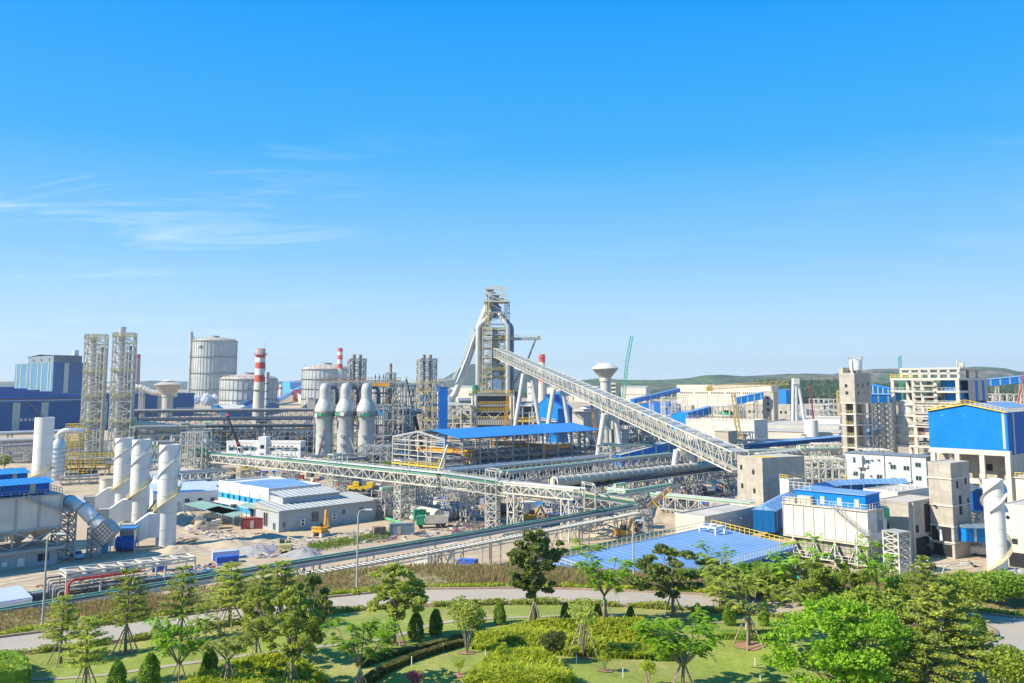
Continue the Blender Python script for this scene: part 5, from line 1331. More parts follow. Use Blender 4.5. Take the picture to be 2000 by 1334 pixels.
# ---------------------------------------------------------------- blast furnace
YF=570.0; k=PXS(YF); X=lambda px:P(px,748,YF).x-P(965,748,YF).x; z=lambda py:Zat(py,YF)
F0=Vector((P(965,748,YF).x,YF,0)); t=thing('blast_furnace','huge blast furnace tower with four silver uptake pipes and downcomer','blast furnace',F0)
D=7.5
def col_frame(m,x0,x1,y0,y1,z0,z1,n,w_=.55,br=.6):
    for x in (x0,x1):
        for y in (y0,y1): m.beam((x,y,z0),(x,y,z1),w_)
    for i in range(n+1):
        zz=z0+(z1-z0)*i/n
        for y in (y0,y1): m.beam((x0,y,zz),(x1,y,zz),w_*.8)
        for x in (x0,x1): m.beam((x,y0,zz),(x,y1,zz),w_*.8)
        if i<n:
            z2=z0+(z1-z0)*(i+1)/n
            for y in (y0,y1):
                m.beam((x0,y,zz),(x1,y,z2),w_*br) if i%2 else m.beam((x1,y,zz),(x0,y,z2),w_*br)
            for x in (x0,x1): m.beam((x,y0,zz),(x,y1,z2),w_*br) if i%2 else m.beam((x,y1,zz),(x,y0,z2),w_*br)
m=MB(); col_frame(m,X(948),X(988),-6,6,z(590),z(563),2,.8); m.build('top_cage','steel_white',t)
m=MB(); m.box(X(946)-.5,X(994),-7,7,z(590)-.5,z(590)); m.rail([(X(946),-7,z(590)),(X(994),-7,z(590)),(X(994),7,z(590))],1.3,2,.15); m.build('deck','steel_beige',t)
m=MB(); col_frame(m,X(948),X(988),-6,6,z(655),z(590),3,.6,.5); m.build('upper_frame','steel',t)
m=MB(); col_frame(m,X(986),X(995),-3,4,z(640),z(590),7,.35,.6); m.build('lift_shaft','steel_blue',t)
m=MB(); m.tube([(X(951),-4,z(640)),(X(951),-4,z(573))],.9,10); m.tube([(X(960),-2,z(590)),(X(960),-2,z(576))],1.5,12); m.lathe((X(962),0),[(1,z(576)),(2.2,z(573)),(.6,z(567))],12); smooth_cyl(m.build('relief_valves','silver',t))
m=MB(); m.lathe((X(968),0),[(1.6,z(622)),(1.8,z(610)),(3.6,z(606)),(3.6,z(600)),(2.0,z(596)),(1.2,z(586)),(2.2,z(583)),(2.2,z(577))],20); smooth_cyl(m.build('charging_hopper','steel_blue',t))
m=MB(); m.q((X(949),-5,z(567)),(X(966),-5,z(567)),(X(960),-1,z(571)),(X(953),-1,z(571))); m.box(X(972),X(984),-3,3,z(586),z(583)); m.beam((X(955),-5,z(583)),(X(985),-5,z(575)),.4); m.build('hoist_gear','steel_rust',t)
m=MB(); m.beam((X(953),-6.5,z(636)),(X(955),-6.5,z(592)),1.0,.6); m.build('yellow_duct','yellow',t)
rt=1.6
for s,l in ((-1,'front'),(1,'rear')):
    yy=s*5.2
    o=0 if s<0 else 4
    m=MB(); m.tube([(X(968),0,z(604)),(X(958+o*.5),yy*.6,z(617)),(X(936+o),yy,z(637)),(X(934+o),yy,z(642)),(X(934+o),yy,z(742)),(X(934+o),yy,z(765))],[rt]*6,18); smooth_cyl(m.build('uptake_pipe','silver_pipe',t),60)
    m=MB(); m.tube([(X(968),0,z(604)),(X(974+o*.5),yy*.6,z(613)),(X(991+o*1.8),yy,z(637)),(X(992+o*1.8),yy,z(642)),(X(992+o*1.8),yy,z(742)),(X(992+o*1.8),yy,z(770))],[rt]*6,18); smooth_cyl(m.build('uptake_pipe','silver_pipe' if s<0 else 'steel_blue',t),60)
for (a,b) in (((936,730),(943,745)),((990,731),(980,745))):
    m=MB(); m.tube([(X(a[0]),-5,z(a[1])),(X(b[0]),-3,z(b[1])),(X(b[0]),-2,z(b[1]+8))],rt*.9,14); smooth_cyl(m.build('offtake_pipe','silver_pipe',t))
m=MB(); m.tube([(X(962),2,z(596)),(X(950),2,z(600)),(X(934),2,z(640)),(X(914),2,z(702)),(X(888),2,z(770)),(X(880),2,z(778))],[2.2]*6,20); smooth_cyl(m.build('downcomer','silver_pipe',t),60)
m=MB(); m.tube([(X(928),-1,z(645)),(X(905),-1,z(702)),(X(886),-1,z(741)),(X(855),-1,z(745))],.45,8); m.tube([(X(924),-1,z(645)),(X(901),-1,z(702)),(X(884),-1,z(738)),(X(850),-1,z(742))],.3,8); m.build('small_pipe','silver_pipe',t)
m=MB(); m.box(X(924),X(936),-2,2,z(644),z(643)); m.rail([(X(924),-2,z(643)),(X(936),-2,z(643))],1.6,1.5,.2); m.build('deck','steel_white',t)
# dust catcher under downcomer
m=MB(); m.lathe((X(877),2),[(1.2,z(838)),(4.5,z(818)),(4.5,z(795)),(2.6,z(780)),(2.2,z(772))],20); smooth_cyl(m.build('dust_catcher','silver',t))
# stair tower with yellow stairs
m=MB(); col_frame(m,X(943),X(960),-9,-5,z(765),z(641),13,.42,.6); m.build('stair_tower','steel_white',t)
for i in range(13):
    m=MB(); z0=z(765)+(z(641)-z(765))*i/13; z1=z0+(z(641)-z(765))/13; xa,xb=(X(944),X(959)) if i%2 else (X(959),X(944)); m.beam((xa,-7,z0),(xb,-7,z1),1.2,.3); m.rail([(xa,-7.7,z0),(xb,-7.7,z1)],1.3,2,.16); m.build('stair','yellow_pale' if i%3 else 'yellow',t)
m=MB()
col_frame(m,X(944),X(985),-5,5,z(765),z(641),9,.6,.45); m.build('main_frame','steel_beige',t)
for py in (645,664,680,700,722,738):
    m=MB(); m.box(X(942),X(990),-6,6,z(py)-.4,z(py)); m.rail([(X(960),-6,z(py)),(X(990),-6,z(py))],1.3,2,.15); m.build('deck','steel_rust' if py!=722 else 'yellow_pale',t)
    m=MB(); m.rail([(X(944),-6.1,z(py)),(X(990),-6.1,z(py))],1.5,1.5,.22); m.build('handrail','yellow' if py in (664,722,738) else 'yellow_pale',t)
rr=random.Random(5)
for i in range(44):
    m=MB(); x=X(rr.uniform(962,988)); py=rr.uniform(650,755); m.tube([(x,-4,z(py)),(x+rr.uniform(-3,3),-4,z(py)),(x+rr.uniform(-1,1),-3,z(py+rr.uniform(4,14)))],rr.uniform(.3,.8),8); m.build('pipe_work',rr.choice(['steel','steel_blue','steel_rust','yellow_pale','steel_beige','steel_rust']),t)
m=MB(); m.lathe((X(967),0),[(6.6,z(765)),(6.6,z(745)),(4.2,z(722)),(3.8,z(715)),(2.3,z(700)),(2.0,z(660)),(1.8,z(640))],26); smooth_cyl(m.build('furnace_shell','silver',t))
m=MB(); col_frame(m,X(996),X(1014),-4,4,z(830),z(735),8,.45,.5); m.tube([(X(1000),2,z(765)),(X(1000),2,z(645))],1.3,10); m.build('side_frame','steel_blue',t)
m=MB(); m.box(X(998),X(1016),4,8,z(830),z(765)); m.build('side_block','steel_blue',t)
# top crane jib
m=MB(); m.beam((X(962),-3,z(663)),(X(1056),-3,z(661)),.8,1.6); m.beam((X(962),3,z(663)),(X(1056),3,z(661)),.8,1.6)
for i in range(14): x=X(962)+(X(1056)-X(962))*i/13; m.beam((x,-3,z(662)),(x,3,z(662)),.5)
m.build('jib_beam','steel',t)
m=MB(); m.rail([(X(962),-3.6,z(660)),(X(1056),-3.6,z(659))],1.5,2,.15); m.build('jib_rail','yellow_pale',t)
m=MB(); m.beam((X(1046),0,z(664)),(X(1032),0,z(700)),1.4,1.2); m.beam((X(1032),0,z(700)),(X(1000),0,z(755)),1.2); m.build('jib_brace','steel',t)
m=MB(); m.box(X(998),X(1004),-3,3,z(661),z(655)); m.box(X(1050),X(1055),-3,3,z(661),z(657)); m.build('hoist','orange',t)
# lower decks / cast house
for (a,b,pt,pb,mt,dm) in ((918,1004,768,773,'steel_white',-11),(928,995,789,793,'steel_white',-12),(928,995,801,804,'steel_white',-13),(924,1004,817,828,'steel_white',-14),(875,924,817,823,'steel_white',-14)):
    m=MB(); m.box(X(a),X(b),dm,12,z(pb),z(pt)); m.build('deck_slab',mt,t)
    n=int((b-a)/3.4); m=MB(); m.box(X(a),X(b),dm-.16,dm-.005,z(pt)-.15,z(pt)-.02)
    for i in range(n+1): x=X(a)+(X(b)-X(a))*i/n; m.box(x-.15,x+.15,dm-.15,dm,z(pb),z(pt)-.1)
    m.build('deck_ribs','steel_dark',t)
    m=MB(); m.rail([(X(a),dm,z(pt)),(X(b),dm,z(pt))],1.7,1.8,.2); m.rail([(X(a),dm+3,z(pt)),(X(b),dm+3,z(pt))],1.7,1.8,.2); m.build('handrail','yellow' if pt!=817 else 'yellow_pale',t)
m=MB(); m.box(X(930),X(998),-4,10,z(850),z(773)); m.build('core_block','steel_blue2',t)
for px in (925,931,998,1004):
    m=MB(); m.tube([(X(px),-12,0),(X(px),-12,z(773))],.9,10); m.build('column','steel_white',t)
m=MB(); m.tube([(X(929),-9,z(772)),(X(929),-9,z(752))],1.9,14); m.build('green_tank','truck_green',t)
m=MB()
for (a,b) in ((930,945),(965,950),(965,980),(1000,985)): m.beam((X(a),-12,z(817)),(X(b),-12,z(804)),.6)
m.build('bracing','steel_white',t)
# slanted yellow conveyor/ladder
m=MB(); m.trestle((X(983),-17,0),0,1.8,1.8,z(762),20,.3); o=m.build('yellow_mast','orange',t)
for v_ in o.data.vertices: v_.co.x+= (v_.co.z/z(762))*X(965+11)
# cast house left wing
L0,L1=X(872),X(926)
m=MB(); m.q((L0,-16,z(790)),(L1,-16,z(790)),(L1,2,z(785)),(L0,2,z(785))); m.q((L0,-16,z(790)-.4),(L1,-16,z(790)-.4),(L1,-16,z(790)),(L0,-16,z(790))); m.build('cast_house_roof','roof_grey',t)
m=MB(); m.q((X(895),-6,z(782)),(X(925),-6,z(782)),(X(925),0,z(777)),(X(895),0,z(777))); m.q((X(895),6,z(782)),(X(925),6,z(782)),(X(925),0,z(777)),(X(895),0,z(777))); m.box(X(897),X(923),-5,5,z(788),z(782)); m.build('roof_monitor','steel_blue',t)
m=MB()
for px in (875,888,903,922): m.beam((X(px),-15,0),(X(px),-15,z(790)),.8); m.beam((X(px),0,0),(X(px),0,z(790)),.8)
for (a,b,c,d) in ((876,814,900,792),(900,792,920,814),(889,790,876,800),(905,848,918,832),(876,843,890,828)): m.beam((X(a),-15.2,z(b)),(X(c),-15.2,z(d)),.8)
for py in (800,825,840): m.beam((L0,-15,z(py)),(L1,-15,z(py)),.6)
m.build('cast_house_frame','steel_white',t)
for i in range(16):
    m=MB(); x=rr.uniform(L0+2,L1-2); q=rr.uniform(0,18); s=rr.uniform(.8,2); m.box(x-s,x+s,-10,-6,q,q+s*1.5); m.build('equipment_box',rr.choice(['steel_dark','steel','steel_blue2','steel_beige']),t)
R0,R1=X(1004),X(1052)
m=MB(); m.q((R0,-16,z(791)),(R1,-16,z(789)),(R1,6,z(784)),(R0,6,z(785))); m.build('cast_house_roof','roof_grey',t)
m=MB(); m.box(R0+1,R1-1,-8,8,0,z(794)); m.build('cast_house_wall','steel_blue2',t)
m=MB()
for px in (1005,1020,1038,1050): m.beam((X(px),-15,0),(X(px),-15,z(790)),.7)
m.beam((R0,-15,z(819)),(R1,-15,z(819)),.7); m.build('cast_house_frame','steel_white',t)
m=MB(); m.box(R0,X(1040),-15.5,-8,z(822),z(819)); m.rail([(R0,-15.5,z(819)),(X(1040),-15.5,z(819))],1.8,1.8,.25); m.build('deck','yellow',t)
# blue buildings right of the furnace
t,lu,lv,H=shed('pump_house','bright blue building with raised roof right of the furnace','factory building',1090,868,798,1046,1118,'blue_bright','blue_roof2',R(20),'u',6)
m=MB(); m.box(-1.4,0,-.5,lv,H*.62,H*.64); m.rail([(-1.3,0,H*.64),(-1.3,lv,H*.64)],1.3,2,.15); m.build('walkway','steel_beige',t)
m=MB(); m.box(2,lu*.6,lv*.3,lv*.7,H+2,H+8); m.build('roof_monitor','blue_bright',t)
steel_frame('steel_frame_structure','rusty red open steel frame left of the blue building',1034,1051,862,8,[806,815,824,833,845],2,1,'steel_white',clutter=6,cm=('steel_rust','red_dark'),seed=9)
# ---------------------------------------------------------------- long inclined conveyor
ya,yb=556.0,247.0
pa=P(972,697,ya); pb=P(1446,922,yb)
t=thing('inclined_conveyor','very long white truss conveyor climbing to the blast furnace top','conveyor',(pb.x,pb.y,0)); o=Vector((pb.x,pb.y,0))
A_=pb-o; B_=pa-o; n=84; wd=5.2; ht=5.6
h=(Vector((B_.x-A_.x,B_.y-A_.y,0))).normalized(); sdv=Vector((-h.y,h.x,0))
m=MB(); m.truss(A_,B_,wd,ht,n,.26,top=True); m.build('girder','steel_white',t)
m=MB(); up=Vector((0,0,.5)); m.q(A_+sdv*2+up,B_+sdv*2+up,B_-sdv*2+up,A_-sdv*2+up); m.build('walkway_floor','steel_beige',t)
m=MB(); up=Vector((0,0,1.6)); m.q(A_+sdv*.7+up,B_+sdv*.7+up,B_-sdv*.7+up,A_-sdv*.7+up); m.build('belt','steel_dark',t)
for k_i in range(0,n,6):
    m=MB()
    for j in range(3):
        c=A_+(B_-A_)*((k_i+2*j)/n)+Vector((0,0,ht+.15)); c2=A_+(B_-A_)*((k_i+2*j+1.1)/n)+Vector((0,0,ht+.15)); m.q(c+sdv*1.7,c2+sdv*1.7,c2-sdv*2.2,c-sdv*2.2)
    m.build('roof_sheet','steel',t)
for f,px in ((None,1334),(None,1190),(None,1090),(None,1030)):
    # param where the axis projects at px
    lo,hi_=0,1
    for _ in range(40):
        f=(lo+hi_)/2; c=pb.lerp(pa,f); dpt=c.y*cT+(c.z-CH)*sT; q=1000+FP*c.x/dpt
        if q>px: lo=f
        else: hi_=f
    c=A_+(B_-A_)*f; m=MB(); m.box(c.x-1.6,c.x+1.6,c.y-3.0,c.y+3.0,c.z-1.9,c.z-.35); 
    o2=m.build('bearing_block','steel_white',t)
    sp=c.z*.16
    for s in (-1,1):
        m=MB(); b=c+sdv*s*2.2; e=c+sdv*s*(2.2+sp); m.tube([(e.x,e.y,0),(b.x,b.y,c.z-1.5)],[.95+c.z*.006]*2,16); smooth_cyl(m.build('support_leg','steel_leg',t))
        if c.z>30:
            m=MB(); e2=c+h*c.z*.28*s; 
    m=MB(); m.beam(c+sdv*(2.2+sp*.55)+Vector((0,0,-c.z*.55)),c-sdv*(2.2+sp*.55)+Vector((0,0,-c.z*.55)),.7); m.build('cross_tie','steel_leg',t)

# ---------------------------------------------------------------- open steel shed with blue roof
A=G(868,948); u=(math.cos(D45),math.sin(D45)); H=Zat(858,A.y); lv=abs(solve(A,(-u[1],u[0]),768,H)); lu=abs(solve(A,u,1168,H))
t=thing('open_steel_shed','large open steel shed with bright blue roof at the picture centre','shed',A,D45); rise=2.4
def roof2(m,x0,x1,y0,y1,H,rise,th=.2,o=.6):
    k=rise/((y1-y0)/2)
    for a,s in ((y0-o,1),(y1+o,-1)):
        za=H-o*k; b=(y0+y1)/2; m.q((x0,a,za+th),(x1,a,za+th),(x1,b,H+rise+th),(x0,b,H+rise+th)); m.q((x0,a,za),(x1,a,za),(x1,b,H+rise),(x0,b,H+rise)); m.q((x0,a,za),(x1,a,za),(x1,a,za+th),(x0,a,za+th))
        for x in (x0,x1): m.q((x,a,za),(x,b,H+rise),(x,b,H+rise+th),(x,a,za+th))
m=MB(); roof2(m,6,lu+1,0,lv,H,rise); m.build('roof','blue_roof2',t)
nb=10
m=MB()
for i in range(nb+1):
    x=lu*i/nb
    for y in (0,lv*.33,lv*.67,lv) if i in (0,nb) else (0,lv): m.beam((x,y,0),(x,y,H),.5)
    for y0_,y1_ in ((0,lv/2),(lv,lv/2)): m.beam((x,y0_,H-.3),(x,y1_,H+rise-.3),.4,.6); m.beam((x,y0_,H-2),(x,y1_,H-1.2),.2)
m.build('column_frame','steel',t)
for yy in (0,lv):
    m=MB()
    for zz in (H*.2,H*.4,H*.55,H*.68,H*.82,H*.93): m.beam((0,yy,zz),(lu,yy,zz),.3 if zz<H*.5 else .18)
    m.build('wall_girts','steel_blue' if yy==0 else 'steel',t)
m=MB()
for f in (.28,.44,.58,.70,.82,.93): m.beam((0,0,H*f),(0,lv,H*f),.22)
m.beam((0,lv*.25,H*.5),(0,lv*.5,H*.8),.2); m.beam((0,lv*.25,0),(0,lv*.25,H),.25); m.beam((0,lv*.5,0),(0,lv*.5,H+rise),.3); m.beam((0,lv*.75,0),(0,lv*.75,H),.25)
m.build('gable_frame','steel_white',t)
m=MB(); m.box(-.6,0,0,lv,H*.36,H*.39); m.rail([(-.6,0,H*.39),(-.6,lv,H*.39)],1.2,1.2,.1); m.build('gable_walkway','yellow',t)
for k in range(2):
    m=MB(); x=lu*(.60 if k==0 else .12); m.box(x,x+(18 if k==0 else 5),1,2.2,H*.60,H*.70); m.box(x,x+(18 if k==0 else 5),lv-2.2,lv-1,H*.60,H*.70); m.box(x+2,x+5,1,lv-1,H*.62,H*.72); m.box(x+1,x+2,.7,1.6,H*.30,H*.72); m.build('overhead_crane','orange',t)
m=MB(); m.box(0,lu,-.4,.4,H*.50,H*.54); m.box(0,lu,lv-.4,lv+.4,H*.50,H*.54); m.build('crane_rail','steel_rust',t)
m=MB(); m.beam((-6,-1,0),(.5,-1,H*.88),.5,.5); m.build('raking_strut','steel_white',t)
m=MB()
for i in range(1,nb*2):
    x=lu*i/(nb*2)
    for y in (lv*.33,lv*.66): m.beam((x,y,0),(x,y,H*.55),.3)
    m.beam((x,0,H*.55),(x,lv,H*.55),.3); m.beam((x,0,H*.2),(x,lv,H*.2),.25); m.beam((x,0,H*.4),(x,lv,H*.4),.25)
    if i%2: m.beam((x,0,0),(x,0,H*.93),.2); m.beam((x,lv,0),(x,lv,H*.93),.2)
for y in (lv*.33,lv*.66):
    for zz in (H*.2,H*.4,H*.55): m.beam((0,y,zz),(lu,y,zz),.25)
for i in range(0,nb,2):
    for y in (0,lv): m.beam((lu*i/nb,y,0),(lu*(i+1)/nb,y,H*.4),.16); m.beam((lu*(i+1)/nb,y,0),(lu*i/nb,y,H*.4),.16); m.beam((lu*i/nb,y,H),(lu*(i+1)/nb,y,H*.55),.16)
m.build('inner_frame','steel_blue',t)
for i in range(nb*2):
    m=MB(); x=lu*i/(nb*2); 
    for k in range(5): m.beam((x,lv*k/5,H-.6+rise*(1-abs(k/2.5-1))*.9),(x,lv*(k+1)/5,H-1.6+rise*(1-abs((k+1)/2.5-1))*.9),.14)
    m.build('roof_truss','steel',t)
rr=random.Random(3)
for i in range(80):
    m=MB(); x=rr.uniform(2,lu-3);y=rr.uniform(1,lv-2); zz=rr.choice([0,0,H*.2,H*.4]); s=rr.uniform(.6,1.8)
    if rr.random()<.5: m.tube([(x,y,zz),(x,y,zz+s*1.6)],s*.5,10)
    elif rr.random()<.5: m.tube([(x,y,zz+1),(x+s*4,y,zz+1)],s*.35,10)
    else: m.box(x-s,x+s,y-s*.6,y+s*.6,zz,zz+s)
    m.build('equipment',rr.choice(['steel','steel_dark','steel_blue','steel_beige','paint_white','orange','steel_rust','silver_pipe','silver_pipe']),t)
for zz in (H*.2,H*.4):
    m=MB(); m.box(2,lu-2,.3,lv*.5,zz-.15,zz); m.build('floor_deck','steel_blue',t)
# ---------------------------------------------------------------- crossing gallery on trestles
def gallery_open(name,label,pts,wd,th,mt,pipes,every,beltm='green_belt',seed=1,portal=True):
    """pts: list of ground points with deck height"""
    o=Vector(pts[0][:2]+(0,)) if isinstance(pts[0],tuple) else Vector((pts[0][0],pts[0][1],0)); t=thing(name,label,'conveyor',o); rr=random.Random(seed)
    for a,b in zip(pts,pts[1:]):
        a=Vector(a)-o; b=Vector(b)-o; L=(b-a).length; n=max(3,int(L/3)); h=(b-a).normalized(); s=Vector((-h.y,h.x,0)).normalized()
        m=MB(); m.truss(a-Vector((0,0,th)),b-Vector((0,0,th)),wd,th,n,.2); m.build('girder',mt,t)
        m=MB(); c=Vector((0,0,.5)); m.beam(a+c-s*wd*.5,b+c-s*wd*.5,.30,.22); m.build('green_edge',beltm,t)
        m=MB(); c=Vector((0,0,.62)); m.q(a+c-s*wd*.28,b+c-s*wd*.28,b+c+s*.0,a+c+s*.0); m.build('belt','steel_dark',t)
        m=MB(); c=Vector((0,0,.12)); m.q(a+c-s*wd*.5,b+c-s*wd*.5,b+c+s*wd*.5,a+c+s*wd*.5); m.build('floor','steel',t)
        for i in range(pipes):
            m=MB(); y=wd*(-.05+.42*(i+1)/pipes); r=rr.uniform(.2,.42); cc=Vector((0,0,.2+r))+s*y; m.tube([a+cc,b+cc],r,8); smooth_cyl(m.build('pipe',rr.choice(['silver_pipe','pale_green','steel','silver_pipe','yellow_pale']),t))
        k=max(1,round(L/every))
        for i in range(k):
            f=(i+.5)/k; c=a.lerp(b,f); m=MB(); ang=math.atan2(h.y,h.x); m.trestle((c.x,c.y,0),ang,2.6,wd*1.04,c.z-th,max(3,int(c.z/2.4)),.26)
            for sx in ((-1.3,1.3) if portal else ()):
                q0=c+h*sx; m.beam(q0+s*wd*.52+Vector((0,0,-th)),q0+s*wd*.52+Vector((0,0,3.2)),.26); m.beam(q0-s*wd*.52+Vector((0,0,-th)),q0-s*wd*.52+Vector((0,0,3.2)),.26); m.beam(q0-s*wd*.52+Vector((0,0,3.2)),q0+s*wd*.52+Vector((0,0,3.2)),.26)
            for sy in (-1,1): m.beam(c-h*1.3+s*sy*wd*.52+Vector((0,0,3.2)),c+h*1.3+s*sy*wd*.52+Vector((0,0,3.2)),.26)
            m.build('trestle',mt,t)
        m=MB(); m.rail([a+s*wd*.5,b+s*wd*.5],1.1,2.2,.08); m.build('handrail','steel_white',t)
    return t
def gp(px,pyb,pyt):
    g=G(px,pyb); return (g.x,g.y,Zat(pyt,g.y))
gallery_open('pipe_gallery','long white truss pipe gallery crossing the yard from left to lower centre',[gp(378,938,884),gp(600,980,903),gp(866,1028,930),gp(1060,1034,957),gp(1240,1033,985)],4.6,2.4,'steel_white',5,27)
# ---------------------------------------------------------------- belt conveyor along the garden
def post_belt(name,label,pts,wd,kind,every,seed=1,t=.2):
    """belt conveyor or roller rack on slim posts through (x,y,deck height) points"""
    o=Vector((pts[0][0],pts[0][1],0)); th_=thing(name,label,'conveyor',o); acc=0
    for a,b in zip(pts,pts[1:]):
        a=Vector(a)-o; b=Vector(b)-o; L=(b-a).length; h=(b-a).normalized(); s_=Vector((-h.y,h.x,0)).normalized()*(wd/2); n=max(2,int(L/2.2))
        if kind=='belt':
            m=MB(); c=Vector((0,0,-.25)); m.beam(a+c-s_,b+c-s_,.2,.5); m.beam(a+c+s_,b+c+s_,.2,.5); m.build('belt_frame','steel',th_)
            m=MB(); c=Vector((0,0,.02)); m.q(a-s_*.85+c,b-s_*.85+c,b+s_*.75+c,a+s_*.75+c); c=Vector((0,0,-.6)); m.q(a-s_*.7+c,b-s_*.7+c,b+s_*.7+c,a+s_*.7+c); m.build('belt_band','belt',th_)
            m=MB(); c=Vector((0,0,.3)); m.tube([a+c+s_*1.15,b+c+s_*1.15],.15,8); m.beam(a+s_*.6+c*.6,b+s_*.6+c*.6,.25,.1); m.build('green_pipe','green_edge',th_)
            m=MB()
            for i in range(n*2): c=a.lerp(b,i/(n*2))+Vector((0,0,.25)); m.beam(c+s_*1.2,c+s_*1.5,.3,.25)
            m.build('idler_brackets','steel_white',th_)
        else:
            m=MB()
            for e in (s_,-s_):
                for dz in (0,-.75): m.beam(a+e+Vector((0,0,dz)),b+e+Vector((0,0,dz)),.16)
                for i in range(n): c=a.lerp(b,i/n)+e; c2=a.lerp(b,(i+1)/n)+e; m.beam(c,c-Vector((0,0,.75)),.12); m.beam(c-Vector((0,0,.75)) if i%2 else c,c2 if i%2 else c2-Vector((0,0,.75)),.09)
            m.build('side_frame','steel',th_)
            m=MB()
            for i in range(n*2): c=a.lerp(b,i/(n*2)); m.beam(c+s_,c-s_,.13); 
            m.build('roller_supports','steel_white',th_)
            for i in range(3):
                m=MB(); c=s_*(-.6+.55*i)+Vector((0,0,-.25)); m.tube([a+c,b+c],.16,7); m.build('pipe',['yellow_pale','silver_pipe','steel'][i],th_)
        k=max(1,round(L/every))
        for i in range(k):
            c=a.lerp(b,(i+.5)/k); m=MB(); hh=c.z-.4
            if hh<.3: continue
            for e in (s_,-s_): m.beam(c+e-Vector((0,0,c.z)),c+e,t*1.1)
            m.beam(c+s_-Vector((0,0,.5)),c-s_-Vector((0,0,.5)),t)
            if i%3==1 and hh>2.5:
                for e in (s_,-s_):
                    for g in (-1,1): m.beam(c+e+h*g*3.0-Vector((0,0,c.z)),c+e+h*g*3.0,t)
                    m.beam(c+e-h*3-Vector((0,0,c.z)),c+e-Vector((0,0,.5)),t*.6); m.beam(c+e-Vector((0,0,c.z)),c+e-h*3-Vector((0,0,.5)),t*.6); m.beam(c+e+h*3-Vector((0,0,c.z)),c+e-Vector((0,0,.5)),t*.6); m.beam(c+e-Vector((0,0,c.z)),c+e+h*3-Vector((0,0,.5)),t*.6)
            m.build('post_frame','steel',th_)
    return th_
post_belt('belt_conveyor','long green edged black belt conveyor running past the garden to centre',[(-77.9,101.2,6.0),(-9.9,169.2,6.0),(29.1,208.2,6.4)],2.0,'belt',13)
post_belt('roller_rack','galvanised roller rack parallel in front of the long black belt',[(-75.7,99.0,4.9),(-7.7,167.0,5.0),(29.3,204,5.6)],2.6,'rack',12)
pipe_rack('pipe_rack','low double pipe line beside the long black belt, yard side at left',G(60,1172),G(420,1128),(.9,1.1),1.6,pipes=3,th=.5,every=16,seed=8,pr=.2,mt='steel_dark')
# racks and belts behind, right of centre
for i,(a,b,pa_,pb_,pipes,wd,th,mt,l,pm) in enumerate([
 ((1060,1010),(1440,962),962,914,3,4,2.4,'steel','belt and pipes rack under the big beige pipe','belt'),
 ((985,992),(1310,945),924,888,3,4,2.6,'steel','pale lattice rack behind the big beige pipe','steel'),
 ((735,1016),(970,968),958,938,2,3.4,2.0,'steel','grey rack crossing behind the trestles at centre','steel_dark'),
 ((870,980),(1180,935),921,893,3,4,2.4,'steel','rack passing before the open blue roofed shed','silver_pipe'),
 ((820,1000),(1130,1060),930,957,2,3,2.0,'steel_white','second white truss just behind the crossing pipe gallery','silver_pipe'),
 ((1190,1008),(1460,1022),958,985,2,3.5,3.0,'steel_white','white truss bridge running to the flat concrete roof','silver_pipe'),
 ((1170,1030),(1320,1000),975,950,2,3,2.2,'steel','short rack between belt junction and beige pipe','steel_dark'),
 ((1180,930),(1440,900),872,862,3,6,2.6,'steel','tangle of pipe racks beneath the inclined conveyor','steel_dark'),
 ((1390,905),(1650,880),862,858,3,6,2.6,'steel_white','white pipe rack left of the concrete tower foot','steel'),
 ((1400,925),(1650,905),885,878,3,6,2.6,'steel_white','second white rack behind the concrete transfer tower','silver_pipe'),
 ((1540,940),(1665,915),905,893,3,5,2.8,'steel_white','white lattice rack right of the concrete transfer tower','silver_pipe'),
 ((1545,965),(1665,940),930,910,2,5,2.8,'steel_beige','cream rack tangle left of the grey clad building','steel_beige'),
 ((600,925),(770,905),893,884,2,4,1.8,'steel','grey rack along the foot of the stoves','silver_pipe'),
 ((345,975),(440,962),925,918,2,4,2.2,'steel_white','white trestle rack left of white blue striped building','steel'),
 ((560,940),(800,915),905,890,2,4,2.0,'steel_blue','bluish rack behind the crossing gallery near stoves','steel_dark'),
 ((255,955),(372,938),905,898,3,4,2.6,'steel','rack between finned chimneys and crossing gallery','silver_pipe'),
 ((262,925),(400,915),885,880,3,5,2.4,'steel_beige','cream rack with yellow rails behind finned chimneys','yellow_pale')]):
    p,q=G(*a),G(*b); pipe_rack('pipe_rack',l,p,q,(Zat(pa_,p.y),Zat(pb_,q.y)),wd,pipes=pipes,mt=mt,pm=pm,th=th,every=20,seed=60+i,pr=.4,rail=('yellow' if i in (16,) else None))
# big beige pipe
long_pipe('gas_main','big beige ribbed overhead pipe with open round end at centre',(1083,1010),(1395,958),941,908,1.32,'beige_pipe',rings=24,ringm='concrete_light')
a=G(1083,1010); t=thing('pipe_opening','open round mouth of the big beige pipe at centre','pipe end',P(1082.5,941.2,a.y)); m=MB(); d=Vector((-1,-.3,0)).normalized(); m.tube([d*.05,d*.25],1.12,24); m.build('mouth','beige_dark',t)
long_pipe('gas_main','beige pipe piece behind the concrete transfer tower roof',(1480,925),(1560,915),893,885,1.7,'beige_pipe',rings=8,ringm='concrete_light')
# blue sided gallery between A frames
gallery('conveyor_gallery','blue panelled gallery with pale stripes below inclined conveyor',G(1203,930),G(1332,912),3.5,7.5,4.5,4.6,'blue_bright','steel_white','stripe',True,5,every=20)
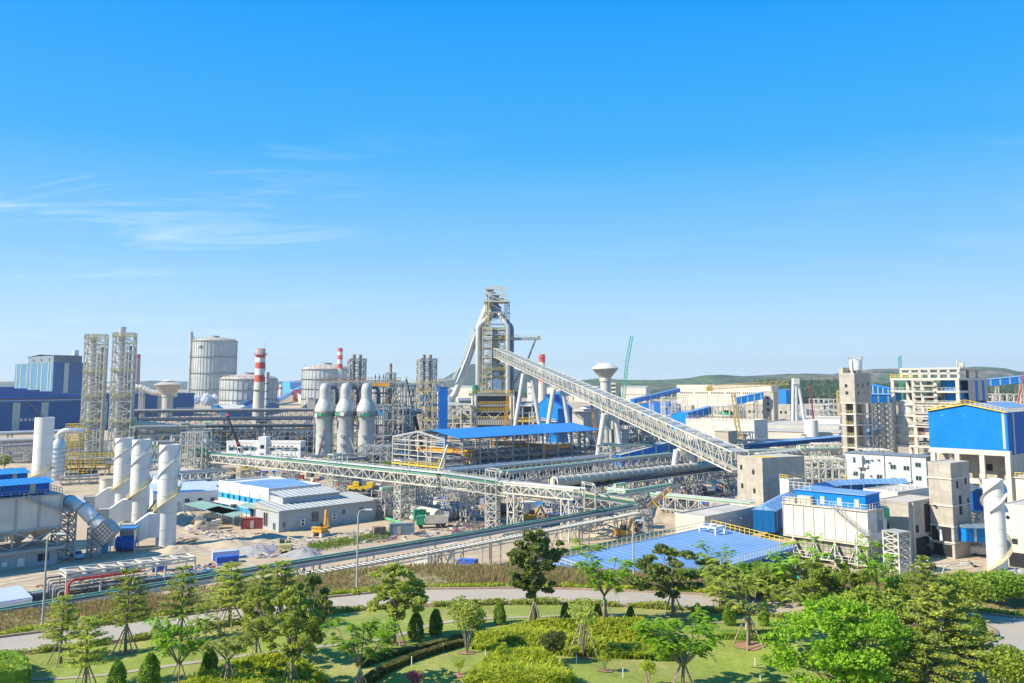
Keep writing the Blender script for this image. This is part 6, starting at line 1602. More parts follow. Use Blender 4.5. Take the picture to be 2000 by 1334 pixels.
# slanted boom thing
A=G(1262,1040); t=thing('steel_chute','rusty slanted lattice chute with yellow bands near belt junction','chute',A,0); a=P(1265,995,A.y)-A; b=P(1308,958,A.y)-A
m=MB(); m.truss(a,b,1.0,1.0,9,.14); m.build('chute','steel_rust',t); m=MB(); 
for f in (.3,.7,.95): c=a.lerp(b,f); m.beam(c,c+(b-a)*.04,1.5)
m.build('yellow_band','yellow',t); m=MB(); m.trestle((a.x,a.y,0),D45,1.6,1.6,a.z,4,.2); m.build('support','steel',t)
# ---------------------------------------------------------------- cabins, halls in the dirt yard
# white / blue striped building
A=G(523,1016); H=Zat(958,A.y); lv=abs(solve(A,(-.7071,.7071),427,H*.6)); lu=abs(solve(A,(.7071,.7071),627,H))
t=thing('workshop_building','white building with bright blue bands and shallow blue roof, centre left','workshop',A,D45)
m=MB(); m.box(0,lu,0,lv,0,H); m.build('wall','white_wall',t)
m=MB(); k1=.35; 
for z0,z1 in ((H*.46,H*.66),(H*.06,H*.26)): m=MB(); m.box(-.05,0,0,lv,z0,z1); m.build('blue_band','sky_blue',t)
for i in range(8): window(t,-.05,lv*(.08+.118*i),H*.56,1.0,1.0,'v','glass')
m=MB(); hollow(m,-.1,lu+.1,-.1,lv+.1,H-.2,H+.5,.3); m.build('parapet','white_wall',t)
m=MB(); roof2(m,.4,lu-.4,.4,lv-.4,H-.3,1.0,.1,0); m.build('roof','blue_roof',t)
for i in range(4):
    m=MB(); y=lv*(.15+.2*i); m.beam((-.25,y,H*.2),(-.25,y,H*.85),.12); m.build('drain_pipe','steel_dark',t)
m=MB(); m.box(-2,0,lv*.6,lv*.95,H*.32,H*.36); m.box(-1.9,-1.7,lv*.62,lv*.63,0,H*.32); m.build('porch','white_wall',t)
for y,w_,h_ in ((lv*.75,1.2,2.2),(lv*.66,1.0,2.2),(lv*.3,1.6,2.4)):
    m=MB(); m.box(-.12,.02,y-w_/2,y+w_/2,0,h_); m.build('door','dark',t)
# grey hall in front
A=G(544,1040); H=Zat(998,A.y); lv=abs(solve(A,(-.7071,.7071),499,H*.5)); lu=abs(solve(A,(.7071,.7071),735,H*.5))
t=thing('grey_hall','long low grey building with ribbed roof beside the excavator','workshop',A,D45)
m=MB(); m.box(0,lu,0,lv,0,H); m.build('wall','grey_wall',t)
m=MB(); m.q((-.3,-.5,H),(lu+.3,-.5,H),(lu+.3,lv+.3,H+1.1),(-.3,lv+.3,H+1.1)); m.q((-.3,-.5,H-.3),(lu+.3,-.5,H-.3),(lu+.3,-.5,H),(-.3,-.5,H)); m.q((-.3,-.5,H-.3),(-.3,lv+.3,H-.3),(-.3,lv+.3,H+1.1),(-.3,-.5,H)); m.build('roof','roof_grey',t)
for i in range(18):
    m=MB(); x=lu*(i+.5)/18; m.q((x-.25,-.45,H+.07),(x+.25,-.45,H+.07),(x+.25,lv+.2,H+1.15),(x-.25,lv+.2,H+1.15)); m.build('roof_batten','paint_white',t)
for y,z_,w_,h_ in ((lv*.55,2.4,1.9,3.2),(lv*.85,1.3,.9,1.6),(lv*.18,1.2,1.0,1.6)): window(t,0,y,z_,w_,h_,'v','dark','steel')
for x,z_,w_,h_ in ((lu*.35,2.6,2.0,2.4),(lu*.645,2.9,1.0,1.1),(lu*.83,2.9,1.1,1.2),(lu*.05,1.5,.8,1.4)): window(t,x,0,z_,w_,h_,'u','glass','steel')
for x,z_ in ((lu*.22,1.7),(lu*.535,2.2)):
    m=MB(); m.box(x-.6,x+.6,-.5,0,z_-.8,z_+.8); o=m.build('air_conditioner','paint_white',t)
    for dz in (-.38,.38):
        m=MB(); m.tube([(x,-.5,z_+dz),(x,-.56,z_+dz)],.3,12); m.build('fan_grille','dark',o)
# rear block on grey hall
t=thing('grey_annex','smaller raised grey block behind the long grey building','workshop',A+Vector((0,0,0)),D45)
A2=G(551,1030); H2=Zat(972,A2.y); lv2=abs(solve(A2,(-.7071,.7071),526,H2*.5)); lu2=abs(solve(A2,(.7071,.7071),662,H2*.5)); t.location=A2
A2l=(A2-A); 
m=MB(); m.box(0,lu2,0,lv2,H*.5,H2); m.build('wall','grey_wall',t); m=MB(); m.q((-.3,-.4,H2),(lu2+.3,-.4,H2),(lu2+.3,lv2+.3,H2+.9),(-.3,lv2+.3,H2+.9)); m.q((-.3,-.4,H2-.25),(lu2+.3,-.4,H2-.25),(lu2+.3,-.4,H2),(-.3,-.4,H2)); m.build('roof','roof_grey',t)
for i in range(11):
    m=MB(); x=lu2*(i+.5)/11; m.q((x-.25,-.35,H2+.07),(x+.25,-.35,H2+.07),(x+.25,lv2+.2,H2+.95),(x-.25,lv2+.2,H2+.95)); m.build('roof_batten','paint_white',t)
for i in range(4):
    m=MB(); x=lu2*(.12+.2*i); m.box(x-.8,x+.8,-.4,0,H2*.72,H2*.74); m.build('window_hood','grey_wall',t)
# white dormitories
def dorm(label,px,pyb,pyt,pl,pr,rot,roofm='steel_blue_l'):
    t,lu,lv,H=shed('site_cabin',label,'cabin',px,pyb,pyt,pl,pr,'white_wall',roofm,rot,'u',.7,.2)
    n=max(2,int(lu/3.2))
    for i in range(n): window(t,lu*(i+.5)/n,0,H*.55,1.2,1.0,'u','glass'); 
    for i in range(n):
        m=MB(); x=lu*(i+.5)/n+1.1; m.box(x-.35,x+.35,-.3,0,H*.3,H*.48); m.build('air_conditioner','steel',t)
    return t


dorm('long white site cabin row with pale roof behind the right finned chimney',300,1002,965,282,428,R(28))
dorm('white site cabin with pale blue roof left of striped building, nearer row',376,978,951,367,428,R(28))
dorm('white site cabin half hidden behind the front finned chimney',316,985,952,283,345,R(28))
t,lu,lv,H=shed('blockhouse','grey concrete blockhouse behind the front finned chimney','building',286,962,928,262,385,'concrete_plain','roof_concrete',R(18),'flat',0)
m=MB(); m.box(lu*.62,lu*.78,-.1,.1,0,H*.55); m.build('doorway','dark',t)
# canopies
def canopy(label,pts,h,mt='canopy_green'):
    g=[G(*p) for p in pts]; t=thing('sunshade_canopy',label,'canopy',g[0]); m=MB()
    q=[p-g[0]+Vector((0,0,h)) for p in g]; m.q(*q); m.q(*[p+Vector((0,0,.08)) for p in q])
    for i in range(4): m.q(q[i],q[(i+1)%4],q[(i+1)%4]+Vector((0,0,.08)),q[i]+Vector((0,0,.08)))
    m.build('cloth',mt,t)
    m=MB()
    for p in q+[q[i].lerp(q[(i+1)%4],.5) for i in range(4)]: m=MB(); m.beam((p.x,p.y,0),p,.12); m.build('pole','steel',t)
    return t
canopy('large green sunshade canopy over parked vehicle, left of red container',[(358,1007),(432,1030),(472,1020),(392,1000)],3.0)
canopy('green canopy attached beside the striped building front',[(400,1019),(455,1036),(480,1026),(425,1012)],3.0)
canopy('small green canopy at the corner of striped building and grey building',[(466,1012),(496,1020),(508,1010),(482,1003)],3.2)
# central blue roof in foreground
B_=Vector((50.3,160.0,0)); lu,lv=46.0,16.8; Hn=5.9; zr=7.6
near=B_-Vector((.7071,.7071,0))*lu
t=thing('storage_hall','large hall with light blue sheet roof and yellow railings in the foreground','hall',near,D45)
m=MB(); m.box(.1,lu,0,lv,-1,Hn-.1); m.build('wall','blue_dark',t)
m=MB(); m.box(0,.1,0,lv,-1,Hn-.05); m.q((0,0,Hn-.05),(0,lv,Hn-.05),(0,lv,zr-.2)); m.build('end_wall','blue_bright',t)  # end facing the sun: the light is put into a brighter blue
m=MB(); m.q((-.5,-.6,Hn),(lu+.4,-.6,Hn),(lu+.4,lv,zr),(-.5,lv,zr)); m.q((-.5,-.6,Hn-.5),(lu+.4,-.6,Hn-.5),(lu+.4,-.6,Hn),(-.5,-.6,Hn)); m.q((-.5,-.6,Hn-.5),(-.5,-.6,Hn),(-.5,lv,zr),(-.5,lv,zr-.5)); m.build('roof','blue_roof',t)
m=MB(); m.box(-.6,-.4,0,lv,Hn-.02,Hn+.12); m.rail([(-.5,-.4,Hn+.1),(-.5,lv,zr)],1.0,1.2,.09); m.build('handrail','yellow_pale',t)
m=MB(); m.rail([(lu+.2,-.4,Hn),(lu+.2,lv,zr)],1.1,1.0,.09); m.build('handrail','yellow',t)
m=MB(); m.rail([(-.3,-.4,Hn+.03),(lu,-.4,Hn+.03)],1.0,.9,.06); m.build('handrail','steel_white',t)
m=MB(); m.rail([(-.3,lv,zr),(lu,lv,zr)],1.0,1.3,.08); m.build('handrail','yellow_pale',t)
for i in range(6): m=MB(); y=lv*(.08+.16*i); m.box(-.3,0,y,y+.25,-1,Hn-.5); m.build('pilaster','paint_white',t)
m=MB(); x,y=lu*.87,lv*.72; zz=Hn+(zr-Hn)*y/lv
for a in (0,3.0):
    for b in (0,3.4): m.beam((x+a,y+b,zz-.1),(x+a,y+b,zz+1.3),.25)
for a in (0,3.0): m.beam((x+a,y,zz+1.3),(x+a,y+3.4,zz+1.3),.3)
for b in (0,1.7,3.4): m.beam((x,y+b,zz+1.3),(x+3.0,y+b,zz+1.3),.3)
m.build('roof_frame','paint_white',t)
# concrete flat annex + dark wall
t,lu,lv,H=shed('concrete_annex','flat concrete roofed building with shaded grey side at right of centre','building',1377,1058,1012,1319,1481,'concrete_light','roof_concrete',D45,'flat',0,parapet=.35)
m=MB(); m.box(.2,lu*.98,-.05,0,.2,H*.78); m.build('side_panel','grey_wall',t)
for i in range(4): m=MB(); x=lu*(.25+.22*i); m.box(x,x+.35,-.4,-.05,0,H*.78); m.build('pilaster','stripe',t)
for i in range(3): m=MB(); x=lu*(.2+.2*i); m.beam((x,-.1,H*.75),(x,-1.0,H*.72),.2); m.build('wall_lamp','paint_white',t)
A=G(-30,1205); 
# pale blue sheet roof bottom left
a=[G(*p) for p in ((-40,1208),(62,1192),(38,1168),(-60,1182))]; t=thing('site_cabin','low cabin with pale lilac blue ribbed roof at bottom left edge','cabin',a[0]); m=MB(); q=[p-a[0]+Vector((0,0,2.0)) for p in a]; m.q(*q); 
for i in range(4): m.q(q[i],q[(i+1)%4],q[(i+1)%4]-Vector((0,0,.25)),q[i]-Vector((0,0,.25)))
m.build('roof','steel_blue_l',t); m=MB(); m.prism([(p.x*.96+.3,p.y*.96) for p in q],0,1.8); m.build('wall','white_wall',t)
# ---------------------------------------------------------------- yard things
def dump_truck(label,px,py,rot,cabm='truck_green',bodym='steel_beige',s=1.0):
    A=G(px,py); t=thing('dump_truck',label,'truck',A,rot)
    m=MB(); m.box(-4.3,1.2,-1.25,1.25,1.2,1.45); m.box(-4.3,1.2,-1.25,-1.1,1.45,2.9); m.box(-4.3,1.2,1.1,1.25,1.45,2.9); m.box(-4.3,-4.15,-1.1,1.1,1.45,2.9); m.box(1.05,1.2,-1.1,1.1,1.45,3.1)
    for i in range(7): m.box(-4.1+i*.8,-3.95+i*.8,-1.33,-1.25,1.3,2.85)
    m.build('cargo_bed',bodym,t)
    m=MB(); m.box(1.5,3.3,-1.2,1.2,.9,2.2); m.prism([(1.5,-1.15),(3.1,-1.15),(3.1,1.15),(1.5,1.15)],2.2,3.0); c=m.build('cab',cabm,t)
    m=MB(); m.box(3.1,3.32,-1.05,1.05,2.05,2.8); m.box(1.9,2.8,-1.22,-1.15,2.1,2.8); m.build('windscreen','glass',c)
    m=MB(); m.box(-4,3.2,-.5,.5,.8,1.15); m.build('chassis','steel_dark',t)
    for x in (-3.2,-1.9,2.3):
        for s_ in (-1,1): m=MB(); m.tube([(x,s_*.8,.5),(x,s_*1.22,.5)],.5,14); m.build('wheel','rubber',t)
    return t
dump_truck('dump truck with green cab and beige ribbed bed beside the white trestle',840,1031,R(190))
dump_truck('dark flat truck parked in yard right of the trestle',998,1005,R(30),'steel','steel_dark')
def car(label,px,py,rot,mt='paint_white',van=False,z=0,name='parked_car'):
    A=G(px,py,z); t=thing(name,label,'van' if van else 'car',A,rot)
    L,W,Hh=(4.9,1.9,2.0) if van else (4.5,1.8,1.45)
    sec=[(-L/2,.35),(-L/2,Hh*.62),(-L/2+.15,Hh*.7 if not van else Hh*.95),(-L*.32,Hh*.95),(L*.08 if not van else L*.2,Hh),(L*.26 if not van else L*.36,Hh*.62),(L*.47,Hh*.52),(L/2,Hh*.4),(L/2,.35)]
    m=MB(); n=len(sec); b=len(m.v)
    for y in (-W/2,W/2): m.v+=[(x,y*(1 if zz<Hh*.66 else .84),zz) for x,zz in sec]
    m.f.append(tuple(range(n))); m.f.append(tuple(reversed(range(n,2*n))))
    for i in range(n): k=(i+1)%n; m.f.append((i,n+i,n+k,k))
    m.build('body',mt,t)
    m=MB()
    for s in (-1,1): m.box(-L*.36,L*.12 if not van else L*.22,s*W*.43-.02,s*W*.43+.06*s+.03,Hh*.66,Hh*.9)
    m.q((L*.27 if not van else L*.37,-W*.4,Hh*.63),(L*.27 if not van else L*.37,W*.4,Hh*.63),(L*.1 if not van else L*.23,W*.38,Hh*.98),(L*.1 if not van else L*.23,-W*.38,Hh*.98)); m.build('window','glass',t)
    for x in (-L*.3,L*.31):
        for s in (-1,1): m=MB(); m.tube([(x,s*W*.3,.32),(x,s*W*.5,.32)],.32,14); m.build('wheel','rubber',t)
    for s in (-1,1): m=MB(); m.box(L/2-.05,L/2+.03,s*W*.3,s*W*.45,Hh*.36,Hh*.46); m.build('headlight','glass_blue',t)
    return t
car('silver car parked in shade below the bag filter tower',149,1090,R(-50),'silver')
car('white van parked behind the far right white chimney',1921,1085,R(-25),'paint_white',True,name='parked_van')
def excavator(label,px,py,rot,mt='orange',arm=(2.0,5.0)):
    A=G(px,py); t=thing('excavator',label,'excavator',A,rot)
    for s in (-1,1):
        m=MB(); m.tube([(-1.7,s*1.1,.45),(-1.3,s*1.1,.45)],.45,10); m.box(-1.8,1.8,s*1.1-.3,s*1.1+.3,.05,.85); m.build('track','steel_beige',t)
    m=MB(); m.box(-1.8,1.2,-1.3,1.3,1.0,1.9); m.box(-2.0,-1.0,-1.2,1.2,1.9,2.2); m.build('body',mt,t)
    m=MB(); m.box(.1,1.3,.2,1.2,1.9,2.9); m.build('cab','glass',t)
    m=MB(); m.beam((1.0,-.4,1.6),(1.0+arm[0],-.4,arm[1]),.4,.5); m.beam((1.0+arm[0],-.4,arm[1]),(2.2+arm[0],-.4,2.0),.3,.4); m.build('arm',mt,t)
    m=MB(); m.box(1.9+arm[0],2.7+arm[0],-.9,.1,1.2,2.0); m.build('bucket','steel_rust',t)
    return t
excavator('orange excavator standing before the long grey building',626,1046,R(70),'orange',(.5,5.6))
excavator('grey and beige excavator beside sand heaps at left yard',413,1033,R(200),'steel_beige',(2,3.2))
excavator('yellow breaker machine at the rubble line by the garden belt',557,1081,R(100),'yellow_pale',(.8,4))
excavator('small orange excavator near striped building left wall',421,993,R(150),'orange',(1.2,3.4))
excavator('yellow excavator in yard before the white cable trestle, centre right',1036,1020,R(20),'orange',(1.5,4))
excavator('yellow and orange machine working under belt near yellow fence',1218,1052,R(40),'orange',(1.8,4))
def container(label,px,py,rot,mt,L=6,W=2.4,Hh=2.5,name='container'):
    A=G(px,py); t=thing(name,label,'container',A,rot); m=MB(); m.box(0,L,0,W,0.05,Hh); m.build('body',mt,t); m=MB()
    for x in (0,L): 
        for y in (0,W): m.box(x-.08,x+.08,y-.08,y+.08,0,Hh+.05)
    m.box(-.08,L+.08,-.08,.05,Hh,Hh+.08); m.build('frame',mt,t)
    if Hh>2.3: m=MB(); m.box(L*.3,L*.3+.8,-.06,0,.2,2.0); m.build('door','steel',t)
    return t
container('dark red container beside green canopies and grey building',471,1034,R(10),'red_dark',7)
container('white container cabin right of the trestle, near yellow excavator',1023,1000,R(20),'paint_white',4)
container('blue container behind the white trestle at centre',1058,1000,R(35),'blue_bright',14)
container('blue covered crate pile on the dirt at left of centre',424,1103,R(30),'tarp_blue',4,2,1.3)
container('grey sheeted crates stacked left of blue covered crates',416,1095,R(30),'steel_blue_l',5,2,1.5)
container('small blue cabin box near red bent pipes',298,1118,R(25),'tarp_blue',2.4,2,1.8)
container('white block crate at yard edge below the belt conveyor',807,1106,R(-5),'paint_white',3.2,2,1.9)
container('weathered grey box trailer with green netting near belt',762,1046,R(12),'steel_blue',5.5,2.4,2.5)
container('rusty tan brick stack box beside the belt conveyor',731,1048,R(20),'steel_rust',2.6,2,2.0)
container('red container far behind trestles at centre',716,985,R(60),'red_dark',5)
container('blue bundle crates beneath the rack near tree row',893,1106,R(-15),'tarp_blue',3.5,2,1.2)
container('dark blue stacked crates in yard centre right of trestle',945,992,R(30),'steel_blue',5)
# big pipe sections lying in yard
def lying_pipe(label,a,b,r,mt,rings=4):
    a=G(*a);b=G(*b); t=thing('pipe_section',label,'pipe',a); d=b-a; m=MB(); m.tube([(0,0,r),(d.x,d.y,r)],r,20); smooth_cyl(m.build('pipe_body',mt,t)); m=MB(); dn=d.normalized()
    for i in range(rings): c=Vector((0,0,r))+d*((i+.5)/rings); m.tube([c-dn*.1,c+dn*.1],r*1.05,20)
    m.build('pipe_ring','steel_beige',t)
lying_pipe('large beige pipe section lying on ground by dump truck',(857,1022),(786,1007),1.7,'concrete_light')
lying_pipe('large dark ended green and grey pipe section right of the trestle',(905,1012),(868,1017),2.0,'steel_blue')
lying_pipe('grey slim pipe lying beside the big beige section',(838,1024),(786,1012),.7,'steel')
lying_pipe('long white pipe lying behind the big beige section',(880,995),(830,985),.8,'paint_white')
lying_pipe('dark long beam bundle lying in the centre yard',(834,985),(788,990),.6,'steel_dark')
lying_pipe('dark pipe with wide mouth at left near blockhouse',(398,935),(380,938),1.6,'steel_dark',2)
lying_pipe('long green pipes bundle lying before grey building end',(800,1030),(742,1012),.4,'green_belt')
lying_pipe('long pale green pipe lying next to the green bundle',(806,1034),(775,1028),.35,'pale_green')
A=G(818,1022); t=thing('green_hopper','bright green tipping hopper behind the dump truck cab','hopper',A,R(30)); m=MB(); m.prism([(-1.6,-1),(1.6,-1),(1.2,1),(-1.2,1)],1.0,3.4); m.build('hopper','truck_green',t); m=MB(); 
for x in (-1,1):
    for y in (-.8,.8): m.beam((x,y,0),(x,y,1.1),.2)
m.build('legs','steel_dark',t)
# tower jib mobile cranes
mobile_crane('dark crane boom leaning left, in front of white office building',482,922,444,812,'dark','red',1.0)
mobile_crane('dark crane boom leaning right before leftmost stove',621,905,634,840,'steel_dark','red',.7)
mobile_crane('grey crane boom leaning left before the middle stove',702,915,682,853,'steel','steel_dark',.7)
mobile_crane('dark crane boom leaning left, right of the stoves structure',824,880,793,739,'dark','paint_white',1.3)
mobile_crane('orange and rust crane boom left of the third A frame leg',1172,905,1154,782,'steel_rust','orange',1.6)
mobile_crane('dark thin crane boom among blue buildings behind inclined conveyor',1294,818,1317,768,'dark','dark',.8)
mobile_crane('dark crane boom leaning on concrete transfer tower right side',1540,975,1549,896,'steel_dark','red',.6)
mobile_crane('dark red topped crane boom behind white cylinder tower',1591,845,1583,758,'red_dark','red_dark',1.0)
mobile_crane('rust crane boom at the right edge above blue box building',1968,900,2003,712,'red','steel_rust',.55)
mobile_crane('white crane boom among racks under inclined conveyor',1263,893,1252,850,'concrete_light','steel_rust',1.0)
mobile_crane('green footed dark crane boom by the front finned chimney',277,1032,303,981,'steel_dark','steel_blue',.45)
mobile_crane('rust tipped crane boom just right of lattice tower foot',262,895,270,808,'steel_dark','red',.9)
mobile_crane('dark blue raking crane boom left of the trestle at stoves yard',703,960,700,936,'blue_dark','blue_dark',.9)
# heaps and debris
def heap(label,px,py,r,h,mt='sand_pile',seed=1,name='sand_heap'):
    A=G(px,py); rr=random.Random(seed); m=MB(A); n=26; R_=9
    m.v.append((A.x,A.y,h*.95))
    for j in range(1,R_+1):
        for i in range(n):
            a=6.283*i/n; q=r*j/R_*(1+.18*math.sin(a*3+seed)+.1*math.sin(a*7+j)); zz=h*(math.cos(math.pi*j/R_)*.5+.5)*(1+.22*math.sin(a*4+j*1.3+seed))-(.15 if j==R_ else 0)
            m.v.append((A.x+q*math.cos(a),A.y+q*math.sin(a)*1.2,zz))
    for i in range(n): m.f.append((0,1+i,1+(i+1)%n))
    for j in range(R_-1):
        for i in range(n): b=1+j*n; c=b+n; k=(i+1)%n; m.f.append((b+i,c+i,c+k,b+k))
    o=m.build(name,mt,smooth=True); return tag(o,label,'heap')
for i,(px,py,r,h,l,mt) in enumerate([(362,1022,7,2.6,'brown sand heap left of the grey excavator','sand_pile'),(395,1026,5,2.0,'sand heap touching the grey excavator','sand_pile'),(1203,1040,8,3.0,'large sandy heap under the belt junction rack','sand_pile'),(1275,1012,9,3.2,'sand heap behind the belt junction','sand_pile'),(590,1082,5,1.2,'grey gravel heap by rubble line','gravel'),(500,1075,6,.9,'low gravel bank near yellow machine','gravel'),(300,982,6,1.2,'brown earth heap behind the finned chimneys','sand_pile'),(850,1000,6,1.8,'sandy mound behind the lying pipes','sand_pile'),(520,1052,6,1.0,'spoil heap along the grey building left wall','sand_pile'),(1640,1128,5,1.0,'earth heap at foot of white baghouse','sand_pile'),(1985,1130,5,1.6,'stone heap right of far right chimney','gravel'),(450,1062,8,.8,'long flat spoil mound in the yard','sand_pile'),(345,1075,6,.9,'pale spoil mound right of front finned chimney','sand_pile')]): heap(l,px,py,r,h,mt,i)
def debris(label,zones,n,mts,seed,smin=.2,smax=.9,flat=.5,name='debris'):
    rr=random.Random(seed)
    per={mt:MB() for mt in dict.fromkeys(mts)}
    for i in range(n):
        z=rr.choice(zones); px=z[0]+rr.uniform(-1,1)*z[2]; py=z[1]+rr.uniform(-1,1)*z[3]+(px-z[0])*(z[4] if len(z)>4 else 0); A=G(px,py); m=per[rr.choice(mts)]; s=rr.uniform(smin,smax); k=rr.random(); a=rr.uniform(0,3.14)
        if k<.45: m.obox(A,s*rr.uniform(1,3),s*rr.uniform(.5,1.2),s*flat*rr.uniform(.4,1.2),a)
        elif k<.75: d=Vector((math.cos(a),math.sin(a),rr.uniform(0,.2)))*s*rr.uniform(2,6); m.beam(A+Vector((0,0,.15)),A+d+Vector((0,0,.15)),.14)
        else: d=Vector((math.cos(a),math.sin(a),0))*s*rr.uniform(1,3); m.tube([A+Vector((0,0,s*.3)),A+d+Vector((0,0,s*.3))],s*.28,8)
    for mt,m in per.items():
        if m.v: stuff(m.build(name,mt),label+' in '+mt.replace('_',' ').replace('tarp ','').replace('steel ','')+' tone','debris')
Zn=[(640,1052,110,7,-.12),(560,1083,60,5,-.05),(400,1110,60,6,-.1),(730,1052,40,8,-.1),(860,1040,110,7,-.1),(940,1030,80,10),(350,1062,30,10),(450,1045,80,8,.1),(300,1130,70,8,-.15),(150,1140,80,8,-.15)]
Zb=[(980,955,160,25,-.1),(1150,1000,100,20,-.1),(1330,970,90,25),(740,945,140,18,.05),(480,932,120,12,.08),(1280,925,120,18),(1450,905,100,15),(690,990,60,20,.1),(350,925,80,15),(900,990,80,20)]
debris('building rubble and timber scattered over the dirt yard',Zn,1300,['steel_rust','concrete_light','steel_beige','sand_pile','steel_dark','gravel','tarp_blue','red_dark','steel_rust','sand_pile','gravel'],3,.12,.6)
debris('steel parts and crates stored between the pipe racks',Zb,1500,['steel_rust','concrete_plain','steel','steel_dark','steel_dark','gravel','tarp_blue','red_dark','steel_beige','steel_rust','sand_pile'],4,.5,1.8,1.0,'stored_material')
# yellow fence along the centre
# lamp posts
def lamp(label,px,pyb,pyt,z,side,arm,curved=False,mt='steel'):
    A=G(px,pyb,z); H=Zat(pyt,A.y)-z; t=thing('street_lamp',label,'street lamp',A,0,'tall street lamps'); m=MB()
    if curved: pts=[(0,0,0),(0,0,H*.72),(side*.3,0,H*.88),(side*1.0,0,H*.97),(side*arm,0,H)]; m.tube(pts,[.13,.10,.08,.07,.06],8)
    else: pts=[(0,0,0),(0,0,H*.93),(side*.15,0,H*.975),(side*.5,0,H*.995),(side*arm,0,H)]; m.tube(pts,[.14,.09,.07,.06,.05],8)
    smooth_cyl(m.build('pole',mt,t)); m=MB(); m.box(min(side*arm,side*(arm+.9)),max(side*arm,side*(arm+.9)),-.16,.16,H-.08,H+.06); m.build('lamp_head','paint_white',t)
    m=MB(); m.cyl((0,0),.25,0,.15,10); m.build('base','concrete_light',t)
lamp('leftmost tall street lamp, standing in bank grass before bag filter',83,1222,1042,GZ,1,1.0)
lamp('street lamp in front of the long grey building right end',697,1147,995,GZ,1,.9)
lamp('thin street lamp in front of central light blue roof',1238,1146,1016,GZ,1,.4)
lamp('curved arm street lamp at lower right above the tiered tree',1843,1170,1100,GZ,1,2.2,True)
lamp('small curved lamp standing before the white baghouse hoppers',1672,1120,1030,0,1,.8,True)

# weeds on the yard edge
rr=random.Random(21); m=MB()
for i in range(2600):
    px=rr.uniform(600,760); py=1072-(px-600)*.17+rr.gauss(0,4); A=G(px,py); leaf(m,A+Vector((0,0,rr.uniform(.05,.5))),.35*rr.uniform(.5,1.2),rr,.2)
for i in range(900):
    px=rr.uniform(1500,1560); py=1100+rr.gauss(0,8); A=G(px,py); leaf(m,A+Vector((0,0,rr.uniform(.05,.7))),.4*rr.uniform(.5,1.2),rr,.2)
stuff(m.build('weeds','leaf_grass'),'green weeds growing along the edge of the dirt yard','plants')
# ---------------------------------------------------------------- right side: concrete buildings, bag filter, blue box
def win_v(t,lst,H,lv,mt='dark',fr=None):
    for f,zf,w_,h_ in lst: window(t,0,lv*f,H*zf,w_,h_,'v',mt,fr)
def win_u(t,lst,H,lu,mt='dark',fr=None):
    for f,zf,w_,h_ in lst: window(t,lu*f,0,H*zf,w_,h_,'u',mt,fr)
# transfer tower
ROT=R(24)
t,lu,lv,H=shed('transfer_tower','raw concrete transfer tower where the inclined conveyor starts','tower',1492,1006,896,1440,1572,'concrete','roof_concrete',ROT,'flat',0,parapet=.25)
win_v(t,[(.82,.80,.9,1.3),(.35,.74,.9,1.3),(.80,.46,.9,1.3),(.33,.40,.9,1.3)],H,lv)
m=MB(); m.box(.5,lu*.5,.4,lv*.6,H+.06,H+.1); m.build('roof_marking','yellow',t)
m=MB(); m.box(lu-.15,lu+.02,-.05,lv*.3,0,H-.2); m.build('edge_panel','steel_blue',t)
t,lu,lv,H=shed('concrete_annex','small pale concrete annex with yellow roof rail, beside transfer tower right side','building',1543,1018,938,1524,1570,'concrete_light','roof_concrete',ROT,'flat',0,parapet=.2)
m=MB(); m.rail([(0,0,H+.2),(0,lv,H+.2)],1,1,.1); m.rail([(0,0,H+.2),(lu,0,H+.2)],1,1,.1); m.build('handrail','yellow',t); win_v(t,[(.4,.35,.8,1.2)],H,lv)
# curved blue gallery
pts=[G(1493,1052),G(1545,1016),G(1590,998),G(1635,989),G(1690,986),G(1770,985)]
o=pts[0]; t=thing('conveyor_gallery','long curved blue gallery with pale stripes and light blue roof','conveyor gallery',o)
hw=2.4; Hh=6.3
def off(i,s):
    a=pts[max(0,i-1)];b=pts[min(len(pts)-1,i+1)]; d=(b-a).normalized(); return pts[i]-o+Vector((-d.y,d.x,0))*s
m=MB(); r=MB()
for i in range(len(pts)-1):
    for s in (-hw,hw):
        a,b=off(i,s),off(i+1,s); m.q(a+Vector((0,0,1.5)),b+Vector((0,0,1.5)),b+Vector((0,0,Hh)),a+Vector((0,0,Hh)))
    a,b=off(i,-hw-.4),off(i+1,-hw-.4); c,d=off(i,0),off(i+1,0); e,f=off(i,hw+.4),off(i+1,hw+.4); z1=Vector((0,0,Hh-.1)); z2=Vector((0,0,Hh+1.1))
    r.q(a+z1,b+z1,d+z2,c+z2); r.q(c+z2,d+z2,f+z1,e+z1); m.q(off(i,-hw)+Vector((0,0,1.5)),off(i+1,-hw)+Vector((0,0,1.5)),off(i+1,hw)+Vector((0,0,1.5)),off(i,hw)+Vector((0,0,1.5)))
r.q(off(0,-hw-.4)+Vector((0,0,Hh-.1)),off(0,0)+Vector((0,0,Hh+1.1)),off(0,hw+.4)+Vector((0,0,Hh-.1)))
m.q(off(0,-hw)+Vector((0,0,1.5)),off(0,hw)+Vector((0,0,1.5)),off(0,hw)+Vector((0,0,Hh)),off(0,-hw)+Vector((0,0,Hh)))
m.build('wall','blue_dark',t); r.build('roof','blue_roof',t)
for i in range(len(pts)-1):
    L=(pts[i+1]-pts[i]).length; n=max(2,int(L/4))
    for k in range(n):
        a=off(i,-hw-.04).lerp(off(i+1,-hw-.04),(k+.5)/n); d=(pts[i+1]-pts[i]).normalized()*.5; m=MB(); m.q(a+Vector((0,0,1.6)),a+d+Vector((0,0,1.6)),a+d+Vector((0,0,Hh-.1)),a+Vector((0,0,Hh-.1))); m.build('wall_stripe','stripe',t)
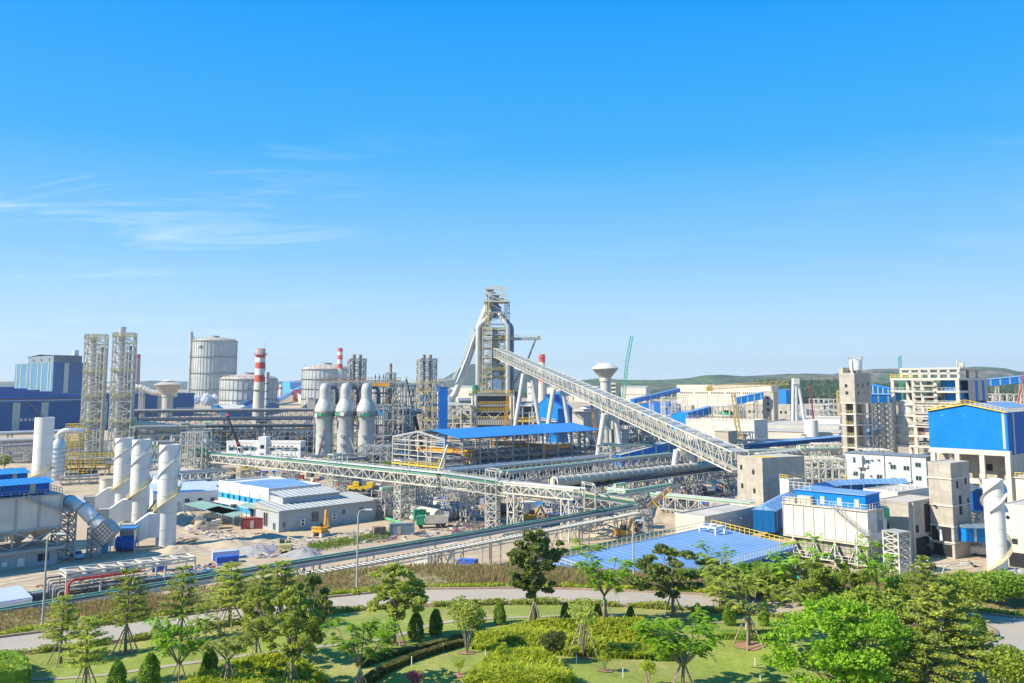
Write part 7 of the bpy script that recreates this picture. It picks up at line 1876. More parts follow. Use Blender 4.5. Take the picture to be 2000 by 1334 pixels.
# white bag filter
A=G(1699,1114); z=lambda py:Zat(py,A.y); lv=abs(solve(A,(-.7071,.7071),1530,8)); lu=abs(solve(A,(.7071,.7071),1732,8))
t=thing('dust_collector','white panelled bag filter with hoppers and long blue penthouse at right','dust collector',A,D45)
m=MB(); m.box(0,lu,0,lv,z(1064),z(1000)); m.build('casing','white_panel',t)
m=MB()
for k in range(9): y=lv*k/8; m.box(-.12,0,y-.06,y+.06,z(1066),z(1000)+.1)
m.box(-.3,lu,-.15,lv,z(1066)-.15,z(1066)+.1); m.box(-.3,lu+.2,-.2,lv+.2,z(1000),z(1000)+.2); m.build('stiffeners','steel_beige',t)
m=MB(); m.box(.6,lu-.6,.5,lv-.3,z(1096),z(1066)-.16); m.build('hopper_skirt','concrete_block',t)
for k in range(4):
    m=MB(); yc=lv*(.12+.25*k); zt_,zb_=z(1066)-.16,z(1104); m.q((-.5,yc,zt_),(-.5,yc+1.4,zb_),(-.1,yc+1.4,zb_),(-.1,yc,zt_)); m.q((-.5,yc,zt_),(-.5,yc-1.4,zb_),(-.1,yc-1.4,zb_),(-.1,yc,zt_)); m.beam((-.6,yc,zt_),(-.6,yc-1.6,zb_),.16); m.beam((-.6,yc,zt_),(-.6,yc+1.6,zb_),.16); m.beam((-.6,yc,zt_),(-.6,yc,0),.25); m.build('hopper_leg','steel_white',t)
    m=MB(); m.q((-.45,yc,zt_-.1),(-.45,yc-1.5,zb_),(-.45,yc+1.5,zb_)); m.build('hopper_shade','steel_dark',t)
m=MB(); m.box(-.8,0,0,lv,z(1104)-.15,z(1104)); m.rail([(-.8,0,z(1104)),(-.8,lv,z(1104))],1.1,1.2,.08); m.build('lower_walkway','steel_white',t)
m=MB(); m.box(1.6,lu-.5,1,lv-2,z(1000)+.21,z(971)); m.build('penthouse','blue_bright',t)
m=MB(); m.box(1.3,lu-.2,.8,lv-1.8,z(971),z(971)+.18); m.build('penthouse_roof','blue_roof',t)
for f in (.1,.3,.5): m=MB(); y=lv*f+.5; m.box(1.52,1.6,y,y+.9,z(1000)+.4,z(971)-.8); m.build('penthouse_panel','stripe',t)
m=MB(); zz=z(1000)+.2; m.rail([(.0,0,zz),(.0,lv,zz)],1.1,1.2,.08); m.rail([(0,0,zz),(lu,0,zz)],1.1,1.2,.08); m.build('handrail','steel_white',t)
m=MB(); m.box(.1,1.5,lv*.66,lv*.82,zz,zz+1.6); m.box(.2,1.3,lv*.85,lv*.98,zz,zz+1.1); m.build('roof_equipment','steel_beige',t)
m=MB()
for k in range(6): m.beam((2,lv*.72+k*1.1,z(971)),(2,lv*.72+k*1.1,z(971)+1.6),.1)
m.rail([(1.6,lv*.7,z(971)+.2),(1.6,lv*.98,z(971)+.2)],1.3,1.2,.09); m.build('roof_frame','steel_white',t)
m=MB(); a=Vector((-.9,lv*.36,zz)); b=Vector((-.9,lv*.02,z(1043))); m.beam(a,b,.9,.2); m.rail([a+Vector((-.4,0,0)),b+Vector((-.4,0,0))],1,1,.08); m.box(-1.5,0,-1,lv*.03,z(1043)-.1,z(1043)+.05); m.rail([(-1.5,-1,z(1043)),(-1.5,lv*.03,z(1043))],1,.6,.08); m.build('stair','steel',t)
window(t,lu*.62,0,z(1024),2.3,4.0,'u','glass_blue','steel')
m=MB(); m.q((lu*.85,-.1,zz+.2),(lu+1,-.2,zz-.4),(lu+1.2,-.2,zz-2.6),(lu*.9,-.1,zz-2.2)); m.build('green_sheeting','tarp_green',t)
for k in range(5):
    m=MB(); y=lv*(k+.5)/5; m.beam((lu*.5,y,0),(lu*.5,y,z(1096)+.1),.5); m.beam((lu-.5,y,0),(lu-.5,y,z(1064)),.4); m.build('column','concrete_plain',t)
# concrete building with tall doorway
t,lu,lv,H=shed('concrete_building','raw concrete building with tall dark openings beside white bag filter','building',1779,1095,983,1716,1831,'concrete','roof_concrete',R(40),'flat',0,parapet=.2)
win_v(t,[(.72,.53,.9,1.7)],H,lv); win_u(t,[(.27,.52,1.2,1.4)],H,lu)
m=MB(); m.box(lu*.55,lu*.92,-.12,.1,H*.43,H*.93); m.build('tall_opening','dark',t)
m=MB(); m.box(lu*.14,lu*.86,-.14,.1,0,H*.36); m.build('doorway','dark',t)
m=MB(); m.box(lu*.66,lu*.84,-.2,-.14,H*.05,H*.3); m.build('rust_sheet','red_dark',t)
m=MB(); m.beam((lu*.5,-.8,2.6),(lu*.84,-.3,0),.7,.15); m.rail([(lu*.5,-1.1,2.6),(lu*.84,-.6,0)],.9,.6,.07); m.build('stair','steel_blue',t)
for zz,x in ((H*.94,lu*.6),(H*.34,lu*.45)):
    m=MB(); m.beam((x,-1.6,zz),(x+2.6,-.3,zz-.3),.5,.15); m.beam((x-.6,-.2,zz+1),(x+1.5,-1,zz),.12); m.build('canopy_strut','paint_white',t)
for x in (lu*.12,lu*.88,lu*.985): m=MB(); m.box(x-.25,x+.25,-.35,0,0,H); m.build('pilaster','concrete_light',t)
# flat roofed building behind
t,lu,lv,H=shed('concrete_building','low building with wide flat concrete roof and blue grey side wall','building',1757,1046,963,1688,1822,'concrete_light','roof_concrete',R(38),'flat',0,parapet=.25)
m=MB(); m.box(.1,lu,-.08,0,0,H-.7); m.build('side_cladding','grey_wall',t)
for i in range(5): m=MB(); m.box(lu*.2*i+.5,lu*.2*i+.9,lv*.3,lv*.3+.4,H,H+.5); m.build('roof_vent','concrete_light',t)
container('small bright blue container box at grey clad building foot',1786,985,R(40),'blue_bright',6,3,4.2)
# tower 2
t,lu,lv,H=shed('transfer_tower','tall raw concrete tower behind the finned white chimney at right','tower',1866,1092,906,1816,1897,'concrete','roof_concrete',R(38),'flat',0,parapet=.15)
win_u(t,[(.3,.77,.7,1.5),(.76,.80,.7,1.5),(.42,.55,1.0,3.8),(.84,.57,.6,1.5)],H,lu)
m=MB(); m.box(-.1,.1,lv*.12,lv*.95,H*.17,H*.32); m.build('lower_opening','dark',t); m=MB(); m.box(-.12,.1,lv*.12,lv*.95,.3,H*.14); m.build('bottom_opening','dark',t)
for zf in (.165,.335,.84,.55): m=MB(); m.box(-.2,lu+.1,-.15,lv+.1,H*zf-.15,H*zf+.15); m.build('floor_band','concrete_light',t)
m=MB(); m.tube([(-.5,lv*.5,H*.18),(-.4,lv*.55,H*.28),(0,lv*.7,H*.31)],.35,10); m.build('white_duct','paint_white',t)
gallery('conveyor_gallery','short bright blue gallery with a pale stripe beneath right concrete tower',G(1877,1090),G(1938,1086),Zat(1056,G(1877,1090).y),Zat(1056,G(1938,1086).y),3.4,2.8,'blue_bright','steel_blue','stripe',False,2)
a=P(1903,962,182);b=P(1925,982,176)
gallery('conveyor_gallery','blue inclined gallery dropping behind the finned white chimney',G(1896,1062),G(1930,1075),Zat(985,G(1896,1062).y),Zat(1005,G(1930,1075).y),3.2,4.2,'blue_clad','steel_dark',None,True,1,every=8)
for px,pyb,pyt,s,l in ((1754,1120,1038,3.2,'white lattice support tower in front of the doorway concrete building'),(1915,1080,1000,2.4,'white lattice leg below the dropping blue gallery')):
    A=G(px,pyb); t=thing('lattice_tower',l,'lattice tower',A,R(30)); Hx=Zat(pyt,A.y); m=MB(); m.trestle((0,0,0),0,s,s,Hx,6,.24); m.build('frame','steel_white',t); m=MB(); m.box(-s/2-.2,s/2+.2,-s/2-.2,s/2+.2,Hx,Hx+.15); m.build('cap','steel',t)
t,lu,lv,H=shed('concrete_building','pale concrete building with round hole at right edge behind chimney','building',2010,1112,990,1962,2060,'concrete_light','roof_concrete',R(40),'flat',0,parapet=.2)
win_v(t,[(.55,.42,1.0,1.0)],H,lv)
m=MB(); m.tube([(-.08,lv*.8,H*.8),(.05,lv*.8,H*.8)],.35,16); m.build('round_hole','dark',t); m=MB(); m.box(-.1,.05,lv*.1,lv*.85,0,H*.24); m.build('doorway','dark',t)
t,lu,lv,H=shed('equipment_house','white rounded equipment house with yellow roof rails at the right edge','building',2015,1010,935,1985,2060,'concrete_light','roof_concrete',D45,'flat',0)
m=MB(); m.rail([(0,0,H+.2),(0,lv,H+.2)],1.2,1,.12); m.build('handrail','yellow',t)
# big blue box on concrete legs
A=G(1977,992); H0=Zat(881,A.y); H1=Zat(806,A.y); lv=abs(solve(A,(-.7071,.7071),1816,H0)); lu=40
t=thing('screening_building','big bright blue clad box raised on concrete columns at right','factory building',A,D45)
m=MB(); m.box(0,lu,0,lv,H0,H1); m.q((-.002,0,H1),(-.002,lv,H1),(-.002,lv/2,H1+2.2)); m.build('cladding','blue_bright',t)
m=MB(); m.box(0,lu,-.12,0,H0-1.2,H1); m.build('side_cladding','blue_clad',t)  # side away from the sun: shade put into a darker blue
m=MB(); roof2(m,-.3,lu+.3,0,lv,H1,2.2,.2,.4); m.build('roof','blue_roof',t)
m=MB(); m.rail([(-.4,0,H1+.1),(-.4,lv/2,H1+2.4),(-.4,lv,H1+.1)],1.1,1.3,.12); m.rail([(-.3,-.4,H1+.2),(lu,-.4,H1+.2)],1.1,1.3,.1); m.beam((-.45,0,H1+.1),(-.45,lv/2,H1+2.3),.3); m.beam((-.45,lv,H1+.1),(-.45,lv/2,H1+2.3),.3); m.build('handrail','yellow',t)
for x in (lu*.12,lu*.5): m=MB(); m.box(x,x+1.0,-.25,-.12,H0-1,H1-.2); m.build('wall_stripe','stripe',t)
m=MB(); m.box(-.1,0,.6,1.3,H0+.5,H1-.3); m.build('pale_stripe','stripe',t)
for i in range(4):
    m=MB(); y=.4+(lv-1.2)*i/3; m.box(.0,1.3,y-.6 if i else -.2,y+.7,0,H0-.0-.05); m.build('column','concrete_light',t)
m=MB(); m.box(-.1,1.4,-.3,lv+.2,H0-1.5,H0-.02); m.box(.1,1.2,0,lv,H0*.38,H0*.47); m.build('beam','concrete_light',t)
m=MB(); m.box(7,8,0,lv,0,H0-.1); m.build('rear_wall','concrete',t); m=MB(); m.box(1.5,lu,-.05,.3,0,H0-1.3); m.build('side_wall','concrete_plain',t)
for f,zf in ((.2,.2),(.55,.2),(.85,.2),(.35,.65)): m=MB(); m.box(6.9,7.02,lv*f-1,lv*f+1,H0*zf-1,H0*zf+1); m.build('opening','dark',t)
m=MB(); m.beam((1.2,lv*.75,H0-1.5),(5,lv*.75,H0*.5),.9); m.beam((0,lv*.15,H0*.4),(0,lv*.45,0),.5); m.build('brace','concrete_light',t)
t,lu,lv,H=shed('annex_block','small raw concrete block with open windows beneath big blue box','building',1935,1030,960,1895,1962,'concrete','roof_concrete',D45,'flat',0)
win_v(t,[(.25,.6,1.6,2.2),(.7,.6,1.4,2.2)],H,lv)
# grey clad building with windows
t,lu,lv,H=shed('control_building','pale grey clad building with scattered small windows and white boxes','building',1812,966,893,1652,1829,'grey_cladding','steel_blue',D45,'flat',0,parapet=0)
win_v(t,[(.87,.78,1.5,1.2),(.71,.78,1.5,1.2),(.395,.68,1.8,1.4),(.235,.67,1.8,1.4),(.095,.78,1.8,1.4),(.095,.42,1.8,1.4),(.39,.32,1.8,1.4),(.57,.38,1.8,1.4),(.87,.42,1.5,1.4),(.79,.34,1.4,2.4)],H,lv,'glass','steel')
m=MB(); m.box(-1.6,0,lv*.765,lv*.835,H*.62,H*.95); m.build('white_box','paint_white',t)
for f,zf in ((.89,.88),(.66,.84),(.575,.86),(.44,.80),(.9,.42),(.68,.40),(.49,.28),(.335,.36),(.265,.26)):
    m=MB(); m.box(-.8,0,lv*f-.4,lv*f+.4,H*zf,H*zf+.15); m.beam((-.7,lv*f,H*zf),(0,lv*f,H*zf-.6),.12); m.build('window_hood','steel',t)
for f,zf in ((.84,.68),(.73,.66),(.2,.36)): m=MB(); m.box(-.7,0,lv*f-.6,lv*f+.6,H*zf-.5,H*zf+.4); m.build('air_conditioner','paint_white',t)
for f in (.80,.50,.18): m=MB(); m.box(-.18,0,lv*f-.09,lv*f+.09,0,H); m.build('drain_pipe','steel_dark',t)
m=MB(); m.box(-1.2,0,lv*.74,lv*.82,H*.13,H*.16); m.build('porch','paint_white',t)
# tall slim concrete tower with open floors
A=G(1676,918); z=lambda py:Zat(py,A.y); rot=R(36); lv=abs(solve(A,(-math.sin(rot),math.cos(rot)),1640,30)); lu=abs(solve(A,(math.cos(rot),math.sin(rot)),1702,30)); zs=z(786); H=z(728)
t=thing('stair_tower','tall slim concrete tower with open lower floors and white roof tank','tower',A,rot)
m=MB(); m.box(0,lu,0,lv,zs,H); m.box(0,lu,lv*.72,lv,H,H+2.2); m.build('upper_wall','concrete',t)
m=MB(); m.box(0,1.0,lv*.64,lv,0,zs-.01); m.box(0,lu,lv-.6,lv,0,zs-.01); m.build('lower_wall','concrete',t)
for x in (0,lu*.5,lu-1): m=MB(); m.box(x,x+1,0,1,0,zs-.01); m.build('column','concrete_plain',t)
m=MB(); m.box(lu-1,lu,lv*.45,lv*.55,0,zs); m.build('column','concrete_plain',t)
nf=6
for i in range(nf+1):
    m=MB(); zz=zs*i/nf if i else .1; m.box(-.1,lu+.1,-.1,lv,zz-.55,zz-.02 if i<nf else zz-.02); m.build('floor_slab','concrete_light',t)
    if i<nf: m=MB(); m.rail([(0,1,zz),(0,lv*.64,zz)],1.1,1.3,.12); m.build('handrail','yellow_pale',t); m=MB(); m.box(lu*.35,lu*.9,lv*.3,lv*.9,zz,zz+zs/nf*.8); m.build('core_wall','steel_rust' if i%2 else 'concrete_plain',t)
win_v(t,[(.55,.865,1.2,1.3),(.52,.79,1.2,1.3)],H,lv)
for f,q in ((.2,.87),(.5,.87),(.8,.88),(.2,.79)): window(t,lu*f,0,H*q,.7,1.4,'u','dark')
m=MB(); m.lathe((lu*.45,lv*.35),[(2.4,H+1),(2.5,H+1.4),(2.5,z(702)),(2.2,z(701))],24); smooth_cyl(m.build('roof_tank','paint_white',t)); m=MB()
for a in range(8): m.beam((lu*.45+2*math.cos(a*.785),lv*.35+2*math.sin(a*.785),H),(lu*.45+2*math.cos(a*.785),lv*.35+2*math.sin(a*.785),H+1.2),.25)
m.rail([(lu*.45+2.9*math.cos(a*.52),lv*.35+2.9*math.sin(a*.52),z(702)) for a in range(13)],1.2,1.2,.12); m.build('tank_frame','steel_beige',t)
m=MB(); m.tube([(lu*.45-3,lv*.35,H),(lu*.45-3,lv*.35,z(704)),(lu*.45-1.5,lv*.35,z(702.5))],.4,10); m.build('tank_pipe','paint_white',t)
m=MB(); m.q((0,0,0),(0,0,0),(0,0,0)) if False else None
# lattice legs carrying blue bridge
for px,l in ((1722,'left white lattice pier under the short blue bridge'),(1737,'right white lattice pier under the short blue bridge')):
    A=G(px,912); t=thing('lattice_tower',l,'lattice tower',A,R(36)); Hx=Zat(787,A.y); m=MB(); m.trestle((0,0,0),0,3.4,3.4,Hx,11,.38); m.build('frame','steel_white',t)
a,b=G(1686,905),G(1744,905); gallery('conveyor_gallery','short bright blue bridge between slim concrete tower and open concrete frame',a,b,Zat(786,a.y),Zat(787,b.y),5,3.6,'blue_bright','blue_roof','stripe',False,3)
a,b=G(1700,880),G(1760,884); gallery('conveyor_gallery','darker blue inclined gallery behind the short blue bridge',a,b,Zat(768,a.y),Zat(782,b.y),5,5,'blue_dark','blue_roof2','stripe',False,6)
# open concrete frame
A=G(1882,920); z=lambda py:Zat(py,A.y); lv=abs(solve(A,(-.7071,.7071),1741,30)); lu=abs(solve(A,(.7071,.7071),1928,30)); H=z(738)
t=thing('unfinished_building','big open multi storey concrete frame structure at right, tanks inside','building under construction',A,D45)
zs=[z(p) for p in (738,763,789,812,833,853,874,900)]
NY=3; NXx=2
for j in range(NY+1):
    for i in range(NXx+1):
        m=MB(); y=(lv-1.2)*j/NY; x=(lu-1.2)*i/NXx; m.box(x,x+1.3,y,y+1.3,0,H-.3); m.build('column','concrete_light',t)
for zz in zs:
    m=MB(); m.box(-.2,lu+.2,-.2,lv+.2,zz-.9,zz-.05) if zz in zs[:1] or True else None; m.build('floor_slab','concrete_light',t)
    if zz<H-1: m=MB(); m.rail([(-.1,0,zz),(-.1,lv,zz)],1.2,1.6,.12); m.build('handrail','steel_beige',t)
m=MB(); m.rail([(-.1,lv*.66,H),(-.1,lv,H)],1.4,1,.16); m.build('handrail','yellow',t)
for k in range(9): # horizontal louvres/beams on the middle bay
    m=MB(); zz=z(742+k*11); m.box(-.9,-.25,0 if k in (4,) else lv*.33,lv*.66,zz-.5,zz+.2); m.build('facade_beam','steel',t)
ht=z(721)
for j in range(7):
    y=lv*(.0+.14*j); m=MB(); m.box(1.5,2.6,y,y+1.0,H,ht); m.build('roof_column','concrete_light',t); m=MB(); m.box(lu*.7,lu*.7+1,y,y+1,H,ht); m.build('roof_column','concrete_light',t)
m=MB(); m.box(1.2,lu*.85,-.4,lv*.87,ht-.05,ht+.7); m.box(1.5,2.4,0,lv*.86,H+1.5,H+2.2); m.build('roof_slab','concrete_light',t)
m=MB(); m.box(lu*.3,lu,-.3,-.2,z(784),H-.9); m.build('side_wall','concrete_plain',t); m=MB(); m.box(lu*.55,lu*.62,-.5,-.3,z(784),H-1); m.build('side_window','blue_bright',t); m=MB(); m.box(lu*.8,lu*.87,-.5,-.3,z(784),H-1); m.build('side_window','blue_bright',t)
m=MB(); m.box(4,lu-1,lv*.05,lv*.26,zs[2],zs[1]-1); m.box(4,lu-1,lv*.1,lv*.3,zs[1],H-1); m.build('blue_panel','blue_bright',t)
for x,y,zi,r,h,mt in ((4,lv*.85,zs[6],4.2,14,'concrete_light'),(4,lv*.82,zs[3]-1,3.6,7,'paint_white'),(5,lv*.5,zs[5],3,8,'steel'),(5,lv*.3,zs[6],3,8,'steel_rust')):
    m=MB(); m.lathe((x,y),[(r*.9,zi),(r,zi+h*.2),(r,zi+h*.8),(r*.5,zi+h)],24); smooth_cyl(m.build('vessel',mt,t))
rr=random.Random(12)
for i in range(34):
    m=MB(); zi=rr.choice(zs[1:]); x=rr.uniform(1.5,lu-3); y=rr.uniform(1,lv-3); s=rr.uniform(.8,2.4); m.box(x,x+s,y,y+s*1.6,zi-.05,zi+s*1.1); m.build('equipment',rr.choice(['steel_rust','steel_dark','steel_beige','steel','red_dark','paint_white']),t)
m=MB(); m.trestle((lu*.5,lv*.16,ht+.7),0,2,2,z(706)-ht-1,3,.2); m.beam((lu*.5-1.5,lv*.2,ht),(lu*.5-1.5,lv*.2,z(702)),.3); m.build('roof_mast','steel_white',t)
A=G(1760,905); t=thing('lattice_mast','tiny distant greenish lattice mast above the right hills','mast',G(1762,800)); m=MB(); m.trestle((0,0,0),0,3,3,Zat(698,G(1762,800).y),14,.3); m.beam((-2,0,Zat(699,G(1762,800).y)),(3,0,Zat(695,G(1762,800).y)),1.2); m.build('frame','crane_green',t)
# ---------------------------------------------------------------- far buildings at right
t,lu,lv,H=shed('factory_hall','long cream far hall with a row of tiny windows beneath the hills','factory hall',1508,803,753,1322,1522,'cream_wall','roof_concrete',R(60) if False else R(52),'flat',0,parapet=.8)
for k in range(46):
    if k%8 in (5,): continue
    m=MB(); y=lv*(.03+.021*k); m.box(-.3,.1,y-lv*.0045,y+lv*.0045,H*.66,H*.73); m.build('window','dark',t)
for k in range(1,9): m=MB(); y=lv*k/9; m.box(-.5,0,y-.5,y+.5,0,H*.6); m.build('pilaster','concrete_light',t)
m=MB(); m.box(-.6,0,0,lv,H*.58,H*.61); m.build('ledge','concrete_light',t)
shed('factory_hall','small blue box building at the right end of long cream hall','factory building',1536,790,762,1520,1547,'blue_bright','steel_blue',R(50),'u',2)
t,lu,lv,H=shed('factory_hall','white far hall with pitched roof right of concrete water tower','factory hall',1262,785,757,1213,1272,'concrete_light','roof_grey',R(60),'v',3)
m=MB(); m.box(-.6,0,0,lv,H*.5,H*.55); m.build('ledge','concrete_plain',t)
shed('factory_hall','long pale roofed far hall behind inclined conveyor middle','factory hall',1165,785,757,1068,1180,'concrete_light','roof_grey',R(62),'v',3)
shed('factory_hall','far pale hall left of the blast furnace foot','factory hall',935,790,757,880,960,'concrete_light','roof_grey',R(60),'v',3)
shed('factory_hall','cream far hall glimpsed behind the twin flue towers','factory hall',870,800,765,760,890,'cream_wall','roof_grey',R(62),'v',3)
shed('factory_hall','farther beige hall low on the horizon behind stoves','factory hall',800,786,758,720,820,'cream_wall','roof_concrete',R(62),'flat',0,parapet=.5)
t,lu,lv,H=shed('concrete_tower_block','small white concrete block with square windows before red topped chimney','building',1040,795,747,1030,1048,'concrete_light','roof_concrete',D45,'flat',0); win_v(t,[(.3,.8,2,2.5),(.7,.8,2,2.5),(.3,.55,2,2.5),(.7,.55,2,2.5)],H,lv)
t,lu,lv,H=shed('concrete_tower_block','small far concrete tower with dark openings right of water tower shaft','building',1203,800,748,1194,1210,'concrete_plain','roof_concrete',D45,'flat',0); win_v(t,[(.5,.9,7,3),(.5,.75,7,3),(.5,.6,7,3)],H,lv)
t,lu,lv,H=shed('concrete_works','grey concrete building with square windows centre right background','building',1545,846,792,1456,1560,'concrete','roof_concrete',R(55),'flat',0,parapet=.4); win_v(t,[(.1+.1*i,q,1.6,1.8) for i in range(9) for q in (.75,.4)],H,lv)
t,lu,lv,H=shed('concrete_tower_block','grey concrete tower rising from the grey concrete building','tower',1513,850,765,1490,1520,'concrete','roof_concrete',R(50),'flat',0); win_v(t,[(.5,.86,1.8,1.8),(.5,.72,1.8,1.8),(.5,.58,1.8,1.8)],H,lv)
a,b=G(1440,850),G(1492,850); gallery('conveyor_gallery','blue inclined gallery rising to the grey concrete tower',a,b,Zat(790,a.y),Zat(779,b.y),5,4.5,'blue_bright','blue_roof','stripe',True,4,every=40)
a,b=G(1236,825),G(1326,815); gallery('conveyor_gallery','blue stepped inclined gallery rising to long cream hall',a,b,Zat(788,a.y),Zat(766,b.y),4,4,'blue_bright','blue_roof','stripe',True,8,every=40)
a,b=G(1340,850),G(1385,848); gallery('conveyor_gallery','small blue inclined gallery beside green round tank',a,b,Zat(820,a.y),Zat(808,b.y),5,5,'blue_bright','blue_roof','stripe',False,4)
a,b=G(1925,850),G(2020,850); gallery('conveyor_gallery','blue gallery crossing the sky line at the right edge',a,b,Zat(755,a.y),Zat(746,b.y),6,4.5,'blue_bright','blue_roof','stripe',True,5,every=40)
a,b=G(1086,830),G(1120,822); gallery('conveyor_gallery','small blue stepped gallery right of red topped chimney',a,b,Zat(778,a.y),Zat(768,b.y),6,5,'sky_blue','blue_roof','stripe',True,3,every=30)
a,b=G(1440,900),G(1640,888); gallery('conveyor_gallery','long low blue roofed conveyor crossing to the slim concrete tower',a,b,Zat(878,a.y),Zat(860,b.y),5,2.0,'blue_dark','blue_roof',None,True,1,every=24)
a,b=G(1690,892),G(1720,890); gallery('conveyor_gallery','blue roofed conveyor stub right of slim concrete tower',a,b,Zat(855,a.y),Zat(846,b.y),5,3,'blue_dark','blue_roof',None,True,1,every=24)
shed('factory_hall','dark roofed blue hall in the distance above inclined conveyor','factory hall',1310,815,790,1250,1330,'blue_clad','steel_blue',R(40),'u',3)
shed('factory_hall','wide blue hall behind the inclined conveyor middle','factory hall',1352,842,812,1310,1378,'blue_bright','blue_roof',R(35),'u',3)
t,lu,lv,H=shed('concrete_works','long low pale building with dark bays behind the inclined conveyor','building',1640,868,835,1470,1700,'concrete_light','roof_concrete',R(62),'flat',0,parapet=.6)
for k in range(6): m=MB(); y=lv*(.12+.15*k); m.box(-.3,.1,y-lv*.045,y+lv*.045,H*.2,H*.75); m.build('bay_opening','dark',t)
t,lu,lv,H=shed('concrete_works','long beige wall building with gridded facade at right background','building',1475,888,823,1340,1500,'white_panel','roof_concrete',R(52),'flat',0,parapet=.6)
m=MB(); m.rail([(-.2,0,H+.5),(-.2,lv,H+.5)],1.5,2,.2); m.build('handrail','steel_rust',t)
t,lu,lv,H=shed('concrete_works','plain beige long building in front of the white cylinder','building',1640,880,846,1478,1660,'cream_wall','roof_concrete',R(60),'flat',0)
t,lu,lv,H=shed('concrete_block','small raw concrete block with one window by the conveyor','building',1424,905,843,1397,1441,'concrete','roof_concrete',D45,'flat',0); win_v(t,[(.25,.4,1.2,1.4)],H,lv)
t,lu,lv,H=shed('concrete_block','small concrete box building under conveyor near water tower','building',1215,905,840,1190,1228,'concrete_plain','roof_grey',D45,'flat',0)
t,lu,lv,H=shed('concrete_block','low concrete box with blue tank right of the blue building','building',1140,875,805,1118,1165,'concrete_plain','roof_concrete',D45,'flat',0)
shed('factory_hall','pale concrete low hall behind the third A frame leg','building',1170,850,800,1120,1185,'concrete_light','roof_concrete',D45,'flat',0)
t,lu,lv,H=shed('factory_hall','white walled hall with bright blue doors left of slim concrete tower','building',1642,858,818,1592,1660,'white_wall','roof_concrete',R(55),'flat',0)
for k in range(4): m=MB(); y=lv*(.12+.24*k); m.box(-.2,.1,y-lv*.07,y+lv*.07,.5,H*.7); m.build('blue_door','blue_bright',t)
A=G(1586,880); t=thing('storage_tank','white cylindrical tank with a dark band at right background','tank',A); k=PXS(A.y); H=Zat(820,A.y)
m=MB(); m.lathe((0,0),[(13*k,0),(13*k,H),(12.4*k,H),(12.4*k,H-2)],32); smooth_cyl(m.build('shell','paint_white',t)); m=MB(); m.lathe((0,0),[(13*k,H*.42),(13.8*k,H*.42),(13.8*k,H*.42+.5),(13*k,H*.42+.5)],32); m.build('band','steel_dark',t)
A=G(1420,850); t=thing('storage_tank','round green domed tank under a steel canopy in the background','tank',A); k=PXS(A.y); z=lambda p:Zat(p,A.y)
m=MB(); m.lathe((0,0),[(22*k,z(816)),(24*k,z(812)),(24*k,z(810))],30); m.build('rim','concrete_light',t); m=MB(); m.lathe((0,0),[(13*k,z(810)),(12*k,z(805)),(7*k,z(802)),(.2,z(801))],24); smooth_cyl(m.build('dome','truck_green',t)); m=MB(); m.cyl((0,0),19*k,0,z(816),24); m.build('base','steel_dark',t)
m=MB()
for i in range(12): a=i*.5236; m.beam((24*k*math.cos(a),24*k*math.sin(a),z(816)),(24*k*math.cos(a),24*k*math.sin(a),z(792)),.7)
m.lathe((0,0),[(25*k,z(792)),(25*k,z(790)),(.3,z(789))],24); m.build('canopy','steel_white',t)
A=G(1558,850); t=thing('tripod_support','tall white tripod column with box head waiting for a conveyor','conveyor support',A); k=PXS(A.y); z=lambda p:Zat(p,A.y)
for a,b in ((-9,-5),(-1,0),(19,4)):
    m=MB(); m.tube([(a*k,-2 if a==0 else 1,0),(b*k,0,z(748))],1.15,12); smooth_cyl(m.build('leg','steel_leg',t))
m=MB(); m.box(-6*k,5*k,-2.5,2.5,z(750),z(739)); m.build('head_box','steel_white',t)
# cranes
def lattice_crane(label,px,pyb,pts,mt,w_,seg=24,jib=None):
    A=G(px,pyb); t=thing('lattice_crane',label,'crane',A); P_=[P(x,y,A.y)-A for x,y in pts]
    m=MB()
    for a,b in zip(P_,P_[1:]): m.boom(a,b,w_,max(5,int((b-a).length/w_/1.2)),w_*.16,w_*.8)
    m.build('boom',mt,t)
    m=MB(); m.box(-3,3,-2,2,0,2.6); m.build('base',mt,t)
    if jib:
        J=[P(x,y,A.y)-A for x,y in jib]; m=MB(); m.boom(J[0],J[-1],w_,26,w_*.15); m.build('jib',mt,t); m=MB(); m.box(J[0].x-1,J[0].x+1.6,-1,1,J[0].z-1.6,J[0].z+.6); m.build('counterweight',mt,t)
    return t
lattice_crane('tall green lattice crawler crane boom right of concrete water tower',1216,800,[(1216,798),(1224,712),(1234,656)],'crane_green',4.0)
lattice_crane('yellow tower crane with long raised jib before the long cream hall',1456,900,[(1456,898),(1440,830),(1432,768)],'crane_yellow',1.8,jib=[(1384,757),(1430,757),(1540,747)])
lattice_crane('small yellow crane near treeline left of slim concrete tower',1636,815,[(1636,814),(1638,762)],'crane_yellow',3)
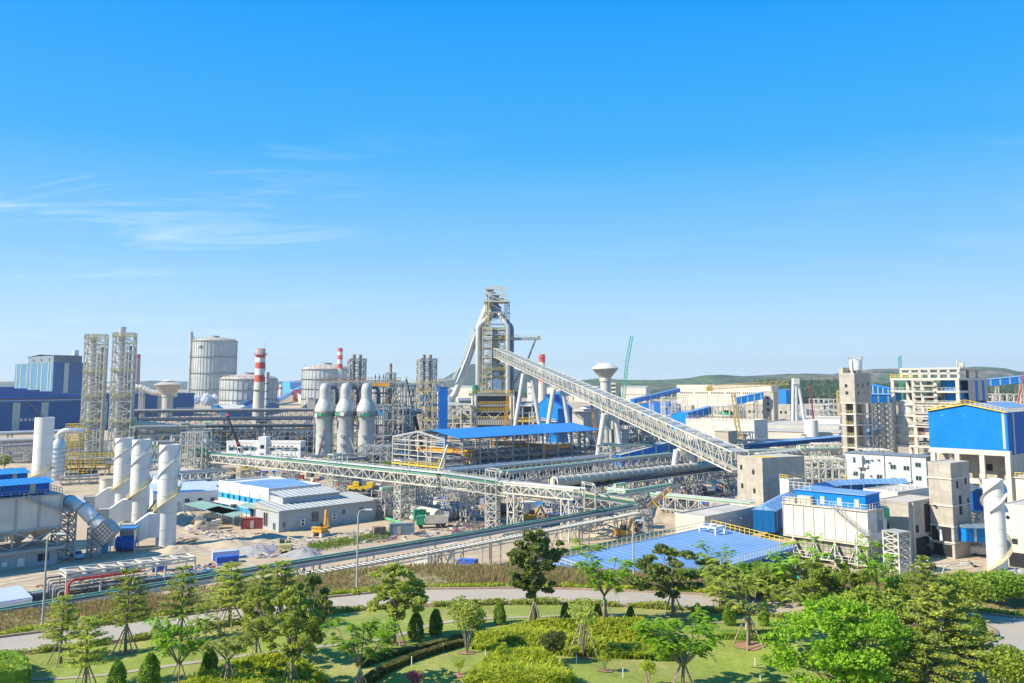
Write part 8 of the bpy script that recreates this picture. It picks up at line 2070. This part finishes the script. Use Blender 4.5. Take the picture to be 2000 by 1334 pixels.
# frames and racks crowding the background
for i,a in enumerate([('steel_frame_structure','white steel tangle behind the fourth conveyor leg',1370,1452,905,12,[868,878,888],8,2,'steel_white',6,('steel','silver_pipe')),
 ('steel_frame_structure','pale pink steel frame left of the wide blue hall',1300,1340,838,14,[776,795,812,824],3,2,'concrete_light',6,('steel_blue','blue_bright')),
 ('steel_frame_structure','shaded steel frame with cross bracing behind third A frame leg',1205,1245,893,12,[806,830,850,870],3,2,'steel_blue',16,('steel_blue2','steel','steel_dark')),
 ('steel_frame_structure','steel scaffold cluster right of the braced blue frame',1235,1290,890,14,[838,850,862,875],5,2,'steel',22,('steel_rust','steel_dark','steel_beige','silver_pipe')),
 ('steel_frame_structure','dark tangled steel frame between blue building and A frame leg',1118,1180,900,14,[840,855,870,885],4,2,'steel_blue',18,('steel_blue2','steel','sky_blue','paint_white')),
 ('steel_frame_structure','white steel tangle at foot of slim concrete tower',1600,1650,905,10,[868,880,892],5,2,'steel_white',10,('steel','steel_beige','silver_pipe')),
 ('steel_frame_structure','white frames between slim tower and open concrete frame',1700,1745,935,10,[880,895,912],4,2,'steel_white',14,('steel','silver_pipe','sky_blue')),
 ('steel_frame_structure','cream steel structure between transfer tower and grey clad building',1575,1655,985,12,[898,915,935,955],6,2,'steel_beige',22,('steel','steel_beige','silver_pipe','steel_white')),
 ('steel_frame_structure','steel yard structure below the concrete block windows',1330,1400,900,10,[862,874,886],6,2,'steel',12,('steel','steel_rust')),
 ('steel_frame_structure','steel bunker frame behind the concrete block by conveyor',1440,1480,895,8,[845,860,875],3,1,'steel_blue',4,('steel_dark',)),
 ('steel_frame_structure','steel frame cluster left of blast furnace, beige and grey',1060,1120,905,10,[868,880,892],5,2,'steel',12,('steel_blue','steel_rust','silver_pipe')),
 ('steel_frame_structure','far right white plant frames behind the blue box building',1932,2000,880,12,[770,785,800,830],5,2,'concrete_light',10,('concrete_light','steel','paint_white')),
 ('steel_frame_structure','far white pipework frames right of the white tripod',1600,1640,838,20,[780,790,800,815],4,2,'steel_white',20,('steel','silver_pipe','steel_dark')),
 ('steel_frame_structure','background steel frames left of the white tripod legs',1380,1455,838,12,[795,806,820],6,2,'steel',6,('steel','blue_bright')),
 ('steel_frame_structure','steel structure behind the open blue roofed shed left end',700,770,925,10,[872,885,900],5,2,'steel',12,('steel_dark','steel','silver_pipe')),
 ('steel_frame_structure','grey frames under the left lattice towers',250,300,930,10,[880,895,910],4,2,'steel',12,('green_belt','steel_dark','steel','silver_pipe')),
 ('steel_frame_structure','steel frame with green vertical pipes left of crossing gallery',350,392,948,9,[845,870,895,918],3,2,'steel',10,('truck_green','steel','silver_pipe')),
 ('steel_frame_structure','shaded dark steel frames under the racks left of nearest chimney',395,490,880,16,[842,852,862,872],8,2,'steel_blue',40,('steel_dark','steel_blue2','steel_blue','steel_rust')),  # dark frames from here on are added for the shade beneath the racks
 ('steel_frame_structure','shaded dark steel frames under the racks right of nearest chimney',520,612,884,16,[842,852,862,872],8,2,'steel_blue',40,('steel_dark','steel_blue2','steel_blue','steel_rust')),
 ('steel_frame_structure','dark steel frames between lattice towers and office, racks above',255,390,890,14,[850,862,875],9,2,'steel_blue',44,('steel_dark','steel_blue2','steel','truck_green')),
 ]): steel_frame(*a[:10],clutter=a[10],cm=a[11],seed=80+i,w_=.45)
# low industrial sprawl: small separate sheds in the middle distance
rr=random.Random(77)
spots=[(960,835),(1250,852),(1110,842),(1385,868),(1290,862),(1575,812),(1665,815),(1930,815),(1980,820),(700,845),(560,855),(270,838),(1350,800),(1180,822),(1460,812),(1225,812),(1150,808),(1090,812),(640,830),(745,830),(1620,800),(1700,830),(1780,800),(1850,810),(1520,868),(1330,880),(780,905),(1960,850),(820,812),(880,806)]
cols=[('concrete_light','roof_concrete','pale'),('cream_wall','roof_grey','cream'),('concrete_light','roof_grey','sandy'),('white_wall','blue_grey_roof','white'),('concrete_plain','roof_grey','grey concrete')]
pos=['left','right']
near_=['behind the blast furnace foot','behind the inclined conveyor foot','beyond the blue building right of furnace','near the tower crane foot','under the middle of inclined conveyor','beyond the white tripod','right of the slim concrete tower','behind the big blue box, near its left','behind the big blue box, near its right','behind the rightmost stove','behind the white office building','behind the lattice towers','in the distance before the long cream hall','behind the third A frame leg top','before the grey concrete building','beyond the wide blue hall','left of the concrete water tower shaft','before the red topped chimney','before the beige domed gas holder','behind the stoves gantry','in the gap left of slim concrete tower','behind the lattice piers','behind the open concrete frame left part','behind the open concrete frame right part','before the long low pale building','beneath the inclined conveyor lower part','at the foot of open blue roofed shed left end','at the right edge in middle distance','behind the twin flue tower by blue slab','left of the dust catcher']
for i,(px,py) in enumerate(spots):
    w_=rr.uniform(18,48); h=rr.uniform(9,20)*(1 if py>830 else .7); c=cols[rr.randrange(5)]
    t,lu,lv,H=shed('plant_shed','small %s plant shed %s'%(c[2],near_[i]),'shed',px,py,py-h,px-w_*.6,px+w_*.5,c[0],c[1],R(rr.choice([40,50,30])),rr.choice(['u','v','flat']),rr.uniform(1,2.5),size=(None,None))
    for k in range(3): window(t,0,lv*(.2+.3*k),H*.55,lv*.08,H*.16,'v','dark')
# woods before the hills
rr=random.Random(31); m=MB()
def wood(px0,px1,D0,D1,n,base,hgt,s):
    for i in range(n):
        D=rr.uniform(D0,D1); px=rr.uniform(px0,px1); x=(px-1000)/FP*D; z0=base(px,D); tr=rr.uniform(.7,1.3)*hgt
        for k in range(16):
            leaf(m,Vector((x+rr.gauss(0,tr*.35),D+rr.gauss(0,tr*.35),z0+tr*rr.uniform(.3,1))),s*rr.uniform(.6,1.3),rr,.3)
wood(1480,1660,1500,1750,1500,lambda p,D:max(0,min(26,(D-1480)*.12)),12,4.5)
wood(1640,2020,1500,1750,1300,lambda p,D:max(0,min(22,(D-1480)*.10)),10,4.5)
wood(1050,1500,1900,2150,1000,lambda p,D:0,11,5)
wood(860,1060,2000,2300,250,lambda p,D:0,11,5)
stuff(m.build('woods','leaf_wood'),'far off woods in front of the low hills at right','woods')
# far off clutter left
for i,(px,py,h,w_,l) in enumerate([(10,770,8,30,'far shed roof at the left edge horizon'),(290,778,10,24,'small far shed right of the lattice towers'),(350,776,8,20,'small far shed behind left water tower'),(620,775,9,20,'small far pale shed left of beige domed holder')]):
    shed('plant_shed',l,'shed',px,py+18,py,px-w_,px+w_*.5,'steel_blue' if i<1 else 'concrete_light','roof_grey',R(30),'u',2)
# a few low green trees among the plant
for i,(px,py,pt,l) in enumerate([(752,930,900,'small green tree beside the green bent pipe near stoves'),(468,935,918,'low green bush under crossing gallery left part'),(925,955,925,'small tree under the open blue roofed shed'),(8,915,888,'green tree at the left edge behind second bag filter'),(305,1010,985,'small shrub tree by the white site cabins')]):
    A=G(px,py); root,H0=PROTO['oliveC']; o=copy_tree(root); s=(Zat(pt,A.y))/H0; o.location=A; o.scale=(s*.9,s*.9,s); tag(o,l,'tree'); 
    if 'group' in o: del o['group']
# a person and a motorbike by the concrete building
A=G(1812,1106); t=thing('person','person in white helmet and dark trousers standing on sandy yard','person',A,0)
m=MB()
m.tube([(-.12,0,0),(-.11,0,.45),(-.09,0,.85)],[.06,.07,.1],8); m.tube([(.14,.05,0),(.12,.02,.45),(.09,0,.85)],[.06,.07,.1],8); m.tube([(0,0,.8),(0,0,1.1),(0,0,1.42),(0,0,1.5)],[.17,.17,.2,.08],10); m.tube([(-.22,0,1.4),(-.3,.02,1.1),(-.26,-.12,.9)],[.06,.05,.04],8); m.tube([(.22,0,1.4),(.32,0,1.12),(.3,-.15,.95)],[.06,.05,.04],8); m.tube([(0,0,1.48),(0,0,1.6),(0,0,1.74)],[.06,.11,.07],10); m.build('body','steel_dark',t,smooth=True)
m=MB(); m.lathe((0,0),[(.15,1.66),(.13,1.74),(.05,1.8)],10); m.build('helmet','paint_white',t); m=MB(); m.lathe((0,0),[(.21,1.0),(.22,1.4),(.12,1.47)],10); m.build('shirt','steel_beige',t)
A=G(1822,1112); t=thing('motorbike','small motorbike parked beside the standing person','motorbike',A,R(20))
m=MB(); m.tube([(-.65,-.05,.3),(-.65,.05,.3)],.3,14); m.build('wheel','rubber',t); m=MB(); m.tube([(.65,-.05,.3),(.65,.05,.3)],.3,14); m.build('wheel','rubber',t); m=MB(); m.box(-.6,.2,-.14,.14,.4,.8); m.beam((.65,0,.3),(.45,0,1.05),.1); m.beam((.45,-.3,1.05),(.45,.3,1.05),.05); m.build('body','red_dark',t)
# ---------------------------------------------------------------- haze: one closed box of even, thin air
m=MB(); m.box(-4600,4600,-60,6000,-1.5,190)
hz=bpy.data.materials.new('haze_mat'); hz.use_nodes=True; q=hz.node_tree; q.nodes.clear(); oo=N(q,'ShaderNodeOutputMaterial'); pv=N(q,'ShaderNodeVolumePrincipled'); pv.inputs['Density'].default_value=.00010; pv.inputs['Color'].default_value=(.80,.88,.96,1); pv.inputs['Anisotropy'].default_value=.2; Lk(q,pv.outputs[0],oo.inputs['Volume']); MAT['haze_mat']=hz
o=m.build('haze','haze_mat'); o['kind']='stuff'; o['label']='thin pale blue haze over the whole plant'; o['category']='haze'
